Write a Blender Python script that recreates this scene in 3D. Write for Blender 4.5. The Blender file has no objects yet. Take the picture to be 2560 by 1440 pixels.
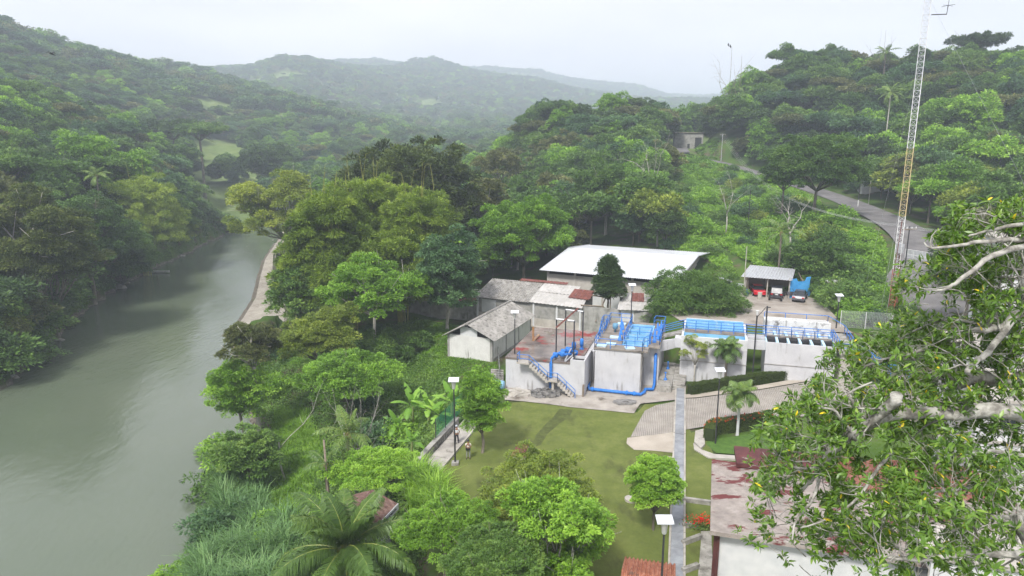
import bpy, math, random
import numpy as np
from mathutils import Vector, Matrix, noise as mnoise
random.seed(11)
R_ = np.random.default_rng(11)
rad = math.radians
scene = bpy.context.scene
COL = scene.collection

# ------------------------------------------------------------------ camera
CZ = 27.0; PITCH = rad(12.0); FPX = 1708.0
cam_d = bpy.data.cameras.new('camera'); cam = bpy.data.objects.new('camera', cam_d); COL.objects.link(cam)
cam.location = (0, 0, CZ); cam.rotation_euler = (math.pi / 2 - PITCH, 0, 0)
cam_d.sensor_width = 36; cam_d.lens = 36 * FPX / 2560; cam_d.clip_start = 0.1; cam_d.clip_end = 20000
scene.camera = cam
# ------------------------------------------------------------------ sky, sun, exposure
SUN_EL, SUN_ROT = rad(50), rad(205)
w = bpy.data.worlds.new('World'); scene.world = w; w.use_nodes = True
nt = w.node_tree; nt.nodes.clear()
out = nt.nodes.new('ShaderNodeOutputWorld'); bg = nt.nodes.new('ShaderNodeBackground'); bg.inputs[1].default_value = 0.1
sky = nt.nodes.new('ShaderNodeTexSky'); sky.sky_type = 'NISHITA'; sky.sun_disc = False
sky.sun_elevation = SUN_EL; sky.sun_rotation = SUN_ROT; sky.dust_density = 4.0; sky.altitude = 100
tc = nt.nodes.new('ShaderNodeTexCoord'); mp = nt.nodes.new('ShaderNodeMapping'); mp.inputs['Scale'].default_value = (1.2, 1.2, 5.0)
nz = nt.nodes.new('ShaderNodeTexNoise'); nz.inputs['Scale'].default_value = 1.6; nz.inputs['Detail'].default_value = 5; nz.inputs['Roughness'].default_value = .5
cr = nt.nodes.new('ShaderNodeValToRGB'); cr.color_ramp.elements[0].position = .34; cr.color_ramp.elements[1].position = .66
cr.color_ramp.elements[0].color = (6.35, 6.3, 6.85, 1); cr.color_ramp.elements[1].color = (8.3, 8.1, 8.35, 1)
mx = nt.nodes.new('ShaderNodeMix'); mx.data_type = 'RGBA'; mx.inputs[0].default_value = 0.93
nt.links.new(tc.outputs['Generated'], mp.inputs[0]); nt.links.new(mp.outputs[0], nz.inputs['Vector'])
nt.links.new(nz.outputs[0], cr.inputs[0]); nt.links.new(sky.outputs[0], mx.inputs[6]); nt.links.new(cr.outputs[0], mx.inputs[7])
nt.links.new(mx.outputs[2], bg.inputs[0]); nt.links.new(bg.outputs[0], out.inputs[0])
sd = bpy.data.lights.new('sun', 'SUN'); sd.energy = 3.2; sd.angle = rad(11); sd.color = (1, .97, .91)
sun = bpy.data.objects.new('sun', sd); COL.objects.link(sun)
# sun behind the viewer and a little to the left
sun.rotation_euler = (math.pi / 2 - SUN_EL, 0, rad(-25))
vs = scene.view_settings; scene.display_settings.display_device = 'sRGB'
vs.view_transform = 'Standard'; vs.look = 'None'; vs.exposure = 0.68; vs.gamma = 1; vs.use_curve_mapping = False
cy = scene.cycles; cy.max_bounces = 6; cy.diffuse_bounces = 3; cy.glossy_bounces = 2; cy.transmission_bounces = 3
cy.transparent_max_bounces = 4; cy.volume_bounces = 2; cy.use_denoising = True
cy.use_adaptive_sampling = True; cy.adaptive_threshold = 0.03; cy.caustics_reflective = False; cy.caustics_refractive = False

# ------------------------------------------------------------------ pixel -> world helpers (photo is 2560 x 1440)
CP, SP = math.cos(PITCH), math.sin(PITCH)
def ray(u, v):
    a = (u - 1280) / FPX; b = (720 - v) / FPX
    return np.array([a, CP + b * SP, -SP + b * CP])
def G(u, v, z=0.0):
    d = ray(u, v); k = (z - CZ) / d[2]; return (d[0] * k, d[1] * k, z)
def D(u, v, Y):
    d = ray(u, v); k = Y / d[1]; return (d[0] * k, Y, CZ + d[2] * k)
def G2(u, v, z=0.0): return G(u, v, z)[:2]

# ------------------------------------------------------------------ terrain
def T(u, v, Y, h=0):
    p = D(u, v, Y); return (p[0], p[1], p[2] - h)
CTRL = [
 (-6, 30, -1), (-6, 60, -1), (10, 20, 0), (20, 50, 0), (0, 0, -3), (60, -20, 3), (-30, 20, -5), (-14, 60, -4), (-10, 45, -3.5),
 (-12, 78, -2.5), (-5, 90, -1), (-14, 95, -2), (-20, 110, -1), (-30, 125, -2), (-25, 150, -1), (0, 100, .5), (0, 120, 1), (10, 130, 2),
 (-15, 180, 0), (10, 180, 4), (-30, 210, 0), (20, 110, 2), (30, 120, 6), (40, 115, 7), (-10, 240, 1), (-50, 260, 0),
 (50, 60, 2.5), (60, 75, 5.5), (80, 60, 6), (110, 80, 12), (90, 110, 10), (80, 20, 4),
 # left bank and left hills
 (-60, 110, 0), (-75, 110, 4), (-75, 140, 3), (-60, 160, 1), (-60, 200, 1), (-100, 140, 8), (-110, 180, 13), (-130, 100, 16), (-150, 60, 20), (-200, 0, 30),
 T(0, 200, 250, 14), T(0, 45, 600, 12), T(180, 100, 650, 12), T(480, 165, 850, 12), T(590, 192, 1000, 12), T(760, 245, 900, 12),
 T(900, 285, 800, 12), T(1040, 312, 750, 12), T(1200, 335, 700, 12), T(100, 250, 350, 12), T(300, 300, 350, 12), T(300, 250, 450, 12),
 T(400, 330, 300, 11), T(200, 340, 250, 11), T(150, 410, 190, 12), T(600, 335, 450, 12), T(800, 340, 550, 12), T(1000, 372, 450, 12),
 T(1150, 400, 350, 12), T(1200, 450, 230, 14), (-200, 700, 60), (-500, 900, 120), (-900, 900, 190), (-900, 500, 170), (-700, 300, 130),
 T(540, 500, 330), T(560, 440, 400), T(540, 385, 470), T(700, 400, 380, 10), T(500, 520, 300), T(620, 470, 345),
 # mountains
 T(705, 138, 1500, 12), T(628, 166, 1500, 8), T(560, 180, 1550), T(788, 150, 1500, 10), T(825, 172, 1480, 8), T(880, 205, 1450), T(960, 240, 1400), T(1050, 275, 1300),
 T(700, 215, 1200), T(800, 240, 1200), T(700, 185, 2000), T(600, 195, 2000), T(831, 152, 2700, 8), T(943, 153, 2700, 8), T(1010, 168, 2650), T(760, 165, 2700),
 T(1044, 150, 2050, 10), T(1088, 146, 2050, 10), T(1160, 168, 2050, 10), T(1277, 192, 2050, 8), T(1335, 204, 2050), T(1412, 222, 2050), T(1530, 242, 2050), T(985, 178, 2050), T(1100, 215, 1650), T(1250, 245, 1600), T(1200, 290, 1250), T(1450, 280, 1600), T(1500, 305, 1300), T(1300, 320, 1000), T(1650, 305, 1200),
 T(1223, 175, 3100), T(1359, 186, 3100), T(1475, 210, 3100), T(1591, 222, 3100), T(1722, 252, 3100), T(1150, 200, 2600), T(1400, 230, 2600), T(1600, 260, 2600),
 T(560, 225, 1250), T(1900, 240, 4200), T(300, 250, 3500), T(-100, 230, 3500), T(600, 200, 3200), T(1050, 185, 3600), T(2400, 255, 4000),
 T(1850, 330, 800), T(2100, 330, 1000), T(2400, 340, 900), T(1000, 330, 5000), T(1800, 330, 5000), T(100, 330, 5000), T(2500, 330, 5000),
 # knoll in the middle
 (20, 150, 5), (22, 200, 10), (34, 240, 18), T(1488, 334, 290), T(1330, 290, 285, 13), T(1400, 330, 288), T(1600, 340, 285), T(1540, 333, 288), (25, 330, 20), (40, 420, 12), (60, 500, 14),
 T(1250, 425, 270, 12), T(1220, 400, 300, 12), (60, 220, 14.5), (50, 170, 10.5), (42, 140, 8), (60, 150, 8.5), (70, 180, 11), (45, 195, 12.5), (70, 130, 7.5),
 # right hill
 T(1790, 250, 300, 13), T(1900, 165, 300, 13), T(2050, 112, 300, 13), T(2200, 145, 290, 13), T(2400, 125, 270, 13), T(2560, 125, 250, 13), (230, 200, 48), (260, 330, 50),
 (95, 240, 21), (120, 230, 24), (150, 200, 26), (120, 180, 16), (140, 150, 15), (110, 130, 10.5), (170, 170, 27), (180, 120, 22), (130, 350, 40), (90, 380, 28), (110, 270, 33), (150, 250, 43), (200, 60, 20), (110, 205, 17),
]
CTRL = np.array(CTRL, float)
def _key(x, y):
    r = np.sqrt(x * x + y * y) + 25; a = np.arctan2(x, np.maximum(y + 30, 1))
    return np.stack([a * 2.0, np.log(r)], -1)
_K = _key(CTRL[:, 0], CTRL[:, 1])
def _phi(d): return np.sqrt(d * d + 0.0009)
_A = _phi(np.linalg.norm(_K[:, None] - _K[None], axis=-1)) ; _n = len(_K)
_M = np.zeros((_n + 1, _n + 1)); _M[:_n, :_n] = _A ; _M[:_n, _n] = 1; _M[_n, :_n] = 1
_W = np.linalg.solve(_M, np.append(CTRL[:, 2], 0))
def rbf(x, y):
    k = _key(x, y); o = np.zeros(len(x))
    for i in range(0, len(x), 20000):
        d = np.linalg.norm(k[i:i + 20000, None] - _K[None], axis=-1); o[i:i + 20000] = _phi(d) @ _W[:_n] + _W[_n]
    return o
def sstep(a, b, x):
    t = np.clip((x - a) / (b - a), 0, 1); return t * t * (3 - 2 * t)
def poly_dist(x, y, P):
    """distance to a polygon: 0 inside, positive outside"""
    P = np.array(P, float); n = len(P); ins = np.zeros(len(x), bool); dm = np.full(len(x), 1e9)
    for i in range(n):
        ax, ay = P[i]; bx, by = P[(i + 1) % n]
        if ay != by:
            c = (ay > y) != (by > y); xx = (bx - ax) * (y - ay) / (by - ay) + ax; ins ^= c & (x < xx)
        ex, ey = bx - ax, by - ay; t = np.clip(((x - ax) * ex + (y - ay) * ey) / (ex * ex + ey * ey + 1e-9), 0, 1)
        dm = np.minimum(dm, (x - ax - t * ex) ** 2 + (y - ay - t * ey) ** 2)
    return np.where(ins, 0, np.sqrt(dm)), np.sqrt(dm)
def line_dist(x, y, P):
    P = np.array(P, float); dm = np.full(len(x), 1e9); zz = np.zeros(len(x))
    for i in range(len(P) - 1):
        a, b = P[i], P[i + 1]; e = b - a
        t = np.clip(((x - a[0]) * e[0] + (y - a[1]) * e[1]) / (e[0] ** 2 + e[1] ** 2), 0, 1)
        d = np.hypot(x - a[0] - t * e[0], y - a[1] - t * e[1]); m = d < dm
        dm = np.where(m, d, dm); zz = np.where(m, a[2] + t * e[2], zz)
    return dm, zz
WZ = -7.0
RIVER = [G2(*p, WZ) for p in [(440, 1440), (470, 1360), (505, 1270), (530, 1190), (545, 1120), (558, 1000), (568, 900), (578, 840), (606, 800), (640, 745), (652, 690), (663, 650),
                              (690, 612), (720, 592), (800, 582), (960, 572), (960, 550), (800, 556), (700, 560), (640, 570), (590, 582), (530, 603), (470, 636), (400, 666), (330, 703), (270, 738), (200, 792), (130, 862), (60, 932), (0, 985)]]
RIVER = [(-27, 20), (-31, -40)][::-1] + RIVER + [(-82, 74), (-95, 50), (-115, -40)]
BAR = [G2(*p, -6.8) for p in [(566, 836), (606, 800), (640, 745), (652, 690), (663, 650), (690, 608), (715, 596), (722, 640), (714, 720), (712, 790), (706, 830), (680, 842), (620, 846)]]
e1 = (.959, -.284); e2 = (.284, .959); O_ = (-0.7, 73.1)
def L2(s, t, z=0.0): return (O_[0] + s * e1[0] + t * e2[0], O_[1] + s * e1[1] + t * e2[1], z)
COMP = [G2(1150, 1440), G2(1060, 1300), G2(1015, 1205), G2(1145, 1062), G2(1262, 975), G2(1228, 912), G2(1118, 895), G2(1108, 826), (-2, 97), (4, 99), (12, 96), L2(18, 18)[:2], L2(36, 15)[:2],
        (60, 74), (70, 50), (70, 20), (8, 20)]
def complev(x, y):
    return -0.12 + np.clip((x - 20) * .09, 0, 4) * sstep(50, 62, y) 
YARD_TOP = [L2(18, 16.6)[:2], L2(38, 16.2)[:2], (40.5, 80), (42, 86), (44, 95), (42, 101), (30, 103), (23, 98), (20, 92)]
YARD = [L2(18, 16.6)[:2], L2(38, 16.2)[:2], (47, 79.5), (52, 79), (54, 93), (47, 98), (42, 101), (30, 103), (23, 98), (20, 92)]
ROADP = [(58, 40, 4.4), (57, 60, 4.8), (57, 78, 5.2), (59.5, 92, 5.4), (61.5, 100, 6.6), G(2318, 660, 8.0), G(2300, 610, 9.2), G(2245, 563, 10.7), G(2150, 517, 11.7), G(2080, 490, 12.6), G(1950, 447, 15.4), G(1885, 430, 17),
         G(1800, 406, 19.9), G(1738, 391, 22), G(1700, 377, 24), G(1712, 367, 25.2), G(1745, 358.5, 26.6)]
ROADP[-1] = (ROADP[-2][0] + 14, ROADP[-2][1] + 14, 26.6)
def fbm(x, y, s, oct=4, seed=0):
    o = np.zeros(len(x)); a = 1.0; rg = np.random.default_rng(seed)
    for k in range(oct):
        for _ in range(3):
            th = rg.uniform(0, 6.283); ph = rg.uniform(0, 6.283); f = 6.283 / s * rg.uniform(.7, 1.4)
            o += a * np.sin((x * math.cos(th) + y * math.sin(th)) * f + ph + 1.3 * np.sin((x * math.sin(th) - y * math.cos(th)) * f * .7 + ph * 2)) / 3
        a *= .5; s *= .47
    return o
def H(x, y, detail=True):
    x = np.atleast_1d(np.asarray(x, float)); y = np.atleast_1d(np.asarray(y, float))
    z = rbf(x, y); r = np.hypot(x, y)
    z = z + fbm(x, y, 400, 4, 5) * 7 * sstep(900, 2200, r) - np.abs(fbm(x, y, 520, 3, 9)) * 34 * sstep(650, 1100, r) * (1 - sstep(1350, 1480, r)) + fbm(x, y, 60, 3, 6) * 2.0 * sstep(180, 400, r) + fbm(x, y, 14, 3, 7) * .35
    z = np.maximum(z, -3.5)
    di, de = poly_dist(x, y, COMP); z = z + (complev(x, y) - z) * (1 - sstep(.4, 5, di))
    di, de = poly_dist(x, y, YARD); z = z + (4.9 - z) * (1 - sstep(.2, 2.2, di))
    d, zr = line_dist(x, y, ROADP); wr = 1 - sstep(5.2, 15, d); z = z + (zr - .2 - z) * wr
    di, de = poly_dist(x, y, RIVER)
    wid = np.where(x < -40, 6.0, 20.0); wid = np.where(y > 255, 30, wid)
    dn = np.where((di > 0) & (di < 40), np.maximum(di + (fbm(x, y, 11, 3, 13) * 1.3 + fbm(x, y, 3.5, 2, 14) * .5 - .3) * np.where(x < -40, 1, .4), .01), di)
    z = WZ - .8 + (z - WZ + .8) * sstep(-.14, 1, dn / wid)
    z = np.where(di <= 0, WZ - 1.2 - np.minimum(de * .3, 1.5), z)
    db, _ = poly_dist(x, y, BAR); wb = 1 - sstep(0, 4, db); z = z + (-6.75 + np.clip(_ * .06, 0, .5) - z) * wb * (z < 0)
    return z
def H1(x, y): return float(H([x], [y])[0])
_ks = np.concatenate([np.linspace(25, 400, 1600), np.linspace(401, 1500, 800)])
def S(u, v, off=0.0):
    """first hit of the ray with the terrain"""
    d = ray(u, v); P = d[None] * _ks[:, None]; z = CZ + P[:, 2]; h = H(P[:, 0], P[:, 1]) + off
    i = int(np.argmax(z < h)); a = _ks[i - 1]; b = _ks[i]
    f0 = (CZ + d[2] * a) - h[i - 1]; f1 = (CZ + d[2] * b) - h[i]; k = a + (b - a) * f0 / (f0 - f1 + 1e-9)
    return (d[0] * k, d[1] * k, CZ + d[2] * k)

# ------------------------------------------------------------------ object helpers
def tag(o, label=None, cat=None, group=None, kind=None):
    if label: o['label'] = label
    if cat: o['category'] = cat
    if group: o['group'] = group
    if kind: o['kind'] = kind
    return o
def empty(name, loc, label=None, cat=None, group=None):
    o = bpy.data.objects.new(name, None); COL.objects.link(o); o.location = loc; o.empty_display_size = .2
    return tag(o, label, cat, group)
def wloc(o):
    v = Vector((0, 0, 0))
    while o is not None: v = v + o.location; o = o.parent
    return v
def link_mesh(name, me, mat=None, parent=None):
    if mat is not None: me.materials.append(mat)
    o = bpy.data.objects.new(name, me); COL.objects.link(o)
    if parent is not None: o.parent = parent
    return o
class MB:
    def __init__(s): s.v = []; s.f = []; s.m = []
    def add(s, vs, fs, m=0):
        b = len(s.v); s.v += [tuple(map(float, p)) for p in vs]; s.f += [tuple(i + b for i in f) for f in fs]; s.m += [m] * len(fs); return s
    def box8(s, P, m=0): return s.add(P, [(3, 2, 1, 0), (4, 5, 6, 7), (0, 1, 5, 4), (1, 2, 6, 5), (2, 3, 7, 6), (3, 0, 4, 7)], m)
    def prism(s, poly, z0, z1, m=0):
        """poly: CCW xy (or xyz) list; z1 may be a list"""
        n = len(poly); zb = z0 if isinstance(z0, (list, tuple)) else [z0] * n; zt = z1 if isinstance(z1, (list, tuple)) else [z1] * n
        vs = [(p[0], p[1], zb[i]) for i, p in enumerate(poly)] + [(p[0], p[1], zt[i]) for i, p in enumerate(poly)]
        ar = sum(poly[i][0] * poly[(i + 1) % n][1] - poly[(i + 1) % n][0] * poly[i][1] for i in range(n))
        fs = [tuple(range(n - 1, -1, -1)), tuple(range(n, 2 * n))] + [(i, (i + 1) % n, n + (i + 1) % n, n + i) for i in range(n)]
        if ar < 0: fs = [f[::-1] for f in fs]
        return s.add(vs, fs, m)
    def lb(s, s0, s1, t0, t1, z0, z1, m=0):
        """box in the compound's (s,t) frame"""
        return s.prism([L2(s0, t0), L2(s1, t0), L2(s1, t1), L2(s0, t1)], z0, z1, m)
    def box(s, c, sz, rz=0, m=0):
        ca, sa = math.cos(rz), math.sin(rz); hx, hy, hz = sz[0] / 2, sz[1] / 2, sz[2] / 2; P = []
        for dz in (-hz, hz):
            for dx, dy in ((-hx, -hy), (hx, -hy), (hx, hy), (-hx, hy)): P.append((c[0] + dx * ca - dy * sa, c[1] + dx * sa + dy * ca, c[2] + dz))
        return s.box8(P, m)
    def tube(s, pts, r, n=6, m=0, cap=True):
        pts = [Vector(p) for p in pts]; k = len(pts); rs = r if isinstance(r, (list, tuple)) else [r] * k; b0 = []; ref = Vector((0, 0, 1)); vs = []
        for i, p in enumerate(pts):
            d = (pts[min(i + 1, k - 1)] - pts[max(i - 1, 0)]).normalized()
            a = d.cross(ref)
            if a.length < .1: a = d.cross(Vector((1, 0, 0)))
            a.normalize(); b = d.cross(a)
            ref = b if abs(d.dot(b)) < .5 and i and False else ref
            for j in range(n):
                t = 2 * math.pi * j / n; vs.append(p + (a * math.cos(t) + b * math.sin(t)) * rs[i])
        fs = [(i * n + j, i * n + (j + 1) % n, (i + 1) * n + (j + 1) % n, (i + 1) * n + j) for i in range(k - 1) for j in range(n)]
        if cap: fs += [tuple(range(n - 1, -1, -1)), tuple(range((k - 1) * n, k * n))]
        return s.add(vs, fs, m)
    def lathe(s, c, prof, n=16, m=0):
        vs = [(c[0] + r * math.cos(2 * math.pi * j / n), c[1] + r * math.sin(2 * math.pi * j / n), c[2] + z) for r, z in prof for j in range(n)]
        fs = [(i * n + j, i * n + (j + 1) % n, (i + 1) * n + (j + 1) % n, (i + 1) * n + j) for i in range(len(prof) - 1) for j in range(n)]
        fs += [tuple(range(n - 1, -1, -1)), tuple(range((len(prof) - 1) * n, len(prof) * n))]
        return s.add(vs, fs, m)
    def build(s, name, mat, parent=None, smooth=False):
        off = wloc(parent) if parent is not None else Vector((0, 0, 0))
        vs = [(x - off.x, y - off.y, z - off.z) for x, y, z in s.v]
        me = bpy.data.meshes.new(name); me.from_pydata(vs, [], s.f)
        for mm in (mat if isinstance(mat, (list, tuple)) else [mat]): me.materials.append(mm)
        me.polygons.foreach_set('material_index', s.m)
        if smooth: me.polygons.foreach_set('use_smooth', [True] * len(s.f))
        me.update(); o = bpy.data.objects.new(name, me); COL.objects.link(o)
        if parent is not None: o.parent = parent
        return o
def np_mesh(name, V, Q, attr=None):
    """V (n,3), Q (m,4) quads"""
    me = bpy.data.meshes.new(name); V = np.ascontiguousarray(V, np.float32); Q = np.ascontiguousarray(Q, np.int32)
    me.vertices.add(len(V)); me.vertices.foreach_set('co', V.ravel()); k = Q.shape[1]
    me.loops.add(Q.size); me.loops.foreach_set('vertex_index', Q.ravel())
    me.polygons.add(len(Q)); me.polygons.foreach_set('loop_start', np.arange(0, Q.size, k, dtype=np.int32))
    me.polygons.foreach_set('loop_total', np.full(len(Q), k, np.int32))
    if attr is not None:
        a = me.attributes.new('tint', 'FLOAT', 'POINT'); a.data.foreach_set('value', np.ascontiguousarray(attr, np.float32))
    me.update(); me.validate(); return me

# ------------------------------------------------------------------ materials
def _new(name):
    m = bpy.data.materials.new(name); m.use_nodes = True; n = m.node_tree; n.nodes.clear()
    o = n.nodes.new('ShaderNodeOutputMaterial'); p = n.nodes.new('ShaderNodeBsdfPrincipled'); n.links.new(p.outputs[0], o.inputs[0]); return m, n, o, p
def _ramp(n, stops, src):
    r = n.nodes.new('ShaderNodeValToRGB'); e = r.color_ramp.elements
    while len(e) < len(stops): e.new(.5)
    for i, (pos, c) in enumerate(stops): e[i].position = pos; e[i].color = (*c, 1)
    n.links.new(src, r.inputs[0]); return r.outputs[0]
def _noise(n, scale, detail=5, rough=.55, stretch=(1, 1, 1), coord='Object', rz=0):
    t = n.nodes.new('ShaderNodeTexCoord'); g = n.nodes.new('ShaderNodeNewGeometry'); mp = n.nodes.new('ShaderNodeMapping'); mp.inputs['Scale'].default_value = stretch; mp.inputs['Rotation'].default_value = (0, 0, rz)
    z = n.nodes.new('ShaderNodeTexNoise'); z.inputs['Scale'].default_value = scale; z.inputs['Detail'].default_value = detail; z.inputs['Roughness'].default_value = rough
    n.links.new(g.outputs['Position'] if coord == 'World' else t.outputs[coord], mp.inputs[0]); n.links.new(mp.outputs[0], z.inputs['Vector']); return z.outputs[0]
def _mix(n, f, a, b, mode='MIX'):
    m = n.nodes.new('ShaderNodeMix'); m.data_type = 'RGBA'; m.blend_type = mode
    for i, s in ((0, f), (6, a), (7, b)):
        if isinstance(s, bpy.types.NodeSocket): n.links.new(s, m.inputs[i])
        elif i == 0: m.inputs[0].default_value = s
        else: m.inputs[i].default_value = (*s, 1)
    return m.outputs[2]
def _bump(n, p, src, strength, dist=.05):
    b = n.nodes.new('ShaderNodeBump'); b.inputs['Strength'].default_value = strength; b.inputs['Distance'].default_value = dist
    n.links.new(src, b.inputs['Height']); n.links.new(b.outputs[0], p.inputs['Normal'])
def mat(name, stops, scale=2, rough=.8, bump=0, metal=0, spec=.3, stretch=(1, 1, 1), coord='Object', streak=None, spots=None, rz=0, detail=6, nrough=.55):
    """stops: colour ramp over noise; streak=(colour, amount): dirt runs down the wall; spots=(colour, lo, hi, scale): patches"""
    m, n, o, p = _new(name); z = _noise(n, scale, detail, nrough, stretch, coord, rz); c = _ramp(n, stops, z)
    if spots:
        z2 = _noise(n, spots[3], 8, .65, spots[4] if len(spots) > 4 else (1, 1, 1), coord, rz); f = _ramp(n, [(spots[1], (0, 0, 0)), (spots[2], (1, 1, 1))], z2); c = _mix(n, f, c, spots[0])
    if streak:
        z3 = _noise(n, 3.2, 6, .6, (1, 1, .07), coord); z4 = _noise(n, .5, 3, .5, (1, 1, 1), coord)
        mu = n.nodes.new('ShaderNodeMath'); mu.operation = 'MULTIPLY'; n.links.new(z3, mu.inputs[0]); n.links.new(z4, mu.inputs[1])
        f = _ramp(n, [(.33, (0, 0, 0)), (.47, (streak[1],) * 3)], mu.outputs[0]); c = _mix(n, f, c, streak[0])
    n.links.new(c, p.inputs['Base Color']); p.inputs['Roughness'].default_value = rough; p.inputs['Metallic'].default_value = metal; p.inputs['Specular IOR Level'].default_value = spec
    if bump: _bump(n, p, z, bump)
    return m
def plain(name, c, rough=.6, metal=0, spec=.4): return mat(name, [(.3, tuple(x * .82 for x in c)), (.7, tuple(min(1, x * 1.12) for x in c))], 3, rough, .05, metal, spec)
M = {}
M['white'] = mat('white_painted_concrete', [(.3, (.45, .45, .47)), (.7, (.56, .56, .575))], .7, .75, .08, streak=((.17, .16, .14), .8), spots=((.42, .41, .39), .60, .80, 1.0))
M['whiteclean'] = mat('white_paint', [(.3, (.50, .51, .52)), (.7, (.61, .61, .61))], 1.2, .7, .05, spots=((.5, .5, .5), .62, .8, 1.5))
M['concrete'] = mat('weathered_concrete', [(.3, (.22, .21, .19)), (.7, (.42, .40, .37))], 1.4, .85, .2, spots=((.10, .095, .08), .52, .7, 1.1))
M['lightconc'] = mat('light_concrete', [(.3, (.33, .305, .27)), (.7, (.48, .45, .41))], .9, .85, .15, spots=((.25, .23, .2), .55, .72, .8))
M['block'] = mat('grey_block_wall', [(.3, (.22, .215, .20)), (.7, (.38, .37, .35))], 1.0, .9, .15, streak=((.08, .08, .07), .8), spots=((.12, .12, .11), .55, .75, .6))
M['tanblock'] = mat('tan_block_wall', [(.3, (.38, .35, .32)), (.7, (.50, .47, .43))], .9, .9, .1, spots=((.25, .23, .2), .62, .75, 1.5))
M['blue'] = mat('blue_paint', [(.3, (.022, .14, .48)), (.7, (.04, .22, .66))], 2.5, .5, .05, spots=((.10, .07, .07), .60, .72, 2.2))
M['pool'] = mat('pale_blue_basin_paint', [(.3, (.16, .42, .68)), (.7, (.27, .55, .80))], .9, .6, .05, spots=((.45, .6, .68), .55, .7, 1.3))
M['paleblue'] = mat('pale_blue_paint', [(.3, (.42, .62, .75)), (.7, (.55, .74, .85))], 1.5, .5, .02)
M['steel'] = plain('dark_steel', (.05, .05, .055), .5, .3)
M['galv'] = mat('galvanised_steel', [(.3, (.42, .43, .45)), (.7, (.62, .63, .65))], 3, .45, .02, .5)
M['roofmetal'] = mat('white_corrugated_metal', [(.3, (.60, .62, .65)), (.7, (.70, .71, .73))], .25, .4, .02, .2, .5, spots=((.45, .46, .48), .58, .8, .22, (1, .3, 1)))
M['rust'] = mat('rusty_sheet', [(.3, (.10, .035, .03)), (.7, (.24, .09, .07))], 2, .8, .1)
M['fibre'] = mat('grey_fibre_cement', [(.3, (.20, .19, .175)), (.7, (.36, .345, .32))], 1.2, .9, .15, spots=((.10, .095, .085), .5, .68, 2.2), stretch=(1, .4, 1), rz=-.42)
M['fibrelight'] = mat('pale_fibre_cement', [(.3, (.36, .35, .33)), (.7, (.50, .48, .46))], .8, .9, .1, spots=((.22, .21, .2), .55, .75, 1.4))
M['dark'] = plain('dark_void', (.03, .03, .03), .9)
M['wood'] = plain('grey_wood', (.22, .18, .14), .9)
M['glassdark'] = plain('dark_glass', (.02, .025, .03), .12, 0, .6)
M['asphalt'] = mat('asphalt', [(.3, (.12, .115, .115)), (.7, (.20, .19, .19))], .35, .9, .1, spots=((.09, .09, .09), .55, .7, .12))
M['water_tank'] = plain('blue_tank_plastic', (.25, .5, .68), .4)
M['redpaint'] = plain('red_car_paint', (.55, .015, .03), .3, 0, .6)
M['greypaint'] = plain('grey_car_paint', (.11, .11, .125), .3, .3, .6)
M['blackpaint'] = plain('black_car_paint', (.02, .022, .03), .35, 0, .6)
M['rubber'] = plain('tyre_rubber', (.02, .02, .02), .9)
M['tarp'] = mat('blue_tarp', [(.3, (.06, .32, .72)), (.7, (.10, .42, .82))], 1, .5, .1)
M['trunk'] = mat('grey_bark', [(.35, (.10, .085, .065)), (.65, (.24, .21, .17))], 3, .95, .3, stretch=(1, 1, .3))
M['paletrunk'] = mat('pale_bark', [(.35, (.30, .28, .24)), (.65, (.50, .48, .43))], 4, .9, .3, stretch=(1, 1, .4))
M['greybranch'] = mat('mottled_pale_bark', [(.38, (.16, .15, .13)), (.6, (.40, .39, .35))], 7, .9, .3)

def leafmat(name, dark, mid, light, yellow=None, rough=.5, trans=.22, spread=.35, spec=.25):
    m, n, o, p = _new(name)
    a = n.nodes.new('ShaderNodeAttribute'); a.attribute_name = 'tint'; oi = n.nodes.new('ShaderNodeObjectInfo')
    ma = n.nodes.new('ShaderNodeMath'); ma.operation = 'MULTIPLY_ADD'; n.links.new(oi.outputs['Random'], ma.inputs[0]); ma.inputs[1].default_value = spread; n.links.new(a.outputs['Fac'], ma.inputs[2])
    sb = n.nodes.new('ShaderNodeMath'); sb.operation = 'SUBTRACT'; n.links.new(ma.outputs[0], sb.inputs[0]); sb.inputs[1].default_value = spread / 2
    st = [(0.0, dark), (.5, mid), (.93, light)] + ([(.985, light), (1.0, yellow)] if yellow else [])
    c = _ramp(n, st, sb.outputs[0])
    n.links.new(c, p.inputs['Base Color']); p.inputs['Roughness'].default_value = rough; p.inputs['Specular IOR Level'].default_value = spec
    tr = n.nodes.new('ShaderNodeBsdfTranslucent'); hs = n.nodes.new('ShaderNodeHueSaturation'); hs.inputs['Value'].default_value = 1.5; n.links.new(c, hs.inputs['Color']); n.links.new(hs.outputs[0], tr.inputs[0])
    ms = n.nodes.new('ShaderNodeMixShader'); ms.inputs[0].default_value = trans; n.links.new(p.outputs[0], ms.inputs[1]); n.links.new(tr.outputs[0], ms.inputs[2]); n.links.new(ms.outputs[0], o.inputs[0])
    return m
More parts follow.
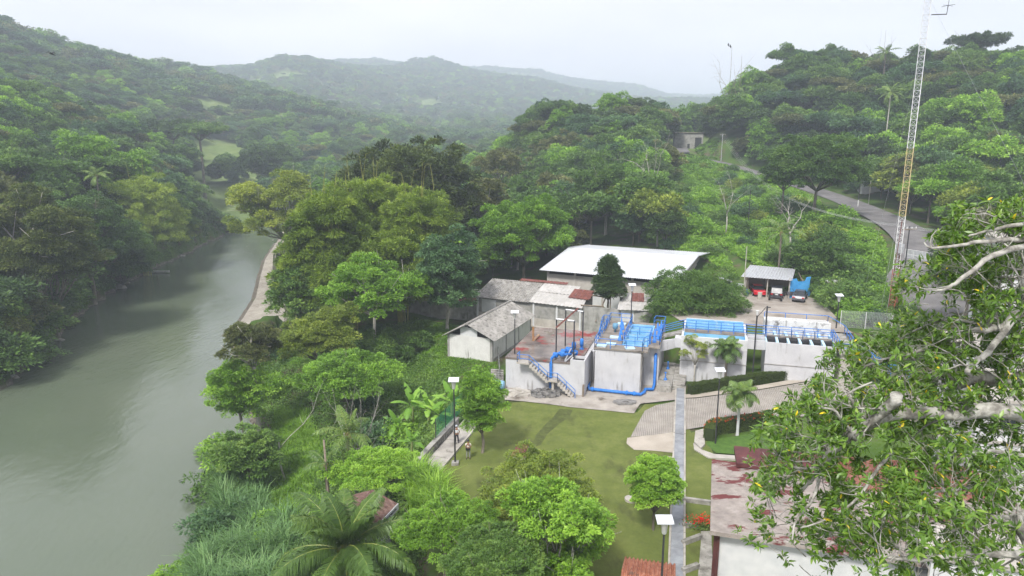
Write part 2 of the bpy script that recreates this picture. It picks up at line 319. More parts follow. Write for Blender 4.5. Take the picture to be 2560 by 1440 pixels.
LM = dict(
 forest=leafmat('dark_olive_leaves', (0.036, 0.056, 0.017), (0.090, 0.130, 0.032), (0.168, 0.203, 0.047)),
 dark=leafmat('dark_leaves', (0.030, 0.062, 0.021), (0.070, 0.127, 0.037), (0.140, 0.216, 0.056)),
 mid=leafmat('green_leaves', (0.047, 0.097, 0.023), (0.106, 0.201, 0.042), (0.215, 0.328, 0.072)),
 bright=leafmat('bright_leaves', (0.074, 0.157, 0.021), (0.182, 0.344, 0.039), (0.348, 0.551, 0.072)),
 yellow=leafmat('yellow_green_leaves', (0.083, 0.132, 0.022), (0.193, 0.264, 0.043), (0.373, 0.436, 0.075)),
 olive=leafmat('olive_leaves', (0.058, 0.075, 0.026), (0.132, 0.157, 0.053), (0.248, 0.261, 0.092)),
 teal=leafmat('blue_green_leaves', (0.041, 0.093, 0.039), (0.091, 0.179, 0.072), (0.166, 0.276, 0.111)),
 bamboo=leafmat('bamboo_leaves', (.07, .125, .018), (.22, .32, .040), (.38, .48, .08)),
 palm=leafmat('palm_leaves', (0.048, 0.099, 0.025), (0.097, 0.172, 0.037), (0.221, 0.317, 0.075), rough=.4, trans=.15),
 banana=leafmat('banana_leaves', (0.083, 0.172, 0.025), (0.166, 0.330, 0.044), (0.331, 0.528, 0.088), trans=.3),
 reed=leafmat('reed_leaves', (0.069, 0.145, 0.044), (0.152, 0.277, 0.094), (0.304, 0.449, 0.188)),
 grass=leafmat('grass_blades', (0.083, 0.179, 0.020), (0.166, 0.313, 0.033), (0.298, 0.477, 0.065)),
 ficus=leafmat('fig_leaves', (.035, .085, .012), (.105, .205, .024), (.25, .37, .055), yellow=(0.856, 0.660, 0.037), rough=.38, trans=.2, spread=.02, spec=.45),
 hedge=leafmat('hedge_leaves', (0.034, 0.059, 0.013), (0.069, 0.106, 0.020), (0.124, 0.172, 0.037)),
)
# ------------------------------------------------------------------ ground sheet (polar grid, finer near the viewer)
nr, na = 560, 460
rr = 6 * (8500 / 6) ** (np.arange(nr) / (nr - 1)); aa = np.linspace(rad(-62), rad(62), na)
RR, AA = np.meshgrid(rr, aa, indexing='ij'); X = (RR * np.sin(AA)).ravel(); Y = (RR * np.cos(AA) - 12).ravel(); Z = H(X, Y)
idx = np.arange(nr * na).reshape(nr, na)
Q = np.stack([idx[:-1, :-1], idx[:-1, 1:], idx[1:, 1:], idx[1:, :-1]], -1).reshape(-1, 4)[:, ::-1]
gm = np_mesh('ground', np.stack([X, Y, Z], 1), Q); gm.polygons.foreach_set('use_smooth', np.ones(len(Q), bool))
m, n, o, p = _new('ground_earth_and_grass')
c = _ramp(n, [(.30, (.035, .06, .015)), (.5, (.06, .11, .02)), (.68, (.10, .16, .03))], _noise(n, .05, 8, .6, coord='World'))
soil = _ramp(n, [(.3, (.07, .055, .035)), (.7, (.15, .12, .085))], _noise(n, .9, 6, coord='World'))
f = _ramp(n, [(.52, (0, 0, 0)), (.62, (.85, .85, .85))], _noise(n, .25, 8, .65, coord='World')); c1 = _mix(n, f, c, soil)
# muddy river banks: by height above the water
g = n.nodes.new('ShaderNodeNewGeometry'); sx = n.nodes.new('ShaderNodeSeparateXYZ'); n.links.new(g.outputs['Position'], sx.inputs[0])
mr = n.nodes.new('ShaderNodeMapRange'); mr.inputs[1].default_value = -6.5; mr.inputs[2].default_value = -6.1; nzb = n.nodes.new('ShaderNodeMath'); nzb.operation = 'MULTIPLY_ADD'; n.links.new(_noise(n, .35, 4, .6, coord='World'), nzb.inputs[0]); nzb.inputs[1].default_value = -2.4; n.links.new(sx.outputs[2], nzb.inputs[2]); adb = n.nodes.new('ShaderNodeMath'); adb.operation = 'ADD'; adb.inputs[1].default_value = 1.35; n.links.new(nzb.outputs[0], adb.inputs[0]); n.links.new(adb.outputs[0], mr.inputs[0])
mud = _ramp(n, [(.3, (.06, .052, .04)), (.5, (.12, .105, .085)), (.7, (.26, .235, .20))], _noise(n, 1.6, 8, .7, coord='World'))
c2 = _mix(n, mr.outputs[0], mud, c1)
# open pasture on the far side stays grass green
mr2 = n.nodes.new('ShaderNodeMapRange'); mr2.inputs[1].default_value = 268; mr2.inputs[2].default_value = 285; n.links.new(sx.outputs[1], mr2.inputs[0])
past = _ramp(n, [(.3, (.09, .135, .04)), (.55, (.14, .195, .06)), (.75, (.21, .25, .10))], _noise(n, .06, 10, .7, coord='World'))
c3 = _mix(n, mr2.outputs[0], c2, past)
n.links.new(c3, p.inputs['Base Color']); p.inputs['Roughness'].default_value = .95; p.inputs['Specular IOR Level'].default_value = .1
_bump(n, p, _noise(n, 1.2, 6, coord='World'), .5, .3)
tag(link_mesh('ground', gm, m), kind='structure')

# ------------------------------------------------------------------ river
m, n, o, p = _new('muddy_river_water')
c = _ramp(n, [(.3, (.092, .118, .078)), (.7, (.118, .14, .096))], _noise(n, .03, 3, coord='World'))
n.links.new(c, p.inputs['Base Color']); p.inputs['Roughness'].default_value = .13; p.inputs['IOR'].default_value = 1.33; p.inputs['Specular IOR Level'].default_value = .95
b1 = _noise(n, 1.1, 5, .6, (1, .5, 1), 'World', .5); bb = n.nodes.new('ShaderNodeBump'); bb.inputs['Strength'].default_value = .35; bb.inputs['Distance'].default_value = .12; n.links.new(b1, bb.inputs['Height'])
b2 = _noise(n, .12, 4, .6, (1, .45, 1), 'World', .5); b3 = n.nodes.new('ShaderNodeBump'); b3.inputs['Strength'].default_value = .4; b3.inputs['Distance'].default_value = .35; n.links.new(b2, b3.inputs['Height'])
n.links.new(bb.outputs[0], b3.inputs['Normal']); n.links.new(b3.outputs[0], p.inputs['Normal'])
mb = MB(); mb.add([(-220, -60, WZ), (10, -60, WZ), (10, 330, WZ), (-220, 330, WZ)], [(0, 1, 2, 3)])
tag(mb.build('river', m), kind='structure')

# gravel on the river bar
gc = []; PB = np.array(BAR); lo, hi = PB.min(0), PB.max(0); rg = np.random.default_rng(3)
q = rg.uniform(lo, hi, (9000, 2)); di, de = poly_dist(q[:, 0], q[:, 1], BAR); q = q[(di <= 0)][:3500]; hz = H(q[:, 0], q[:, 1])
V = []; F = []
octa = np.array([(1, 0, 0), (0, 1, 0), (-1, 0, 0), (0, -1, 0), (0, 0, .7), (0, 0, -.7)], float)
s_ = rg.uniform(.08, .26, (len(q), 1, 1)); V = octa[None] * s_ * rg.uniform(.6, 1.3, (len(q), 1, 3)) + np.stack([q[:, 0], q[:, 1], hz + .04], 1)[:, None]
tri = np.array([(0, 1, 4), (1, 2, 4), (2, 3, 4), (3, 0, 4), (1, 0, 5), (2, 1, 5), (3, 2, 5), (0, 3, 5)])
Fq = (np.arange(len(q))[:, None, None] * 6 + tri[None]).reshape(-1, 3)
me = np_mesh('river_gravel', V.reshape(-1, 3), Fq)
tag(link_mesh('river_gravel', me, mat('river_stones', [(.3, (.22, .20, .17)), (.7, (.48, .44, .39))], .8, .9, coord='World')), 'pale rounded river stones strewn over the sand bar', 'gravel', kind='stuff')

def late(): pass
def sheet(name, pts, z, m, kind='structure', follow=None, parent=None):
    """flat or level-following polygon"""
    mb = MB(); vs = [(p[0], p[1], (z if follow is None else float(follow(np.array([p[0]]), np.array([p[1]]))[0]) + z)) for p in pts]
    mb.add(vs, [tuple(range(len(vs)))]); o = mb.build(name, m, parent)
    import bmesh; b = bmesh.new(); b.from_mesh(o.data); bmesh.ops.triangulate(b, faces=b.faces[:]); bmesh.ops.recalc_face_normals(b, faces=b.faces[:])
    if sum(f.normal.z for f in b.faces) < 0: bmesh.ops.reverse_faces(b, faces=b.faces[:])
    b.to_mesh(o.data); b.free()
    return tag(o, kind=kind)
# lawn: draped grid clipped to the lawn outline
LAWN = [G2(1150, 1440), G2(1085, 1330), G2(1075, 1230), G2(1065, 1205), G2(1170, 1078), G2(1262, 1010), G2(1300, 1003), G2(1380, 1012), G2(1480, 1020), G2(1590, 1033), G2(1612, 1010), G2(1690, 1010), (16.4, 40), (15, 25), (8, 22)]
m = mat('mown_lawn', [(.28, (.08, .105, .026)), (.5, (.125, .152, .040)), (.72, (.185, .205, .065))], .35, .95, .35, spec=.1, coord='World', spots=((.062, .068, .028), .54, .70, .30, (1, .45, 1)), detail=12, nrough=.8)
def gridsheet(name, poly, m, step=.5, off=.03, lev=complev, subset=None):
    P = np.array(poly); lo, hi = P.min(0) - step, P.max(0) + step
    xs = np.arange(lo[0], hi[0], step); ys = np.arange(lo[1], hi[1], step); XX, YY = np.meshgrid(xs, ys, indexing='ij'); sh = XX.shape
    di, de = poly_dist(XX.ravel(), YY.ravel(), poly); ZZ = lev(XX.ravel(), YY.ravel()) + off
    x_, y_ = XX.ravel().copy(), YY.ravel().copy(); n_ = len(P); bd = np.full(len(x_), 1e9); bx_ = x_.copy(); by_ = y_.copy()
    for i in range(n_):
        a, b = P[i], P[(i + 1) % n_]; e = b - a; t = np.clip(((x_ - a[0]) * e[0] + (y_ - a[1]) * e[1]) / (e @ e + 1e-9), 0, 1); qx = a[0] + t * e[0]; qy = a[1] + t * e[1]; dd = np.hypot(x_ - qx, y_ - qy); k = dd < bd
        bd = np.where(k, dd, bd); bx_ = np.where(k, qx, bx_); by_ = np.where(k, qy, by_)
    out = di > 0; near = (di < step * 1.45).reshape(sh); ins = (~out).reshape(sh)
    x_ = np.where(out, bx_, x_); y_ = np.where(out, by_, y_); ZZ = lev(x_, y_) + off; idx = np.arange(XX.size).reshape(sh)
    sl = [(slice(None, -1), slice(None, -1)), (slice(1, None), slice(None, -1)), (slice(1, None), slice(1, None)), (slice(None, -1), slice(1, None))]
    c = near[sl[0]] & near[sl[1]] & near[sl[2]] & near[sl[3]] & (ins[sl[0]] | ins[sl[1]] | ins[sl[2]] | ins[sl[3]])
    Q = np.stack([idx[q] for q in sl], -1)[c]
    return tag(link_mesh(name, np_mesh(name, np.stack([x_, y_, ZZ], 1), Q), m), kind='structure')
gridsheet('lawn', LAWN, m, .5, .10)
gridsheet('ground', [G2(*q) for q in ((1398, 1022), (1432, 1024), (1425, 1040), (1395, 1062), (1368, 1085), (1352, 1112), (1330, 1118), (1338, 1090), (1362, 1062), (1385, 1040))], mat('dark_worn_grass', [(.3, (.035, .045, .014)), (.5, (.07, .085, .022)), (.7, (.12, .145, .036))], 1.2, .95, .4, coord='World', detail=12, nrough=.8), .2, .108)
# lawn strip right of the drain and small garden
gridsheet('lawn', [G2(1708, 1085), G2(1760, 1075), G2(1790, 1150), G2(1778, 1300), G2(1775, 1440), (12.5, 30), (12, 34)], m, .4, .11)

# ------------------------------------------------------------------ yard, road, paths
m = mat('pale_gravel_yard', [(.3, (.24, .21, .18)), (.5, (.33, .295, .26)), (.75, (.42, .385, .35))], .3, .95, .2, coord='World', spots=((.16, .13, .10), .58, .75, .25))
gridsheet('yard', YARD_TOP, m, .6, .09, lambda x, y: np.full(len(x), 4.9))
RP = np.array(ROADP)
def catmull(P, k=8):
    P = np.array(P, float); o = []
    for i in range(len(P) - 1):
        a, b, c, d = P[max(i - 1, 0)], P[i], P[i + 1], P[min(i + 2, len(P) - 1)]
        for j in range(k):
            t = j / k; o.append(.5 * ((2 * b) + (-a + c) * t + (2 * a - 5 * b + 4 * c - d) * t * t + (-a + 3 * b - 3 * c + d) * t ** 3))
    o.append(P[-1]); return np.array(o)
rc = catmull(RP, 6)
def ribbon(name, C, w, m, off=0.0, kind='structure', edges=None):
    V = []; n_ = len(C)
    for i in range(n_):
        d = C[min(i + 1, n_ - 1)] - C[max(i - 1, 0)]; d = d[:2] / (np.linalg.norm(d[:2]) + 1e-9); nn = np.array([-d[1], d[0]]); ww = w[i] if hasattr(w, '__len__') else w
        for k in (-1, 1): V.append((C[i][0] + nn[0] * ww / 2 * k, C[i][1] + nn[1] * ww / 2 * k, C[i][2] + off))
    mb = MB(); mb.add(V, [(2 * i, 2 * i + 2, 2 * i + 3, 2 * i + 1)[::-1] for i in range(n_ - 1)]); return tag(mb.build(name, m), kind=kind)
ww = np.interp(np.arange(len(rc)), [0, 18, 26, 34, 50, 96], [11, 11, 9.5, 8, 7, 6.5])
ribbon('road', rc, ww, M['asphalt'], .05)

# sloping grooved concrete ramp with dark grooves
def groove_mat():
    m, n, o, p = _new('grooved_concrete')
    t = n.nodes.new('ShaderNodeNewGeometry'); mp = n.nodes.new('ShaderNodeMapping'); mp.inputs['Rotation'].default_value = (0, 0, rad(13)); n.links.new(t.outputs['Position'], mp.inputs[0])
    wv = n.nodes.new('ShaderNodeTexWave'); wv.wave_type = 'BANDS'; wv.bands_direction = 'X'; wv.inputs['Scale'].default_value = 1.75; wv.inputs['Distortion'].default_value = .35; wv.inputs['Detail'].default_value = 2; wv.inputs['Detail Scale'].default_value = 2.5
    n.links.new(mp.outputs[0], wv.inputs['Vector'])
    base = _ramp(n, [(.3, (.27, .245, .215)), (.7, (.41, .375, .335))], _noise(n, .8, 6, coord='World')); dk = _ramp(n, [(.3, (.17, .155, .135)), (.7, (.32, .29, .25))], _noise(n, .5, 6, coord='World'))
    f = _ramp(n, [(.12, (1, 1, 1)), (.5, (0, 0, 0))], wv.outputs[0]); c = _mix(n, f, base, dk)
    n.links.new(c, p.inputs['Base Color']); p.inputs['Roughness'].default_value = .9; _bump(n, p, wv.outputs[0], .8, .05); return m
M['groove'] = groove_mat()
def SP_(u, v): return S(u, v)[:2]
gridsheet('ramp', [SP_(1576, 1096), SP_(1612, 1030), SP_(1640, 1016), SP_(1692, 1006), SP_(1694, 1082), SP_(1640, 1090)], M['groove'], .25, .15)
gridsheet('ramp', [SP_(1711, 1000), SP_(1900, 978), SP_(2035, 955), (46, 66), (58, 66), (58, 61), (44, 58), SP_(1925, 1042), SP_(1760, 1070), SP_(1711, 1078)], M['groove'], .4, .15)
m = mat('bare_pale_concrete', [(.3, (.33, .29, .24)), (.7, (.46, .41, .35))], .4, .9, .1, coord='World', spots=((.3, .26, .21), .6, .8, .5))
gridsheet('path', [SP_(1568, 1098), SP_(1640, 1089), SP_(1692, 1081), SP_(1690, 1136), SP_(1630, 1130), SP_(1585, 1128), SP_(1566, 1112)], m, .25, .14)
gridsheet('path', [SP_(1650, 1152), SP_(1668, 1144), SP_(1690, 1146), SP_(1690, 1200), SP_(1662, 1190)], m, .25, .14)
# kerb walk between hedge and ramp
gridsheet('pavement', [SP_(1711, 999), SP_(1900, 977), SP_(2035, 954), SP_(2035, 943), SP_(1900, 967), SP_(1711, 990)], m, .25, .2)
# concrete apron at the foot of the tanks
gridsheet('pavement', [G2(1262, 968), G2(1262, 1000), G2(1300, 1003), G2(1380, 1012), G2(1420, 1018), G2(1585, 1034), G2(1600, 1010), G2(1690, 1000), G2(1700, 958), L2(18, 9)[:2], L2(0, 2)[:2]], mat('apron_concrete', [(.3, (.26, .235, .205)), (.7, (.42, .385, .345))], .6, .9, .15, coord='World', spots=((.12, .10, .08), .56, .66, .35)), .25, .16)
mb = MB()
for k in range(6):
    pass
gridsheet('sand_bar', BAR, mat('river_sand', [(.3, (.24, .215, .18)), (.7, (.38, .35, .30))], .4, .95, .2, coord='World', spots=((.5, .47, .42), .55, .7, 1.5)), 1.2, .10, H)
# long grated drain walk running down the lawn
def drain():
    a = np.array(G(1691, 1440)); b = np.array(L2(18.9, 5.6)); d = b - a; d[2] = 0; Ld = np.linalg.norm(d[:2]); d = d / Ld; nn = np.array([-d[1], d[0], 0])
    r = empty('drain_walkway', tuple(a - d * 14), 'long straight drain with grey grating running up the lawn to the tanks', 'drain')
    k = MB(); g = MB(); st = -14.0; i = 0
    while st < Ld:
        en = min(st + 1.9, Ld); pa = a + d * st; pb = a + d * (en - .04)
        zt = .10 + (.10 if st > Ld * .62 else 0)
        for side in (-1, 1):
            o0 = nn * .42 * side; o1 = nn * .56 * side
            k.prism([(pa + o0)[:2], (pb + o0)[:2], (pb + o1)[:2], (pa + o1)[:2]], -.2, zt + .06)
        m_ = 0
        g.prism([(pa - nn * .41)[:2], (pa + nn * .41)[:2], (pb + nn * .41)[:2], (pb - nn * .41)[:2]], -.1, zt, 0)
        if i % 3 != 2:
            for q in range(1, 12):
                pc = pa + d * (1.86 * q / 12); g.prism([(pc - nn * .38 - d * .03)[:2], (pc - nn * .38 + d * .03)[:2], (pc + nn * .38 + d * .03)[:2], (pc + nn * .38 - d * .03)[:2]], zt, zt + .025, 0)
        st += 1.9; i += 1
    k.build('kerb', M['lightconc'], r); g.build('grating', mat('grey_grating', [(.3, (.24, .25, .27)), (.7, (.38, .40, .43))], 1.2, .55, .1, .2), r)
drain()
# small landing and low walls beside the drain (bottom)
mb = MB()
for (u0, v0, u1, v1) in ((1706, 1252, 1778, 1262), (1706, 1318, 1745, 1316), (1706, 1362, 1752, 1345), (1706, 1432, 1745, 1418)):
    a = np.array(G(u0, v0)); b = np.array(G(u1, v1)); d = (b - a) / np.linalg.norm(b - a); nn = np.array([-d[1], d[0], 0]) * .14
    w_ = MB().prism([(a - nn)[:2], (b - nn)[:2], (b + nn)[:2], (a + nn)[:2]], -.2, .32).build('low_wall', M['concrete'])
    tag(w_, 'low grey concrete kerb wall crossing the strip of grass between drain and peeling roof', 'low wall', 'low kerb walls beside the drain')
gridsheet('path', [G2(1752, 1330), G2(1778, 1330), (12.1, 36), (11.2, 30), (10.3, 30), G2(1745, 1440), G2(1752, 1360)], M['concrete'], .2, .2)
# ------------------------------------------------------------------ shared builders
def corr(mb, a, b, c, d, pitch=.3, amp=.035, th=.03, m=0, seg=4):
    """corrugated sheet: a->b along the eave (waves repeat this way), d->c along the ridge"""
    a, b, c, d = [np.array(p, float) for p in (a, b, c, d)]; L = np.linalg.norm(b - a); n_ = max(2, int(L / pitch * seg)); nn = np.cross(b - a, d - a); nn /= np.linalg.norm(nn)
    if nn[2] < 0: nn = -nn
    rows = []
    for k in (0, 1):
        for i in range(n_ + 1):
            t = i / n_; w_ = amp * math.sin(2 * math.pi * t * L / pitch); o = nn * (w_ - th * k); rows.append((a + (b - a) * t + o, d + (c - d) * t + o))
    vs = []; 
    for lo, hi in rows: vs += [lo, hi]
    N = n_ + 1; fs = []
    for k in (0, 1):
        for i in range(n_):
            q = (2 * (k * N + i), 2 * (k * N + i + 1), 2 * (k * N + i + 1) + 1, 2 * (k * N + i) + 1); fs.append(q if k == 0 else q[::-1])
    for i in range(n_): fs += [(2 * i, 2 * (N + i), 2 * (N + i + 1), 2 * (i + 1)), (2 * i + 1, 2 * (i + 1) + 1, 2 * (N + i + 1) + 1, 2 * (N + i) + 1)]
    return mb.add(vs, fs, m)
def rail(mb, pts, h=1.0, mids=(.5,), sp=1.6, r=.04):
    for i in range(len(pts) - 1):
        a, b = Vector(pts[i]), Vector(pts[i + 1]); L = (b - a).length; k = max(1, round(L / sp))
        for hh in (h, *[h * q for q in mids]): mb.tube([a + Vector((0, 0, hh)), b + Vector((0, 0, hh))], r, 5)
        for j in range(k + 1):
            p = a.lerp(b, j / k); mb.tube([p, p + Vector((0, 0, h))], r, 5)
def stairs(mb, p, du, dv, n, run, rise, width):
    """p top start, du unit run direction, dv unit width direction; solid sawtooth flight with sloping underside"""
    p = Vector(p); du = Vector(du); dv = Vector(dv)
    for i in range(n):
        a = p + du * run * i; z1 = p.z - rise * (i + 1); z0 = z1 - .34
        P = [a, a + du * (run + .02), a + du * (run + .02) + dv * width, a + dv * width]; mb.prism([(q.x, q.y) for q in P], z0, z1 + .002 * (i % 2))

# ------------------------------------------------------------------ cistern with the peeling red roof
redroof = mat('peeling_red_roof', [(.3, (.07, .055, .05)), (.45, (.16, .13, .115)), (.7, (.30, .25, .22))], .35, .55, .1, coord='Object', spots=((.24, .05, .045), .53, .60, .42), detail=10)
n = redroof.node_tree; p = [x for x in n.nodes if x.type == 'BSDF_PRINCIPLED'][0]
rr_ = _ramp(n, [(.46, (.12, .12, .12)), (.56, (.9, .9, .9))], _noise(n, .22, 5)); n.links.new(rr_, p.inputs['Roughness'])
A = empty('cistern', L2(0, 0, 0), 'low white water tank with peeling red roof and outside stair', 'water tank')
MB().lb(0, 8.86, 0, 13, -.4, 3.42).build('wall', M['white'], A)
MB().lb(-.06, 8.3, -.08, 13.06, 3.42, 3.62).build('roof', redroof, A)
b = MB(); b.lb(7.35, 8.95, -.1, .1, -.3, 3.95); b.lb(7.35, 7.5, .1, 1.6, 3.62, 3.95); b.lb(8.8, 8.95, .1, 4.6, -.3, 3.95); b.lb(7.35, 8.8, 1.5, 1.62, 3.62, 3.95); b.build('parapet', M['white'], A)
MB().lb(8.95, 9.15, 4.9, 5.4, -.3, 3.6).build('buttress', M['white'], A); MB().lb(8.9, 9.1, 9, 9.6, -.3, 3.6).build('buttress', M['white'], A)
MB().lb(7.51, 8.79, .11, 1.49, 3.62, 3.66).build('hatch', M['dark'], A)
b = MB(); b.lb(1.6, 3.0, -1.15, -.02, 3.3, 3.5)
du = (e1[0], e1[1], 0); dv = (e2[0], e2[1], 0)
stairs(b, L2(3.0, -1.1, 3.5), du, dv, 7, .30, .25, 1.0); b.lb(5.1, 6.2, -1.1, -.08, 1.55, 1.75); b.lb(5.5, 5.75, -.9, -.6, -.3, 1.55)
stairs(b, L2(6.2, -1.1, 1.75), du, dv, 7, .28, .25, 1.0); b.build('stair', M['lightconc'], A)
b = MB(); rail(b, [L2(1.65, -.1, 3.5), L2(1.65, -1.1, 3.5), L2(3.0, -1.12, 3.5), L2(5.1, -1.12, 1.75), L2(6.2, -1.12, 1.75), L2(8.15, -1.12, 0.05)], .9, (.5,), 1.4); b.build('handrail', M['blue'], A)
b = MB(); b.tube([L2(5.25, -.35, .05), L2(5.25, -.35, 3.5), L2(5.3, -.2, 3.95), L2(5.5, .4, 4.15), L2(6.0, 1.8, 4.15), L2(6.5, 3.2, 4.2), L2(6.75, 4.0, 4.0), L2(6.8, 4.3, 3.65)], .16, 10)
b.tube([L2(5.7, 1.1, 4.1), L2(6.6, 1.2, 4.1), L2(7.1, 1.7, 4.0)], .17, 10); b.tube([L2(6.25, 2.4, 4.1), L2(7.2, 2.6, 4.1), L2(7.2, 2.9, 3.65)], .15, 8)
for (s, t) in ((5.55, .6), (6.1, 2.1), (6.45, 3.0), (6.2, 1.15), (6.7, 2.5)):
    b.lathe(L2(s, t, 3.9), [(.26, 0), (.3, .04), (.3, .44), (.26, .48)], 10)
b.build('supply_pipe', M['blue'], A, True)
for (s, t, r, h) in ((6.9, 4.1, .26, 1.1), (7.6, 5.2, .22, 1.25), (7.55, 1.9, .26, .8)):
    MB().lathe(L2(s, t, 3.62), [(r * 1.2, 0), (r * 1.2, .06), (r * .7, .1), (r * .7, .35), (r, .4), (r, h * .85), (r * .8, h), (.05, h + .05)], 12).build('pump', M['blue'], A, True)
b = MB(); b.tube([L2(7.6, 1.7, 4.3), L2(6.8, -.1, 3.7)], .07, 6); b.tube([L2(6.9, 2.6, 4.4), L2(6.7, .1, 3.7)], .08, 6); b.build('loose_pipe', M['galv'], A)
# steel hoist frame on the roof
fr = empty('hoist_frame', G(1413, 880, 3.62), 'dark steel frame of four tall posts and rusty diagonal beam on red roof', 'frame')
P4 = [G(1390, 893, 3.62), G(1434, 899, 3.62), G(1413, 865, 3.62), G(1456, 871, 3.62)]
tops = [(q[0], q[1], 3.62 + 4.4) for q in P4]
for q, t_ in zip(P4, tops): MB().tube([q, t_], .085, 6).build('post', M['steel'], fr)
MB().tube([tops[0], tops[1]], .1, 6).build('beam', M['galv'], fr); MB().tube([tops[2], tops[3]], .1, 6).build('beam', M['galv'], fr)
a_ = Vector(tops[0]).lerp(Vector(tops[1]), .55) + Vector((0, 0, .16)); b_ = Vector(tops[2]).lerp(Vector(tops[3]), .62) + Vector((0, 0, .16)); dd_ = a_ - b_
MB().tube([b_ - dd_ * .12, a_ + dd_ * .85], .13, 4).build('diagonal_beam', M['rust'], fr)
for (u, v, h, lab) in ((1333, 852, 1.7, 'short rusty upright pipe stub on the red roof nearest the long shed'),):
    x = MB().tube([G(u, v, 3.62), (*G2(u, v, 3.62), 3.62 + h)], .12, 8).build('pipe_stub', mat('brown_pipe', [(.3, (.25, .12, .05)), (.7, (.4, .22, .1))], 4, .8)); tag(x, lab, 'pipe')
x = MB().tube([G(1335, 849, 3.78), G(1347, 838, 3.78)], .16, 8).build('pipe_offcut', mat('tan_pipe', [(.3, (.35, .22, .13)), (.7, (.45, .3, .2))], 4, .8)); tag(x, 'short tan pipe offcut lying flat on the red roof', 'pipe')

# ------------------------------------------------------------------ tall tank with basins and deck
B = empty('settling_tank', L2(9.66, 2.24, 0), 'tall white tank with pale blue basins, blue rails and cones on its deck', 'water tank')
zt = 4.9
b = MB(); b.lb(9.66, 14.67, 2.24, 5.2, -.3, 3.7); b.lb(9.9, 16.4, 5.2, 14.3, -.3, 3.7)
b.build('wall', M['white'], B)
bs0, bs1, bt0, bt1 = 12.5, 15.1, 4.1, 13.0
b = MB(); b.lb(9.66, bs0, 2.24, 5.2, 3.7, zt - .16); b.lb(bs0, 14.67, 2.24, bt0, 3.7, zt - .16); b.lb(9.9, bs0, 5.2, 14.3, 3.7, zt - .16); b.lb(bs1, 16.4, 5.2, 14.3, 3.7, zt - .16); b.lb(bs0, bs1, bt1, 14.3, 3.7, zt - .16)
b.lb(14.67, bs1 + .25, bt0 - .15, 5.2, 3.7, zt - .16)
b.build('upper_wall', M['white'], B)
deck = mat('stained_deck_concrete', [(.3, (.16, .14, .12)), (.7, (.30, .27, .24))], .8, .85, .1, spots=((.09, .08, .07), .55, .7, .7))
b = MB(); b.lb(9.5, bs0, 2.1, 14.4, zt - .16, zt); b.lb(bs0, 15.4, 2.1, bt0, zt - .16, zt); b.lb(bs1, 16.5, bt0, 14.4, zt - .16, zt); b.lb(bs0, bs1, bt1, 14.4, zt - .16, zt)
for t in (6.3, 8.6, 10.9): b.lb(bs0 + .02, bs1 - .02, t - .15, t + .15, zt - .2, zt - .02)
b.build('deck', deck, B)
b = MB()
for t0, t1 in ((bt0, 6.15), (6.45, 8.45), (8.75, 10.75), (11.05, bt1)):
    b.lb(bs0, bs0 + .03, t0, t1, 3.72, zt + .02); b.lb(bs1 - .03, bs1, t0, t1, 3.72, zt + .02); b.lb(bs0 + .03, bs1 - .03, t1 - .03, t1, 3.72, zt + .03); b.lb(bs0 + .03, bs1 - .03, t0, t0 + .03, 3.72, zt + .02)
for t in (bt0 - .1, bt1 + .1): b.lb(bs0 - .1, bs1 + .1, t - .08, t + .08, zt, zt + .05)
b.lb(bs0 - .12, bs0 - .01, bt0, bt1, zt, zt + .04); b.lb(bs1 + .01, bs1 + .12, bt0, bt1, zt, zt + .04)
b.build('basin_lining', M['pool'], B)
MB().lb(bs0 + .03, bs1 - .03, bt0 + .03, bt1 - .03, 3.7, 4.15).build('basin_water', mat('murky_basin_water', [(.3, (.07, .10, .10)), (.7, (.12, .15, .14))], .5, .1), B)
b = MB(); rail(b, [L2(9.6, 5, zt), L2(9.6, 2.2, zt), L2(14.8, 2.2, zt), L2(14.8, 3.9, zt), L2(15.3, 5.05, zt)], 1.05, (.5,), 1.7)
rail(b, [L2(9.6, 5, zt), L2(9.6, 9.2, zt)], 1.05, (.5,), 1.5); rail(b, [L2(9.6, 9.2, zt), L2(9.6, 14.2, zt), L2(12.3, 14.2, zt), L2(12.4, 12.8, zt)], 1.05, (.5,), 1.4)
rail(b, [L2(12.4, 4.0, zt), L2(12.4, 13, zt)], 1.0, (.5,), 1.8); rail(b, [L2(15.25, 5.2, zt), L2(15.25, 8.7, zt)], 1.0, (.5,), 1.8); rail(b, [L2(12.4, 6.3, zt), L2(15.25, 6.3, zt)], 1.0, (), 1.4); rail(b, [L2(12.4, 8.6, zt), L2(15.25, 8.6, zt)], 1.0, (), 1.4)
rail(b, [L2(12.4, 4.0, zt), L2(15.2, 4.0, zt)], 1.0, (), 1.4)
rail(b, [L2(16.4, 5.1, zt), L2(16.4, 9.0, zt)], 1.05, (.5,), 1.5); rail(b, [L2(15.4, 5.1, zt), L2(16.4, 5.1, zt)], 1.05, (.5,), 1.5); rail(b, [L2(15.1, 13, zt), L2(15.2, 14.2, zt), L2(16.4, 14.2, zt), L2(16.4, 9.9, zt)], 1.05, (.5,), 1.5)
b.build('railing', M['blue'], B)
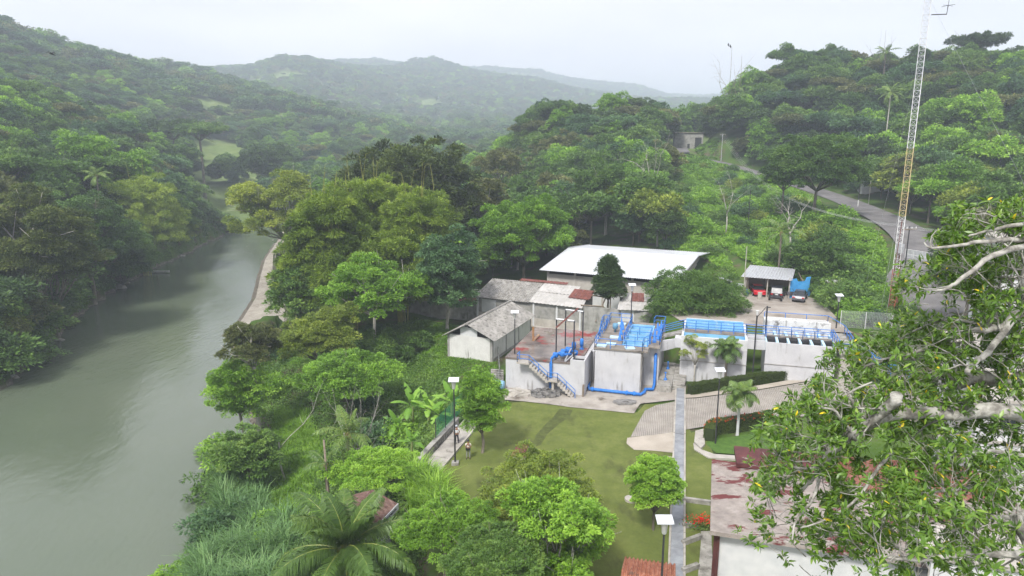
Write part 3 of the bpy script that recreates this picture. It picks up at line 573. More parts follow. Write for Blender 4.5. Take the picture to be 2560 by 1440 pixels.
# side stair on the left flank with blue rails
b = MB(); stairs(b, L2(8.95, 11.0, zt), (-e2[0], -e2[1], 0), du, 5, .42, .26, .75); b.build('side_stair', M['concrete'], B)
b = MB(); rail(b, [L2(8.95, 11.2, zt), L2(8.95, 8.9, 3.62)], 1.05, (.5,), 1); rail(b, [L2(9.6, 11.0, zt - .1), L2(9.6, 8.6, 3.62)], 1.05, (.5,), 1); rail(b, [L2(8.95, 11.2, zt), L2(8.95, 12.8, zt), L2(9.6, 12.8, zt)], 1.05, (.5,), 1); b.build('stair_railing', M['blue'], B)
b = MB(); b.lb(14.7, 14.78, 2.3, 5.1, .2, 4.6); b.build('joint_shadow', M['concrete'], B)
# blue drain pipe around its foot
b = MB(); b.tube([L2(8.75, 4.2, .28), L2(9.0, 2.3, .28), L2(9.2, 1.45, .28), L2(14.9, 1.35, .28), L2(15.2, 2.2, .28), L2(15.2, 3.1, .28), L2(16.0, 3.3, .28), L2(16.05, 4.85, .3), L2(16.05, 4.9, 3.6), L2(16.05, 5.3, 3.8)], .17, 10)
for (s, t) in ((13.4, 1.38), (9.6, 1.44), (14.2, 1.37)):
    q = Vector(L2(s, t, .28)); b.tube([q - Vector(du) * .12, q + Vector(du) * .12], .25, 10)
b.build('drain_pipe', M['blue'], B, True)
for i, (s, t, lab) in enumerate([(10.3, 2.7, 'pale blue hatch cover at the near left corner of the tank deck'), (11.2, 3.6, 'pale blue hatch cover behind the near left one on the tank deck'), (13.4, 2.6, 'pale blue hatch cover lying askew at the front of the tank deck'), (11.2, 6.4, 'pale blue hatch cover halfway back on the left of the tank deck'), (11.2, 12.6, 'pale blue hatch cover at the far left end of the tank deck')]):
    r = empty('hatch_cover', L2(s, t, zt), lab, 'hatch cover', 'pale blue hatch covers on the tank deck'); rz = math.atan2(e1[1], e1[0]) + (.35 if i == 2 else 0)
    MB().box(L2(s, t, zt + .16), (1.05, .85, .05), rz).build('panel', M['paleblue'], r); MB().box(L2(s, t, zt + .07), (.95, .75, .13), rz).build('frame', M['whiteclean'], r)
proto = None
for (s, t) in [(11.9, 5.6), (11.7, 8.2), (11.6, 10.4), (11.3, 11.6), (15.75, 6.0), (16.05, 7.4), (15.6, 8.4), (16.0, 9.6), (15.7, 11.2), (16.05, 12.2)]:
    c = MB().lathe(L2(s, t, zt), [(.24, 0), (.24, .08), (.2, .1), (.07, .95), (.02, 1.0)], 10).build('cone_stand', M['blue'], None, True) if proto is None else proto.copy()
    if proto is None: proto = c; proto_loc = Vector(L2(s, t, 0)); tag(c, 'tall narrow blue cone standing on the tank deck beside the basins', 'cone', 'blue cones on the tank deck')
    else: COL.objects.link(c); c.location = Vector(L2(s, t, 0)) - proto_loc
mt = MB().lathe(L2(10.9, 9.0, zt), [(.1, 0), (.1, .35), (.3, .45), (.34, .8), (.3, 1.05), (.1, 1.12)], 12).build('gear_motor', plain('grey_blue_paint', (.12, .28, .42), .5), None, True); tag(mt, 'squat grey blue motor on a stem at the left of the tank deck', 'motor')
# passage right of the tank: bench block, steps
P_ = empty('service_block', L2(17.0, 4.2, 0), 'low stained concrete block with blue valves in the passage beside the tank', 'concrete block')
MB().lb(16.45, 18.0, 3.4, 12, -.3, .75).build('plinth', M['concrete'], P_)
for t in (5.5, 9.5): MB().lathe(L2(17.2, t, .75), [(.2, 0), (.2, .1), (.06, .3), (.06, .8), (.16, .85), (.03, .95)], 8).build('valve', M['blue'], P_)
b = MB()
for i in range(4): b.lb(18.02, 19.4, 4.4 + i * .35, 12, -.3, .17 * (i + 1) + .003 * i)
tag(b.build('steps', M['concrete']), 'four worn concrete steps between the tall tank and the long basin', 'steps')
# ------------------------------------------------------------------ long basin (C)
C_ = empty('long_basin', L2(18.6, 8.1, 0), 'long white basin with pale blue lining seen behind the small palm', 'water tank')
zc = 5.3
b = MB(); b.lb(18.6, 25.85, 8.1, 15.9, -.3, 4.1); b.lb(17.9, 18.6, 8.1, 9.5, 3.9, 5.0); b.build('wall', M['white'], C_)
b = MB(); b.lb(18.6, 25.85, 8.1, 8.4, 4.1, zc); b.lb(18.6, 18.85, 8.4, 15.9, 4.1, zc); b.lb(25.6, 25.85, 8.4, 15.9, 4.1, zc); b.lb(18.85, 25.6, 15.6, 15.9, 4.1, zc + .25); b.lb(18.85, 25.6, 10.5, 11.0, 4.1, zc - .15); b.lb(18.85, 25.6, 11.5, 11.8, 4.1, zc - .15)
b.build('upper_wall', M['whiteclean'], C_)
b = MB(); b.lb(18.6, 25.9, 10.45, 11.85, zc - .15, zc - .02); b.build('walkway', deck, C_)
b = MB()
b.lb(18.85, 25.6, 8.4, 8.43, 4.12, zc + .01); b.lb(18.85, 25.6, 10.4, 10.44, 4.12, zc - .16); b.lb(18.85, 18.88, 8.43, 10.4, 4.12, zc + .01); b.lb(25.57, 25.6, 8.43, 10.4, 4.12, zc + .01)
b.lb(18.85, 25.6, 15.56, 15.6, 4.12, zc + .26); b.lb(18.85, 18.88, 11.86, 15.56, 4.12, zc + .01); b.lb(25.57, 25.6, 11.86, 15.56, 4.12, zc + .01)
b.build('basin_lining', M['pool'], C_)
b = MB(); b.lb(18.9, 25.55, 8.45, 10.38, 4.1, 4.45); b.lb(18.9, 25.55, 11.86, 15.5, 4.1, 4.4); b.build('basin_water', bpy.data.materials['murky_basin_water'], C_)
b = MB(); b.lb(18.5, 25.95, 8.0, 8.095, 2.45, 2.5); b.build('joint', M['concrete'], C_)
b = MB(); rail(b, [L2(18.7, 10.5, zc), L2(25.8, 10.5, zc), L2(27.9, 10.5, zc)], 1.0, (.33, .66), 1.5); rail(b, [L2(18.7, 11.8, zc), L2(25.8, 11.8, zc), L2(27.9, 11.8, zc)], 1.0, (.33, .66), 1.5)
rail(b, [L2(16.4, 9.9, zt), L2(18.7, 10.5 + 1.3, zc)], 1.0, (.5,), 2.5); rail(b, [L2(16.4, 9.0, zt), L2(18.7, 10.5, zc)], 1.0, (.5,), 2.5)
b.build('railing', M['blue'], C_)
MB().prism([L2(16.4, 9.0), L2(18.6, 10.45), L2(18.6, 11.8), L2(16.4, 9.9)], [4.6, 4.9, 4.9, 4.6], [4.88, 5.1, 5.1, 4.88]).build('footbridge', M['concrete'], C_)
MB().prism([L2(16.42, 7.9), L2(18.58, 8.9), L2(18.58, 9.2), L2(16.42, 8.2)], [3.3, 3.8, 3.8, 3.3], [4.6, 4.8, 4.8, 4.6]).build('channel', M['white'], C_)
# ------------------------------------------------------------------ filter cells (D)
Dd = empty('filter_cells', L2(27.8, 8.4, 0), 'white filter block with a row of six dark cells and blue railings', 'water tank')
b = MB(); b.lb(27.8, 35.0, 8.4, 13.6, -.3, 4.0); b.lb(25.85, 27.8, 8.8, 9.1, 4.2, 5.25); b.lb(25.85, 27.8, 10.5, 11.8, 4.9, 5.15); b.build('wall', M['white'], Dd)
MB().lb(27.72, 35.05, 8.31, 8.395, 2.75, 2.79).build('joint', M['concrete'], Dd)
MB().lb(27.8, 35.0, 8.4, 8.62, 4.0, zc - .05).build('front_wall', M['white'], Dd)
b = MB(); cw = 7.2 / 6
for i in range(7): s = 27.8 + i * cw; b.lb(max(27.8, s - .13), min(35, s + .13), 8.62, 10.6, 4.0, zc + (.06 if i % 2 else .0))
for i in range(7): s = 27.8 + i * cw; b.lb(max(27.8, s - .13), min(35, s + .13), 11.7, 13.6, 4.0, zc)
b.build('dividing_wall', M['paleblue'], Dd)
b = MB(); b.lb(27.8, 35.0, 10.6, 11.7, 4.0, zc - .03); b.build('walkway', deck, Dd)
gm_ = plain('black_grille', (.025, .025, .028), .9)
for i in range(6):
    s = 27.8 + i * cw + .15; g_ = MB(); g_.prism([L2(s, 10.05), L2(s + cw - .3, 10.05), L2(s + cw - .3, 10.58), L2(s, 10.58)], 4.7, [zc - .1, zc - .1 + (.16 if i % 2 else 0), zc + .1, zc + .1 - (.16 if i % 2 else 0)])
    for k in range(5): g_.lb(s + .08 + k * .18, s + .12 + k * .18, 10.0, 10.05, 4.7, zc - .15)
    g_.build('grille', gm_, Dd)
b = MB(); b.lb(27.95, 34.85, 8.65, 10.0, 4.0, 4.5); b.lb(27.95, 34.85, 11.75, 13.5, 4.0, 4.4); b.build('cell_water', bpy.data.materials['murky_basin_water'], Dd)
b = MB(); b.lb(27.9, 29.9, 13.65, 14.0, 1, 6.5); b.lb(29.9, 35.2, 14.4, 14.7, 1, 6.4); b.lb(27.9, 28.2, 14.0, 16.2, 1, 6.3); b.lb(34.9, 35.2, 14.7, 16.3, 1, 6.2); b.lb(28.2, 34.9, 16.0, 16.3, 1, 6.3); b.lb(29.6, 29.9, 14.0, 14.7, 1, 6.45); b.lb(28.2, 34.9, 14.7, 16.0, 1, 5.7)
b.lb(27.8, 35.0, 13.6, 13.65, 1, 4.6)
b.build('rear_chamber', mat('grimy_white_concrete', [(.3, (.55, .55, .55)), (.7, (.68, .68, .67))], .7, .8, .1, streak=((.10, .09, .08), 1.0), spots=((.2, .19, .18), .56, .66, .9)), Dd)
b = MB(); rail(b, [L2(27.9, 10.6, zc), L2(29.3, 10.6, zc), L2(30.6, 10.6, zc), L2(31.8, 10.6, zc), L2(33, 10.6, zc), L2(34.9, 10.6, zc)], 1.0, (.5,), 1.3); rail(b, [L2(27.9, 11.8, zc), L2(34.9, 11.8, zc)], 1.0, (.5,), 1.3)
rail(b, [L2(28.0, 16.2, 6.2), L2(35.1, 16.2, 6.2), L2(36.9, 15.6, 5.3)], .7, (), 2.5); rail(b, [L2(36.9, 15.6, 5), L2(36.9, 7.4, 5)], 1.0, (.5,), 1.6); rail(b, [L2(35.3, 13.4, 5), L2(35.3, 7.4, 5), L2(36.9, 7.4, 5)], 1.0, (.5,), 1.7)
rail(b, [L2(36.9, 7.45, 5), L2(40.3, 7.45, 2.75)], 1.0, (.5,), 1.7); rail(b, [L2(36.9, 8.6, 5), L2(40.3, 8.6, 2.75), L2(42, 8.6, 2.75), L2(42, 7.2, 2.4)], 1.0, (.5,), 1.7)
b.build('railing', M['blue'], Dd)
MB().lb(35.2, 37.0, 7.4, 15.8, 4.75, 4.97).build('landing', M['concrete'], Dd)
b = MB(); stairs(b, L2(37.0, 7.5, 4.97), du, dv, 9, .37, .25, 1.05); b.lb(40.2, 42.2, 7.3, 8.7, 2.3, 2.72); b.lb(35.4, 36.8, 7.7, 15.6, 1, 4.75) ; b.build('stair', M['lightconc'], Dd)

# ------------------------------------------------------------------ white shed with grey gable roof
def frame_of(o, ang):
    c, s = math.cos(ang), math.sin(ang)
    return lambda a, b, z=0.0: (o[0] + a * c - b * s, o[1] + a * s + b * c, z)
def fbox(mb, F, a0, a1, b0, b1, z0, z1, m=0): return mb.prism([F(a0, b0)[:2], F(a1, b0)[:2], F(a1, b1)[:2], F(a0, b1)[:2]], z0, z1, m)
F = frame_of((-8.3, 85.0), rad(-23))
brick = mat('whitewashed_block', [(.3, (.58, .57, .55)), (.7, (.72, .71, .69))], 1, .85, .1, streak=((.14, .13, .11), .8))
nn_ = brick.node_tree; pp_ = [x for x in nn_.nodes if x.type == 'BSDF_PRINCIPLED'][0]; bt = nn_.nodes.new('ShaderNodeTexBrick'); bt.inputs['Scale'].default_value = 2.2; bt.inputs['Mortar Size'].default_value = .02
tcn = nn_.nodes.new('ShaderNodeTexCoord'); mpn = nn_.nodes.new('ShaderNodeMapping'); mpn.inputs['Rotation'].default_value = (rad(90), 0, 0); mpn.inputs['Scale'].default_value = (1, 1, 1); nn_.links.new(tcn.outputs['Object'], mpn.inputs[0]); nn_.links.new(mpn.outputs[0], bt.inputs['Vector'])
inv = nn_.nodes.new('ShaderNodeMath'); inv.operation = 'SUBTRACT'; inv.inputs[0].default_value = 1; nn_.links.new(bt.outputs['Fac'], inv.inputs[1]); _bump(nn_, pp_, inv.outputs[0], .5, .04)
sh = empty('block_shed', F(0, 0, 0), 'white block shed with weathered grey gable roof beside the red roofed tank', 'shed')
b = MB(); fbox(b, F, 0, 6.3, 0, .2, -1, 2.9); fbox(b, F, 0, .2, .2, 13, -1, 2.9); fbox(b, F, 6.1, 6.3, .2, 13, -1, 3.0); fbox(b, F, 0, 6.3, 13, 13.2, -1, 3.0)
b.build('wall', brick, sh)
for q in ((6.0, 6.34, -.04, .3, -1, 3.1), (-.04, .25, -.04, .3, -1, 2.95), (6.28, 6.36, 4.3, 4.5, -1, 3.02), (6.28, 6.36, 8.6, 8.8, -1, 3.02), (6.28, 6.36, 13, 13.2, -1, 3.02)): fbox(MB(), F, *q).build('corner_post', M['block'], sh)
b = MB(); fbox(b, F, 1.8, 2.9, .05, .12, 2.9, 4.1); fbox(b, F, 2.94, 4.2, .03, .1, 2.9, 4.0); b.build('gable_board', M['whiteclean'], sh)
MB().add([F(.3, .3, 2.92), F(6.0, .3, 2.92), F(3.1, .3, 4.5)], [(0, 1, 2)]).build('gable_gap', M['dark'], sh)
b = MB(); corr(b, F(-.5, -.7, 2.75), F(-.5, 13.6, 2.75), F(3.1, 13.6, 4.65), F(3.1, -.7, 4.65), .45, .05); corr(b, F(7.0, -.7, 2.85), F(7.0, 13.6, 2.85), F(3.1, 13.6, 4.65), F(3.1, -.7, 4.65), .45, .05)
b.tube([F(3.1, -.75, 4.68), F(3.1, 13.65, 4.68)], .14, 6); rf = b.build('roof', M['fibre'], sh)
b = MB(); fbox(b, F, 6.37, 6.42, 0, 13.2, -1, .25); b.build('stained_base', M['block'], sh)

# ------------------------------------------------------------------ long low shed behind
F = frame_of((-5.9, 102.3), rad(-25))
ls = empty('long_shed', F(0, 0, 0), 'long low block shed with patched grey and rusty corrugated roof', 'shed')
b = MB(); fbox(b, F, .3, 17.2, .5, .7, -.5, 3.9); fbox(b, F, .3, .5, .7, 5.6, -.5, 4.2); fbox(b, F, 17.0, 17.2, .7, 5.6, -.5, 4.2); fbox(b, F, .3, 17.2, 5.6, 5.8, -.5, 5.0); b.build('wall', M['block'], ls)
b = MB(); fbox(b, F, .3, 17.2, .42, .5, -.5, 1.5); b.build('lower_wall', M['lightconc'], ls)
for q in (.3, 5.4, 9.7, 13.4, 17.0): fbox(MB(), F, q, q + .28, .36, .6, -.5, 3.95).build('pillar', M['whiteclean'], ls)
MB().prism([F(1.2, .38)[:2], F(3.6, .38)[:2], F(3.6, .42)[:2], F(1.2, .42)[:2]], 1.6, 3.6).build('panel', M['whiteclean'], ls)
b = MB(); corr(b, F(0, 0, 3.9), F(9.3, 0, 3.9), F(9.3, 6.1, 5.7), F(.2, 6.1, 5.7), .4, .05); b.build('roof', M['fibre'], ls)
b = MB(); corr(b, F(9.2, 0.05, 3.98), F(17.6, -.1, 3.9), F(17.3, 3.2, 4.85), F(9.2, 3.2, 4.95), .6, .04); corr(b, F(9.25, 3.1, 5.0), F(15.4, 3.1, 4.95), F(15.2, 6, 5.7), F(9.3, 6.1, 5.75), .6, .04); b.build('pale_roof', M['fibrelight'], ls)
b = MB(); corr(b, F(14.6, 2.2, 4.75), F(17.9, 2.1, 4.7), F(17.8, 5.0, 5.45), F(14.6, 5.0, 5.5), .5, .03); corr(b, F(5, 6.0, 5.8), F(13, 5.8, 5.85), F(13, 6.9, 5.95), F(5, 6.9, 5.95), .5, .03); b.build('rusty_roof', M['rust'], ls)
b = MB(); b.tube([F(17.2, .5, 4.2), F(20.5, .7, 4.3)], .1, 5); b.tube([F(18, 3, 5.2), F(20.8, 3, 5.1)], .1, 5); b.tube([F(19.5, 0.4, 2), F(20.0, 3.4, 5.0)], .1, 5); b.tube([F(20.5, .7, 1.5), F(20.5, .7, 4.3)], .1, 5); b.tube([F(20.8, 3, 1.5), F(20.8, 3, 5.1)], .1, 5); b.build('bare_rafter', M['wood'], ls)
# block boundary wall right of it
b = MB(); fbox(b, F, 17.2, 27.8, .6, .85, -.5, 4.1); tag(b.build('block_wall', M['block']), 'unpainted grey block wall running from the long shed to the mango tree', 'wall')
b = MB(); fbox(b, F, 17.2, 27.8, .4, .6, -.5, .3); fbox(b, F, 0, 17.2, -.2, .36, -.5, .35); tag(b.build('footing_ledge', M['lightconc']), 'low pale concrete ledge along the foot of the block wall', 'ledge')
# small rusty lean-to at its left end
rs = empty('lean_to', F(-5, 1, 0), 'small grey block lean-to with rusty sheets left of the long shed', 'shed')
b = MB(); fbox(b, F, -5.6, -.1, 1.5, 1.7, -.5, 2.6); fbox(b, F, -5.6, -5.4, 1.7, 6, -.5, 2.6); b.build('wall', M['block'], rs)
b = MB(); corr(b, F(-6, 1.2, 2.75), F(-2.6, 1.2, 2.7), F(-2.8, 6, 3.4), F(-6, 6, 3.3), .5, .05); corr(b, F(-2.4, 1.0, 2.8), F(.1, 1.0, 2.75), F(.1, 5, 3.5), F(-2.2, 5, 3.5), .5, .05); b.build('rusty_roof', M['rust'], rs)
b = MB(); corr(b, F(-3.4, 2.6, 3.2), F(-1.4, 2.5, 3.2), F(-1.5, 5.6, 3.7), F(-3.2, 5.6, 3.7), .5, .04); b.build('pale_sheet', M['fibrelight'], rs)
# outer boundary wall at far left behind tree
b = MB(); fbox(b, F, -16, -5.6, 2.5, 2.7, -1.5, 1.6); tag(b.build('block_wall', M['block']), 'low mossy block wall half hidden behind the pale trunked tree', 'wall')

# ------------------------------------------------------------------ big warehouse
F = frame_of((4.6, 109.2), rad(-25.5))
wh = empty('warehouse', F(0, 0, 1), 'large warehouse with shiny white metal roof and half painted block walls', 'warehouse')
b = MB(); fbox(b, F, .9, 21.5, .9, 1.15, 0, 3.6); fbox(b, F, .9, 1.15, 1.15, 22, 0, 3.6); fbox(b, F, 21.2, 21.5, 1.15, 22, 0, 3.6); b.build('painted_wall', M['whiteclean'], wh)
b = MB(); fbox(b, F, .92, 21.48, .92, 1.13, 3.6, 6.1); fbox(b, F, .92, 1.13, 1.13, 22, 3.6, 6.1); fbox(b, F, 21.22, 21.48, 1.13, 22, 3.6, 6.3); fbox(b, F, .92, 21.48, 22, 22.2, 0, 6.6)
b.add([F(21.35, 1.2, 6.3), F(21.35, 22, 6.3), F(21.35, 22, 7.6), F(21.35, 12, 8.6), F(21.35, 1.2, 6.9)], [(0, 1, 2, 3, 4)]); b.build('block_wall', M['tanblock'], wh)
for q in (.85, 5.5, 10.2, 14.9, 19.3): fbox(MB(), F, q, q + .35, .82, 1.0, 0, 6.7).build('column', M['tanblock'], wh)
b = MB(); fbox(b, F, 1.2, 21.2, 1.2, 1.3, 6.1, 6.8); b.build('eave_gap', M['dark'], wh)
b = MB(); fbox(b, F, 13.2, 15.0, .84, .9, 1.6, 3.4); b.build('opening', M['dark'], wh)
b = MB(); corr(b, F(0, -.3, 6.85), F(22.2, -.3, 6.85), F(22.9, 11.8, 8.9), F(.5, 11.8, 8.9), .35, .03); b.build('roof', M['roofmetal'], wh)
b = MB(); corr(b, F(.5, 11.75, 8.9), F(22.9, 11.75, 8.9), F(22.9, 22.8, 7.9), F(.5, 22.8, 7.9), .35, .03); b.build('rear_roof', M['roofmetal'], wh)
b = MB(); b.tube([F(0, -.35, 6.85), F(.5, 11.8, 8.93), F(.5, 22.8, 7.93)], .09, 4); b.tube([F(22.2, -.35, 6.85), F(22.9, 11.8, 8.93), F(22.9, 22.8, 7.93)], .09, 4); b.build('roof_trim', M['galv'], wh)
# ------------------------------------------------------------------ small white shed behind the tank deck
F = frame_of((15.2, 92.6), rad(-10))
ws = empty('white_shed', F(0, 0, 0), 'small white shed with flat grey and rust roof behind the blue railings', 'shed')
b = MB(); fbox(b, F, 0, 6.6, 0, 6, 0, 4.3); b.build('wall', M['whiteclean'], ws)
b = MB(); corr(b, F(-.5, -.5, 4.35), F(6.9, -.5, 4.35), F(6.9, 3.0, 4.8), F(-.3, 3.0, 4.8), .6, .03); corr(b, F(3.2, 2.9, 4.85), F(6.9, 2.9, 4.85), F(6.9, 6.4, 5.3), F(3.2, 6.4, 5.3), .6, .03); corr(b, F(0.1, 2.9, 4.85), F(1.3, 2.9, 4.85), F(1.4, 6.4, 5.3), F(.4, 6.4, 5.3), .6, .03); b.build('roof', M['fibrelight'], ws)
b = MB(); corr(b, F(1.3, 2.85, 4.87), F(3.2, 2.85, 4.87), F(3.2, 6.4, 5.32), F(1.4, 6.4, 5.32), .6, .03); b.build('rusty_roof', M['rust'], ws)
b = MB(); rgx = random.Random(4)
for k in range(9): fbox(b, F, 1.0 + k * .32, 1.0 + k * .32 + .2, -.03, -.01, 1.9, 2.0 + rgx.random() * .35)
b.build('worn_lettering', M['block'], ws)
fbox(MB(), F, 0, 1, 0, 1, 0, 1)

# ------------------------------------------------------------------ carport workshop
cp_ = [(*G2(1862, 740, 5), 5), (*G2(1915, 747, 5), 5), (*G2(1971, 745, 5), 5)]
dirx = np.array(cp_[2][:2]) - np.array(cp_[0][:2]); ang = math.atan2(dirx[1], dirx[0]); F = frame_of(cp_[0], ang); LW = np.linalg.norm(dirx)
wk = empty('carport', cp_[0], 'open car workshop with grey metal lean-to roof and blue tarp side', 'carport')
b = MB(); corr(b, F(-.8, -.6, 8.0), F(LW + .2, -.6, 7.7), F(LW + 1.8, 6.5, 8.2), F(1.2, 6.5, 8.55), .4, .03); b.build('roof', M['galv'], wk)
for a_, b_ in ((0, 0), (LW * .5, 0), (LW, 0), (.8, 6), (LW * .5 + .6, 6), (LW + 1.2, 6)): MB().tube([F(a_, b_, 4.6), F(a_, b_, 7.9)], .1, 6).build('post', M['paletrunk'], wk)
b = MB(); fbox(b, F, .6, LW + 1.2, 6.05, 6.15, 4.6, 8.1); fbox(b, F, .5, .58, 1, 6.05, 4.6, 7.0); b.build('rear_wall', M['wood'], wk)
tp = MB(); n_ = 10
for i in range(n_ + 1):
    for j in range(7):
        y_ = i / n_ * 5.2; z_ = 4.75 + j / 6 * 3.05; tp.v.append(F(LW + .1 + .10 * math.sin(i * 1.3 + j) + y_ * .62, y_ * .5, z_ - (.25 * (i / n_) if j == 0 else 0) - (.5 if (j == 6 and 3 < i < 8) else 0)))
for i in range(n_):
    for j in range(6): a = i * 7 + j; tp.f.append((a, a + 7, a + 8, a + 1)); tp.m.append(0)
tp.build('tarp', M['tarp'], wk)
# ------------------------------------------------------------------ foliage generators
def unit(v): return v / (np.linalg.norm(v, axis=-1, keepdims=True) + 1e-9)
def leaf_quads(C, A, L, W, tint, rg, up=.7):
    """diamond leaves: C base points, A axes, L lengths, W widths"""
    n = len(C); s = unit(np.cross(A, np.array([0, 0, 1.0]) + rg.normal(0, up, (n, 3)))); nn = np.cross(s, A)
    L = np.broadcast_to(L, n)[:, None]; W = np.broadcast_to(W, n)[:, None]
    mid = C + A * L * .45 + nn * L * .06
    V = np.stack([C, mid + s * W / 2, C + A * L - nn * L * .05, mid - s * W / 2], 1)
    return V.reshape(-1, 3), np.arange(4 * n).reshape(n, 4), np.repeat(tint, 4)
def crown_leaves(rg, R, Hc, nl, nc, nlv, leaf, asp, style, cl):
    """leaf clumps spread through billows; returns verts, quads, tint, lobe centres (crown centre at origin)"""
    lobes = []
    for i in range(nl):
        th = i * 2.399 + rg.uniform(-.4, .4); q = (i + .5) / nl
        if style == 'umbrella': z = rg.uniform(-.15, .5) * (1 - q * .6); rr = math.sqrt(q) * .78; lr = rg.uniform(.24, .36)
        elif style == 'tall': z = -.85 + 1.7 * q; rr = .42 * rg.uniform(.5, 1.2) * math.sqrt(max(.1, 1 - z * z * .8)); lr = rg.uniform(.38, .55)
        elif style == 'cone': z = -.8 + 1.5 * q; rr = .40 * (1 - q * .8); lr = (.62 - q * .38)
        elif style == 'open': z = rg.uniform(-.6, .8); rr = .72 * math.sqrt(max(.05, 1 - z * z)) * rg.uniform(.6, 1.1); lr = rg.uniform(.22, .34)
        else: z = .85 - 1.35 * q; rr = .62 * math.sqrt(max(.02, 1 - z * z)); lr = rg.uniform(.34, .5)
        q_ = 1 if style in ('loose', 'open') else .35; j_ = 1 + q_ * rg.uniform(-.28, .22); rr *= j_; lr *= 1 + q_ * rg.uniform(-.32, .22)
        lobes.append((rr * math.cos(th), rr * math.sin(th), z * .75 + rg.normal(0, .06), lr))
    C = []; A = []; Tn = []; lc = []; rc = cl * R; fl = .42 if style == 'umbrella' else .8
    for (x, y, z, lr) in lobes:
        k = nc; ii = np.arange(k) + .5; ph = np.arccos(1 - 2 * ii / k * .80); tt = math.pi * (1 + 5 ** .5) * ii + rg.uniform(0, 6)
        d = unit(np.stack([np.cos(tt) * np.sin(ph), np.sin(tt) * np.sin(ph), np.cos(ph)], 1) + rg.normal(0, .2, (k, 3)))
        c0 = np.array([x * R, y * R, z * Hc / 2]); lrm = lr * R; lc.append(c0); cc = c0 + d * lrm * np.array([1, 1, fl]) * rg.uniform(.72, 1.15, (k, 1)); lt = rg.normal(0, .08); ct = rg.normal(0, .12, k)
        cs = rc * rg.uniform(.65, 1.25, (k, 1, 1)); o = rg.normal(0, 1, (k, nlv, 3)); o[..., 2] = np.abs(o[..., 2]) * 1.0 - .25; o = unit(o) * rg.uniform(.55, 1.0, (k, nlv, 1)); 
        P = cc[:, None] + o * cs * np.array([1, 1, .55]) - (o[..., :2] ** 2).sum(-1, keepdims=True) * cs * np.array([0, 0, .22])
        ax = unit(o * np.array([1, 1, .5]) + d[:, None] * .35 + rg.normal(0, .35, (k, nlv, 3)) - np.array([0, 0, .12]))
        C.append(P.reshape(-1, 3)); A.append(ax.reshape(-1, 3)); Tn.append((.5 + lt + ct[:, None] + rg.normal(0, .12, (k, nlv))).reshape(-1))
    C = np.concatenate(C); A = np.concatenate(A); Tn = np.clip(np.concatenate(Tn), .02, .95)
    L = leaf * rg.uniform(.65, 1.3, len(C)); V, Q, t = leaf_quads(C, A, L, L * asp, Tn, rg, .38)
    return V, Q, t, lc
def tube_np(rg, pts, r, n=5):
    mb = MB(); mb.tube(pts, r, n); return mb
def tree_mesh(name, seed, Ht, R, Hc, nl=10, nc=20, nlv=14, leaf=.45, asp=.45, style='round', cl=.2, trunk_r=None, lean=(0, 0), limbs=True, yellow=0):
    rg = np.random.default_rng(seed); V, Q, t, lc = crown_leaves(rg, R, Hc, nl, nc, nlv, leaf, asp, style, cl)
    cz = Ht - Hc / 2 - (.1 if style != 'umbrella' else 0) * R; V = V + np.array([lean[0], lean[1], cz])
    top = V[:, 2].max(); V[:, 2] += (Ht - top)
    cz += Ht - top
    if yellow: k = rg.random(len(Q)) < yellow; t = t.copy(); t.reshape(-1, 4)[k] = 1.0
    cm = np_mesh(name + '_crown', V, Q, t)
    tr = trunk_r or max(.07, Ht * .018); mb = MB(); fork = max(.15 * Ht, cz - Hc * .42)
    p0 = Vector((0, 0, -.4)); p1 = Vector((lean[0] * .4 + rg.normal(0, .15), lean[1] * .4 + rg.normal(0, .15), fork * .55)); p2 = Vector((lean[0] * .75, lean[1] * .75, fork))
    mb.tube([p0, p0.lerp(p1, .15), p1, p2], [tr * 1.5, tr * 1.05, tr * .9, tr * .75], 7)
    if limbs:
        for k, c in enumerate(lc):
            e = Vector((c[0] + lean[0], c[1] + lean[1], c[2] + cz)); m_ = p2.lerp(e, .5) + Vector((rg.normal(0, .06) * R, rg.normal(0, .06) * R, -.06 * R)); mb.tube([p2 - Vector((0, 0, tr)), m_, e], [tr * .6, tr * .36, tr * .12], 5)
            for q in range(2):
                f = m_.lerp(e, .4) ; g_ = e + Vector(rg.normal(0, .22 * R, 3)); mb.tube([f, g_], [tr * .22, tr * .06], 4)
    me = bpy.data.meshes.new(name + '_trunk'); me.from_pydata(mb.v, [], mb.f); me.polygons.foreach_set('use_smooth', [True] * len(mb.f)); me.update()
    return cm, me
def set_slot(o, m):
    if not o.data.materials: o.data.materials.append(None)
    o.material_slots[0].link = 'OBJECT'; o.material_slots[0].material = m
def place_tree(name, cm, tm, loc, leafm, barkm, label, cat='tree', group=None, rz=0, sc=(1, 1, 1), part='crown'):
    r = empty(name, loc, label, cat, group); r.rotation_euler.z = rz; r.scale = sc
    c = bpy.data.objects.new(part, cm); COL.objects.link(c); c.parent = r; set_slot(c, leafm)
    if tm is not None: t = bpy.data.objects.new('trunk', tm); COL.objects.link(t); t.parent = r; set_slot(t, barkm)
    return r
HAND = []   # (x, y, radius) already occupied
def fill(R, hc, nl, leaf, asp, cl, cov, cap=72000):
    """clump count and leaves per clump so that clumps just close the crown and still read one by one"""
    rc = min(max(cl * R, leaf * 1.9), 1.5 + R * .02); area = 2 * math.pi * R * (R * .6 + hc * .45); nc = max(5, int(math.ceil(cov * area / (math.pi * rc * rc) / nl)))
    nlv = max(10, int(2.3 * math.pi * rc * rc / (leaf * leaf * asp * .5))); nlv = min(nlv, max(12, int(cap / (nc * nl)))); return nc, nlv, rc / R
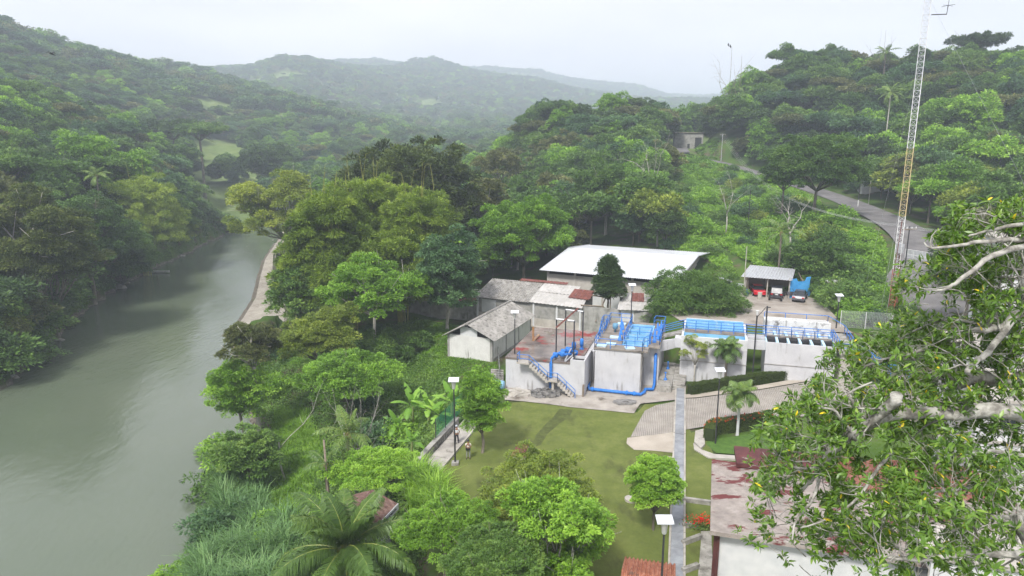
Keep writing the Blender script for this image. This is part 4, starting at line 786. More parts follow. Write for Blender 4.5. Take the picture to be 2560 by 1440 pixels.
def hand(name, seed, u, Yd, vtop, wpx, lm, label, style='round', Hc=None, bark='trunk', leaf=.3, asp=.45, nl=12, nc=26, nlv=18, cl=.17, cat='tree', sink=0, lean=(0, 0), z0=None, **kw):
    p = D(u, vtop, Yd); dist = math.hypot(Yd, CZ - p[2]); R = wpx / 2 * dist / FPX; z = H1(p[0], p[1]) if z0 is None else z0; Ht = p[2] - z
    hc = Hc if Hc else min(Ht * .92, R * 2.2)
    nc, nlv, cl = fill(R, hc, nl, leaf, asp, cl, {'umbrella': 1.5, 'open': 1.15}.get(style, 1.9) * kw.pop('dens', 1.0))
    cm, tm = tree_mesh(name, seed, Ht, R, hc, nl, nc, nlv, leaf, asp, style, cl, lean=lean, **kw)
    HAND.append((p[0], p[1], R)); return place_tree(name, cm, tm, (p[0], p[1], z), LM[lm], M[bark], label, cat)

# palms ------------------------------------------------------------------
def frond_np(rg, L, az, el, droop, nlf, ll, lw):
    """one feather frond from the origin; returns verts, quads, tint, rachis points"""
    n = 14; t = np.linspace(0, 1, n); ang = el - droop * t ** 1.3; dx = np.cumsum(np.cos(ang)) * L / n; dz = np.cumsum(np.sin(ang)) * L / n
    P = np.stack([dx * math.cos(az), dx * math.sin(az), dz], 1); P = np.vstack([[0, 0, 0], P]); tt = np.linspace(0, 1, n + 1)
    ts = np.linspace(.12, .99, nlf); C = np.stack([np.interp(ts, tt, P[:, k]) for k in range(3)], 1); Tn = unit(np.gradient(C, axis=0))
    side0 = np.array([-math.sin(az), math.cos(az), 0]); Vs = []; Ts = []
    for sg in (-1, 1):
        ln = ll * (np.sin(np.clip(ts * 1.05, 0, 1) * math.pi * .86 + .25) ** .7) * rg.uniform(.85, 1.1, nlf); base = C
        d1 = unit(side0 * sg * .9 + Tn * .55 + np.array([0, 0, -.15]) + rg.normal(0, .1, (nlf, 3))); d2 = unit(d1 * .55 + np.array([0, 0, -1.0]) * (.45 + .3 * rg.random((nlf, 1))))
        m_ = base + d1 * ln[:, None] * .55; e = m_ + d2 * ln[:, None] * .5; w_ = Tn * lw / 2
        Vs.append(np.stack([base - w_ * .5, base + w_ * .5, m_ + w_, m_ - w_], 1)); Vs.append(np.stack([m_ - w_, m_ + w_, e + w_ * .15, e - w_ * .15], 1))
        tn = np.clip(rg.normal(.5, .13, nlf), 0, 1); Ts += [np.repeat(tn, 4), np.repeat(tn, 4)]
    V = np.concatenate(Vs).reshape(-1, 3); return V, np.concatenate(Ts), P
def palm(name, loc, Ht, nf, L, label, seed, nlf=40, ll=.9, lw=.07, lean=(0, 0), trunk='trunk', lm='palm', group=None, tr=.16, skirt=True, elr=(-.5, 1.35)):
    rg = np.random.default_rng(seed); r = empty(name, loc, label, 'palm', group); top = Vector((lean[0], lean[1], Ht))
    VV = []; TT = []; rb = MB()
    for i in range(nf):
        q = i / (nf - 1); el = elr[1] + (elr[0] - elr[1]) * q + rg.normal(0, .1); az = i * 2.399 + rg.normal(0, .2); dr = .9 + 1.0 * q + rg.normal(0, .15)
        V, t, P = frond_np(rg, L * rg.uniform(.85, 1.08) * (.75 + .25 * min(1, q * 3)), az, el, dr, nlf, ll, lw); VV.append(V + np.array(top)); TT.append(np.clip(t + rg.normal(.08 - .12 * q, .08), 0, .95))
        rb.tube([Vector(p) + top for p in P[::2]], [max(.008, .035 * L / 4 * (1 - k / 8)) for k in range(len(P[::2]))], 4)
    V = np.concatenate(VV); me = np_mesh('fronds', V, np.arange(len(V)).reshape(-1, 4), np.concatenate(TT)); o = link_mesh('fronds', me, LM[lm], r)
    me = bpy.data.meshes.new('midribs'); me.from_pydata(rb.v, [], rb.f); link_mesh('midribs', me, bpy.data.materials['palm_rib'], r)
    tb = MB(); ps = []; rs = []
    for k in range(12):
        q = k / 11; ps.append((lean[0] * q ** 1.5, lean[1] * q ** 1.5, -.4 + (Ht + .4) * q)); rs.append(tr * (1.5 - .5 * min(1, q * 5)) * (1.06 if k % 2 else .96))
    tb.tube(ps, rs, 8); me = bpy.data.meshes.new('trunk'); me.from_pydata(tb.v, [], tb.f); link_mesh('trunk', me, M[trunk], r)
    if skirt:
        s_ = MB(); 
        for k in range(16):
            a = k * 2.4; s_.tube([top + Vector((math.cos(a) * tr * .8, math.sin(a) * tr * .8, .05)), top + Vector((math.cos(a) * tr * 1.9, math.sin(a) * tr * 1.9, -.35 - .3 * rg.random()))], [.05, .02], 4)
        me = bpy.data.meshes.new('fibre_skirt'); me.from_pydata(s_.v, [], s_.f); link_mesh('fibre_skirt', me, bpy.data.materials['palm_fibre'], r)
    HAND.append((loc[0], loc[1], L * .5)); return r
plain('palm_rib', (.22, .25, .06), .5); plain('palm_fibre', (.24, .16, .09), .9)
# banana ------------------------------------------------------------------
def banana(name, loc, Ht, nlv, L, label, seed, group=None):
    rg = np.random.default_rng(seed); r = empty(name, loc, label, 'banana plant', group); b = MB(); tint = []
    mb = MB(); mb.tube([(0, 0, -.3), (0, 0, Ht * .5), (.05, 0, Ht)], [.17, .13, .08], 8); me = bpy.data.meshes.new('stem'); me.from_pydata(mb.v, [], mb.f); link_mesh('stem', me, bpy.data.materials['banana_stem'], r)
    for i in range(nlv):
        az = i * 2.399 + rg.normal(0, .25); q = i / max(1, nlv - 1); el = 1.45 - 1.0 * q + rg.normal(0, .1); n = 11; dr = .7 + 1.1 * q; W = L * .17; l_ = L * rg.uniform(.85, 1.1); p = Vector((0, 0, Ht * .92)); sd_ = Vector((-math.sin(az), math.cos(az), 0)); base = len(b.v); tn = rg.normal(.5, .15)
        for k in range(n + 1):
            t = k / n; a = el - dr * t ** 1.4; d = Vector((math.cos(az) * math.cos(a), math.sin(az) * math.cos(a), math.sin(a))); p = p + d * l_ / n; w_ = 0.02 if t < .12 else W * math.sin(min(1, (t - .12) / .88 * .97 + .03) * math.pi) ** .55
            tear = rg.uniform(.75, 1.05); b.v += [tuple(p + sd_ * w_ * tear - Vector((0, 0, w_ * .35))), tuple(p), tuple(p - sd_ * w_ * rg.uniform(.75, 1.05) - Vector((0, 0, w_ * .35)))]; tint += [tn, tn + .2, tn + .03]
        for k in range(n):
            a = base + 3 * k
            if rg.random() < .93: b.f.append((a, a + 1, a + 4, a + 3))
            if rg.random() < .93: b.f.append((a + 1, a + 2, a + 5, a + 4))
    me = np_mesh('leaves', np.array(b.v), np.array(b.f), np.clip(tint, 0, .95)); link_mesh('leaves', me, LM['banana'], r); HAND.append((loc[0], loc[1], L * .5)); return r
plain('banana_stem', (.18, .22, .07), .8)

# ------------------------------------------------------------------ trees placed one by one
hand('mango_tree', 1, 1745, 91, 656, 238, 'mid', 'broad dark dome shaped mango tree beside the gravel yard behind the long basin', leaf=.34, asp=.3, nl=14, nc=40, nlv=22, Hc=7.2, z0=3.6, dens=1.6)
hand('mango_tree', 2, 1310, 126, 478, 235, 'bright', 'big rounded bright green mango tree left of the white roofed warehouse', leaf=.5, asp=.32, nl=16, nc=40, nlv=20, Hc=13)
hand('tall_tree', 3, 1112, 98, 553, 200, 'teal', 'tall blue green tree with pale straight trunk left of the long shed', 'tall', bark='paletrunk', leaf=.42, asp=.4, nl=14, nc=34, nlv=18, Hc=12.5, lean=(.6, 0))
hand('rain_tree', 4, 930, 92, 640, 270, 'bright', 'vivid light green tree with bare forked limbs in front of the bamboo', 'open', leaf=.36, asp=.5, nl=15, nc=36, nlv=22, Hc=9.5, bark='paletrunk', cl=.15)
hand('rain_tree', 40, 985, 90, 820, 170, 'mid', 'low feathery green tree under the vivid light green one', 'open', leaf=.32, asp=.45, nl=10, nc=30, nlv=18, Hc=5, cl=.18)
hand('fig_tree', 5, 1010, 142, 335, 350, 'forest', 'huge dark olive tree rising behind the bamboo, tallest by the river', leaf=.8, asp=.45, nl=22, nc=36, nlv=18, Hc=21, cl=.13, dens=1.25)
hand('acacia', 6, 738, 165, 418, 250, 'yellow', 'spreading pale yellow green tree leaning over the river bend', 'open', leaf=.5, asp=.5, nl=22, nc=26, nlv=16, Hc=17, dens=1.2, bark='paletrunk', cl=.15, lean=(-3, -4))
hand('bushy_tree', 7, 750, 102, 640, 165, 'mid', 'dense leafy tree hanging over the gravel bar', leaf=.4, asp=.5, nl=14, nc=34, nlv=20, Hc=11)
hand('acacia', 8, 790, 85, 762, 230, 'yellow', 'yellow green acacia on the river slope above the wide green one', 'open', leaf=.26, asp=.5, nl=22, nc=34, nlv=20, Hc=8, dens=1.6, cl=.15)
hand('acacia', 9, 865, 73, 882, 260, 'bright', 'wide flat green acacia below the yellow green one', 'umbrella', leaf=.24, asp=.5, nl=24, nc=34, nlv=22, Hc=7, dens=1.4, cl=.14)
hand('riverside_tree', 10, 625, 74, 800, 150, 'olive', 'thin sparse tree with see through top at the water edge', 'open', leaf=.24, asp=.4, nl=12, nc=16, nlv=11, Hc=6, cl=.16, bark='paletrunk')
hand('riverside_tree', 11, 600, 73, 890, 170, 'bright', 'vine covered dark leafy tree leaning over the water', 'tall', leaf=.26, asp=.45, nl=13, nc=30, nlv=18, Hc=6.5, cl=.17, lean=(-.8, 0))
hand('bush', 12, 612, 61, 1068, 160, 'mid', 'round leafy bush between the vine covered tree and the tall reeds', leaf=.24, asp=.5, nl=12, nc=30, nlv=18, Hc=4.2, cat='bush')
hand('feathery_tree', 13, 935, 50, 1130, 210, 'bright', 'low feathery green tree above the coconut palm', 'umbrella', leaf=.17, asp=.4, nl=18, nc=40, nlv=26, Hc=3.6, cl=.14)
hand('lawn_tree', 14, 1203, 56.5, 922, 124, 'bright', 'upright leafy tree growing at the left edge of the lawn near two people', 'tall', leaf=.2, asp=.38, nl=15, nc=44, nlv=20, Hc=6.6, cl=.2, z0=-.1)
hand('lawn_tree', 15, 1642, 44, 1142, 128, 'bright', 'small clipped heart shaped bright green tree beside the drain walkway', leaf=.12, asp=.55, nl=15, nc=60, nlv=30, Hc=4.4, cl=.17, z0=-.1, dens=1.5)
hand('garden_tree', 16, 1345, 43, 1125, 310, 'yellow', 'large yellow green tree with dense small leaves at the bottom of the lawn', leaf=.16, asp=.48, nl=18, nc=64, nlv=30, Hc=7.2, cl=.13, z0=-.1)
hand('garden_tree', 17, 1395, 36, 1195, 310, 'bright', 'large looser tree with grey branches in front of the yellow green one', 'open', leaf=.19, asp=.5, nl=26, nc=34, nlv=20, Hc=9, dens=1.3, bark='greybranch', cl=.12, z0=-.1)
hand('feathery_tree', 18, 1110, 38, 1255, 240, 'bright', 'feathery blue green tree at the bottom edge right of the coconut palm', 'umbrella', leaf=.14, asp=.4, nl=22, nc=44, nlv=30, Hc=4.2, cl=.12, z0=-2)
hand('feathery_tree', 19, 1235, 33, 1345, 260, 'mid', 'feathery low tree at the bottom edge left of the grey branched one', 'umbrella', leaf=.14, asp=.4, nl=20, nc=40, nlv=28, Hc=3.8, cl=.12, z0=-1)
hand('ashoka_tree', 20, 1524, 97, 633, 86, 'dark', 'narrow conical dark tree with light tip in front of the warehouse', 'cone', leaf=.3, asp=.4, nl=20, nc=40, nlv=22, Hc=8.6, cl=.3, z0=2.5, dens=2.2)
hand('sapling', 21, 1742, 74.5, 838, 80, 'yellow', 'thin pale leaved sapling against the white wall of the long basin', 'open', leaf=.12, asp=.45, nl=7, nc=13, nlv=6, Hc=4.2, bark='paletrunk', cl=.2, dens=.18)
hand('yard_tree', 22, 2035, 104, 590, 130, 'mid', 'leafy tree with split grey trunk at the right end of the carport', leaf=.36, asp=.45, nl=11, nc=30, nlv=18, Hc=6, bark='paletrunk', trunk_r=.32)
hand('roadside_tree', 23, 2055, 152, 325, 240, 'mid', 'large light green tree standing over the road bend on the right hillside', leaf=.5, asp=.45, nl=14, nc=34, nlv=18, Hc=11.5)
hand('roadside_tree', 24, 1965, 158, 400, 100, 'bright', 'small bright tree touching the left of the big one over the road', leaf=.45, asp=.5, nl=8, nc=26, nlv=16, Hc=6)
hand('hillside_tree', 25, 1520, 158, 372, 190, 'mid', 'tall green tree with white forked trunk on the slope behind the warehouse', 'tall', leaf=.5, asp=.45, nl=13, nc=30, nlv=18, Hc=11, bark='paletrunk')
hand('hillside_tree', 26, 1250, 205, 365, 120, 'olive', 'grey green tree with thin white trunks left of the knoll', 'open', leaf=.55, asp=.5, nl=10, nc=24, nlv=16, Hc=11, bark='paletrunk')
hand('hillside_tree', 27, 1205, 150, 440, 150, 'olive', 'greyish sparse tree between the big olive tree and the mango tree', 'open', leaf=.5, asp=.5, nl=11, nc=26, nlv=16, Hc=11, bark='paletrunk')
hand('pasture_tree', 28, 662, 345, 352, 140, 'dark', 'large dark round tree standing beside the bright riverside pasture', leaf=.9, nl=12, nc=30, nlv=16, Hc=19)
hand('hillside_tree', 29, 428, 330, 292, 170, 'dark', 'wide dark flat crowned tree on the left hillside', 'umbrella', leaf=.9, nl=12, nc=28, nlv=16, Hc=11)
hand('hillside_tree', 30, 495, 320, 300, 130, 'mid', 'broad lighter flat crowned tree right above the sloping pasture', 'umbrella', leaf=.9, nl=12, nc=28, nlv=16, Hc=10)
hand('riverbank_tree', 31, 60, 114, 455, 250, 'forest', 'greyish spreading tree at the left edge above the river', 'open', leaf=.45, nl=15, nc=30, nlv=18, bark='paletrunk', dens=1.8)
hand('riverbank_tree', 32, 200, 143, 470, 220, 'mid', 'leafy green tree with rounded top on the left river bank', leaf=.42, nl=15, nc=32, nlv=18)
hand('riverbank_tree', 33, 110, 116, 590, 250, 'forest', 'dark low branching tree overhanging the left river bank', 'umbrella', leaf=.36, nl=18, nc=34, nlv=18)
hand('riverbank_tree', 34, 290, 160, 545, 170, 'mid', 'rounded green tree right above the moored white boat', leaf=.42, nl=14, nc=32, nlv=18)
hand('riverbank_tree', 35, 402, 206, 480, 160, 'mid', 'dark dense tree drooping to the water near the river bend', leaf=.5, nl=14, nc=30, nlv=18)
hand('riverbank_tree', 36, 440, 228, 470, 90, 'mid', 'dense tree at the far end of the left bank beside the pasture', leaf=.55, nl=13, nc=30, nlv=18)
hand('riverbank_tree', 37, -10, 100, 760, 120, 'yellow', 'light yellow green bushy tree cut by the left edge of the view', leaf=.3, nl=11, nc=30, nlv=18, Hc=6)
hand('riverbank_tree', 38, 376, 188, 540, 100, 'bright', 'small bright feathery tree low on the left bank', 'umbrella', leaf=.4, nl=9, nc=26, nlv=16, Hc=5)
hand('shade_tree', 39, 2440, 78, 600, 200, 'dark', 'very dark round tree right of the road behind the grey limbed fig', leaf=.3, nl=12, nc=34, nlv=18, Hc=6)
hand('skyline_tree', 41, 2445, 262, 78, 120, 'dark', 'flat layered dark tree standing above the right skyline', 'umbrella', leaf=.7, nl=12, nc=24, nlv=14, Hc=9, bark='trunk')
hand('skyline_tree', 42, 1600, 285, 240, 90, 'dark', 'layered dark tree highest on the middle knoll', 'tall', leaf=.7, nl=10, nc=22, nlv=14, Hc=12)

# bamboo clumps: billows of fine drooping leaves with bare yellow culms on top
def bamboo(seed, u, Yd, vtop, wpx, label, culms=5):
    p = D(u, vtop, Yd); R = wpx / 2 * Yd / FPX; z = H1(p[0], p[1]); Ht = p[2] - z; rg = np.random.default_rng(seed)
    nc_, nb, cl_ = fill(R, Ht, 30, .62, .20, .17, 1.7); cm, tm = tree_mesh('bamboo_clump', seed, Ht, R, Ht * .98, 30, nc_, nb, .62, .20, 'loose', cl_); bpy.data.meshes.remove(tm)
    r = empty('bamboo_clump', (p[0], p[1], z), label, 'bamboo'); o = bpy.data.objects.new('foliage', cm); COL.objects.link(o); o.parent = r; set_slot(o, LM['bamboo'])
    b = MB()
    for k in range(26):
        a = rg.uniform(0, 6.28); q = rg.uniform(.2, .8); b.tube([(math.cos(a) * .8, math.sin(a) * .8, -.3), (math.cos(a) * R * .3 * q, math.sin(a) * R * .3 * q, Ht * .6), (math.cos(a) * R * .6 * q, math.sin(a) * R * .6 * q, Ht * .78)], [.07, .06, .02], 4)
    for k in range(culms):
        a = rg.uniform(0, 6.28); x, y = rg.uniform(-.4, .4) * R, rg.uniform(-.3, .3) * R; h = Ht * rg.uniform(1.02, 1.15); b.tube([(x * .6, y, Ht * .7), (x, y, Ht * .95), (x + math.cos(a) * .6, y, h), (x + math.cos(a) * 1.6, y, h + .3)], [.045, .04, .025, .01], 4)
    me = bpy.data.meshes.new('culms'); me.from_pydata(b.v, [], b.f); link_mesh('culms', me, bpy.data.materials['yellow_culm'], r); HAND.append((p[0], p[1], R))
plain('yellow_culm', (.30, .30, .08), .5)
bamboo(51, 812, 106, 462, 230, 'left billow of the giant bamboo grove above the gravel bar', 4)
bamboo(52, 900, 117, 430, 260, 'tall central bamboo clump with bare yellow canes sticking out', 6)
bamboo(53, 1045, 113, 452, 200, 'right bamboo clump in front of the huge olive tree', 5)
bamboo(54, 870, 103, 590, 220, 'lower front bamboo billow behind the vivid light green tree', 0)
bamboo(55, 1000, 106, 560, 170, 'lower right bamboo billow behind the tall blue green tree', 0)
bamboo(56, 340, 176, 428, 190, 'feathery light bamboo rising from the left river bank', 2)
bamboo(57, 432, 210, 520, 100, 'small drooping bamboo clump overhanging the left bank', 0)

# palms
palm('coconut_palm', (*D(862, 1375, 37)[:2], -3.5), D(862, 1375, 37)[2] + 3.5, 40, 5.8, 'large coconut palm with drooping fronds at the bottom left of the garden', 5, 120, 1.15, .075, tr=.2, elr=(-.75, 1.4))
palm('coconut_palm', (*D(870, 1085, 55)[:2], -4.5), D(870, 1085, 55)[2] + 4.5, 12, 3.4, 'small half hidden coconut palm beside the bare white tree', 6, 44, .8, .07)
palm('coconut_palm', (*D(815, 1160, 50)[:2], -5), D(815, 1160, 50)[2] + 5, 9, 2.6, 'young sparse palm behind the dead palm stump', 7, 34, .7, .07)
palm('manila_palm', (*L2(23.7, 7.2)[:2], 0.1), D(1815, 868, 74)[2], 20, 2.1, 'short palm with dark trunk against the white wall of the long basin', 8, 36, .8, .08, elr=(-.2, 1.3), tr=.15)
gp = S(1843, 1088); palm('manila_palm', gp, D(1843, 982, gp[1])[2] - gp[2], 21, 2.1, 'short palm with whitewashed trunk at the end of the flowering hedge', 9, 36, .8, .08, trunk='whiteclean', elr=(-.2, 1.3), tr=.13)
palm('coconut_palm', S(1945, 690), 7.0, 12, 4.2, 'drooping coconut palm behind the carport roof', 10, 30, 1.0, .1)
palm('coconut_palm', (*D(2212, 160, 268)[:2], H1(*D(2212, 160, 268)[:2])), D(2212, 130, 268)[2] - H1(*D(2212, 160, 268)[:2]), 14, 5.0, 'coconut palm breaking the right skyline', 12, 20, 1.2, .2)
palm('coconut_palm', (*D(2225, 250, 210)[:2], H1(*D(2225, 250, 210)[:2])), D(2225, 232, 210)[2] - H1(*D(2225, 250, 210)[:2]), 13, 5.0, 'tall grey trunked coconut palm on the right hillside', 13, 22, 1.2, .18, trunk='paletrunk')
palm('coconut_palm', (*D(1862, 235, 285)[:2], H1(*D(1862, 235, 285)[:2])), D(1862, 235, 285)[2] - H1(*D(1862, 235, 285)[:2]), 14, 5.2, 'brownish coconut palm left on the right hillside', 14, 22, 1.2, .2)
palm('coconut_palm', (*D(638, 445, 330)[:2], H1(*D(638, 445, 330)[:2])), 7, 12, 3.6, 'pale small palm in front of the large dark pasture tree', 15, 16, 1.2, .25, lm='yellow')
palm('coconut_palm', (*D(245, 470, 165)[:2], H1(*D(245, 470, 165)[:2])), 11, 13, 4.2, 'coconut palm among the trees of the left bank', 16, 24, 1.1, .14)
# bananas
for i, (u, Yd, vb, h, l_, lab) in enumerate([(1030, 67, 975, 2.4, 2.6, 'tallest banana plant of the cluster below the block shed'), (1070, 65.5, 985, 1.9, 2.2, 'banana plant right of the tallest one in the cluster'), (990, 66, 985, 1.7, 2.1, 'leaning banana plant left of the tallest one'),
        (1128, 64, 990, 2.0, 2.3, 'banana plant behind the solar street lamp'), (1095, 63, 1000, 1.3, 1.8, 'low banana plant between the cluster and the solar lamp'), (945, 56, 1090, 1.6, 1.7, 'small banana plant right of the bare white tree'), (1028, 55.5, 1090, 1.9, 1.6, 'upright banana plant below the green mesh fence'), (930, 78, 915, 1.2, 1.7, 'small banana plant at the foot of the feathery tree')]):
    q = D(u, vb, Yd); banana('banana_plant', (q[0], q[1], H1(q[0], q[1])), h, 9 if i < 5 else 7, l_, lab, 60 + i)
# dead and bare trunks
def bare(name, u, Yd, vb, vt, label, seed, spread=.5, n=9, r0=.12, m='paletrunk', tilt=0):
    rg = np.random.default_rng(seed); a = D(u, vb, Yd); z = H1(a[0], a[1]); ht = D(u, vt, Yd)[2] - z; b = MB(); o = empty(name, (a[0], a[1], z), label, 'tree')
    t_ = MB(); fk = ht * (.35 if n else 1); (t_.tube([(a[0] + tilt * (fk / ht), a[1], z + fk), (a[0] + .3, a[1], z + ht * .7), (a[0] + .1, a[1], z + ht)], [r0 * .6, r0 * .4, r0 * .25], 5) if m == 'wood' and n else None); t_.tube([(a[0], a[1], z - .3), (a[0] + tilt * .5 + .12 * ht * .1, a[1], z + fk * .5), (a[0] + tilt * (fk / ht), a[1], z + fk)], [r0 * 1.3, r0, r0 * .7], 7)
    for k in range(n):
        az = k * 2.4 + rg.uniform(-.3, .3); p = Vector((a[0] + tilt * (fk / ht), a[1], z + fk * rg.uniform(.7, 1))); d = Vector((math.cos(az) * spread, math.sin(az) * spread, 1)).normalized(); rr_ = r0 * .55; L = (ht - fk) / 4.5; ps = [p.copy()]; rs = [rr_]
        for s_ in range(5):
            d = (d + Vector(rg.normal(0, .28, 3)) + Vector((0, 0, .12))).normalized(); p = p + d * L * rg.uniform(.7, 1.1); ps.append(p.copy()); rs.append(rr_ * (1 - (s_ + 1) / 5.6))
            if s_ > 0:
                for w_ in range(2): e = p + (d + Vector(rg.normal(0, .7, 3))).normalized() * L * .9; t_.tube([p, p.lerp(e, .5) + Vector(rg.normal(0, .06, 3)), e], [rs[-1] * .6, rs[-1] * .4, rs[-1] * .15], 4)
        t_.tube(ps, rs, 5)
    t_.build('trunk', M[m], o, True); return o
bare('dead_tree', 885, 56.5, 1165, 955, 'bare white branching tree without leaves on the river slope', 3, .5, 11, .09, 'greybranch')
bare('bare_trunk', 708, 62, 1085, 905, 'slender pale leaning trunk standing by the water', 4, .12, 1, .08, 'paletrunk', -1.4)
bare('dead_palm', 818, 49, 1240, 1100, 'dead brown palm stump without a crown', 5, .3, 0, .10, 'wood')
bare('bare_trunk', 1630, 175, 490, 330, 'thin white trunk with a small tuft rising from the slope', 6, .3, 5, .17)
bare('bare_trunk', 1818, 140, 520, 420, 'thin white trunk on the grassy slope under the road', 7, .3, 4, .13)
bare('bare_trunk', 1975, 122, 590, 450, 'crooked white trunk between the power lines and the carport', 8, .3, 5, .16)
bare('dead_tree', 1822, 292, 230, 115, 'leafless dark twig tree with perched birds on the skyline', 9, .25, 3, .2, 'wood')
bare('dead_tree', 1848, 292, 230, 140, 'short leafless dark trunk next to the twig tree on the skyline', 10, .25, 2, .2, 'wood')
bare('dead_tree', 2205, 280, 160, 75, 'thin leafless tree beside the skyline palm', 12, .4, 5, .15, 'wood')

# ------------------------------------------------------------------ library crowns for the woods
LIB = []
for i, (Ht, R, Hc, st, nl) in enumerate([(12, 5, 8.5, 'loose', 11), (11, 5.5, 7, 'loose', 12), (13, 4.6, 10, 'tall', 10), (11, 6.2, 5, 'umbrella', 12), (12, 5.5, 8, 'open', 12), (14, 4.2, 9, 'open', 9), (10, 4.8, 7.5, 'loose', 10), (12, 6.5, 6, 'umbrella', 13), (13, 5, 9, 'loose', 13)]):
    nc_, nv_, cl_ = fill(R, Hc, nl, .6, .5, .23, {'umbrella': 1.4, 'open': 1.1}.get(st, 1.7), 14000); LIB.append(tree_mesh('wood_tree', 100 + i, Ht, R, Hc, nl, nc_, nv_, .6, .5, st, cl_))
FARLIB = [tree_mesh('far_tree', 200 + i, 11, 5.6, 8, 8, 8, 22, 1.1, .6, st, .30, limbs=False)[0] for i, st in enumerate(['round', 'round', 'umbrella', 'open'])]
LIBH = [12, 11, 13, 11, 12, 14, 10, 12, 13]
PALS = ['dark', 'mid', 'mid', 'teal', 'olive', 'bright', 'mid', 'bright', 'yellow', 'mid']
# exclusion polygons
PAST = [[D(478, 470, 345)[:2], D(610, 455, 350)[:2], D(690, 455, 350)[:2], D(700, 500, 330)[:2], D(620, 520, 300)[:2], D(500, 520, 300)[:2]],
        [D(500, 450, 360)[:2], D(478, 400, 430)[:2], D(490, 365, 500)[:2], D(600, 385, 500)[:2], D(615, 440, 380)[:2]],
        [D(-60, 380, 260)[:2], D(45, 370, 260)[:2], D(30, 310, 300)[:2], D(-60, 300, 300)[:2]],
        [D(470, 500, 238)[:2], D(645, 500, 238)[:2], D(650, 500, 335)[:2], D(478, 500, 335)[:2]],
        [D(330, 365, 330)[:2], D(400, 360, 330)[:2], D(390, 345, 350)[:2], D(330, 345, 350)[:2]]]
SLOPE = [(36, 108), (33, 124), S(1600, 600)[:2], S(1655, 520)[:2], S(1720, 440)[:2], S(1800, 415)[:2], S(1900, 440)[:2], S(2000, 475)[:2], S(2130, 560)[:2], S(2215, 600)[:2], S(2235, 760)[:2], (46, 98), (42, 102), S(1850, 650)[:2], S(1780, 600)[:2]]
CORR = [D(1645, 400, 165)[:2], D(1800, 400, 165)[:2], D(1990, 400, 175)[:2], D(1960, 400, 232)[:2], D(1800, 400, 262)[:2], D(1760, 380, 300)[:2], D(1655, 380, 294)[:2]]
BANK = [(-6, 36), (-5, 52), (-3, 66), (-1, 72), (-9, 82), (-12, 92), (-14, 105), (-40, 105), (-45, 80), (-40, 50), (-34, 30), (-10, 20)]
rg = np.random.default_rng(42)
def allowed(x, y, tr=3.0):
    ok = np.ones(len(x), bool)
    for P, b in ((COMP, 2.5), (YARD, 3.5), (RIVER, 2.5), (BAR, 9), (SLOPE, 0), (CORR, 0), (BANK, 0), *[(q, 2) for q in PAST]):
        di, de = poly_dist(x, y, P); ok &= di > b
    for P, b in (([(-62, 56), (-24, 56), (-24, 117), (-62, 130)], 0), ([(-20, 88), (-22, 112), (0, 120), (12, 140), (46, 120), (46, 90), (12, 84)], 1.0),): di, de = poly_dist(x, y, P); ok &= di > b
    d, z = line_dist(x, y, ROADP); ok &= d > 7.5
    for hx, hy, hr in HAND: ok &= np.hypot(x - hx, y - hy) > hr * .75 + tr
    return ok
pts = []
Yr = 88.0
while Yr < 5200:
    sp = 6.0 + 5.0 * float(sstep(200, 900, Yr)) + 4 * float(sstep(1200, 3000, Yr)); half = Yr * .80 + 12; nx = int(2 * half / sp); xs = -half + (np.arange(nx) + rg.uniform(.0, 1, nx)) * sp; pts.append(np.stack([xs, Yr + rg.uniform(-.5, .5, nx) * sp], 1)); Yr += sp * .95
for yy in np.arange(34, 88, 6.0):     # left bank nearer the viewer
    n_ = 22; xs = -58 - np.arange(n_) * 6 + rg.uniform(-2, 2, n_); pts.append(np.stack([xs, yy + rg.uniform(-2.5, 2.5, n_)], 1))
pts = np.concatenate(pts); ok = allowed(pts[:, 0], pts[:, 1]); pts = pts[ok]
r_ = np.hypot(pts[:, 0], pts[:, 1]); pn = fbm(pts[:, 0], pts[:, 1], 330, 3, 21) + .25 * fbm(pts[:, 0], pts[:, 1], 60, 2, 22)
keep = ~((r_ > 1050) & (pn > .52) & (rg.random(len(pts)) < .85)) & ~((r_ > 380) & (r_ <= 1050) & (pn > .62)); pts = pts[keep]
z = H(pts[:, 0], pts[:, 1]); r_ = np.hypot(pts[:, 0], pts[:, 1]); pts = np.column_stack([pts, z])[z > WZ + 1.2]; r_ = np.hypot(pts[:, 0], pts[:, 1])
sc = rg.uniform(.5, 1.42, len(pts)) ** .9 * np.where(r_ < 200, .92, 1.0); order = np.argsort(r_)
inview = (np.abs(pts[:, 0] / (pts[:, 1] * CP + 5)) < .80) & (pts[:, 1] > 30); order = [i for i in order if inview[i]]
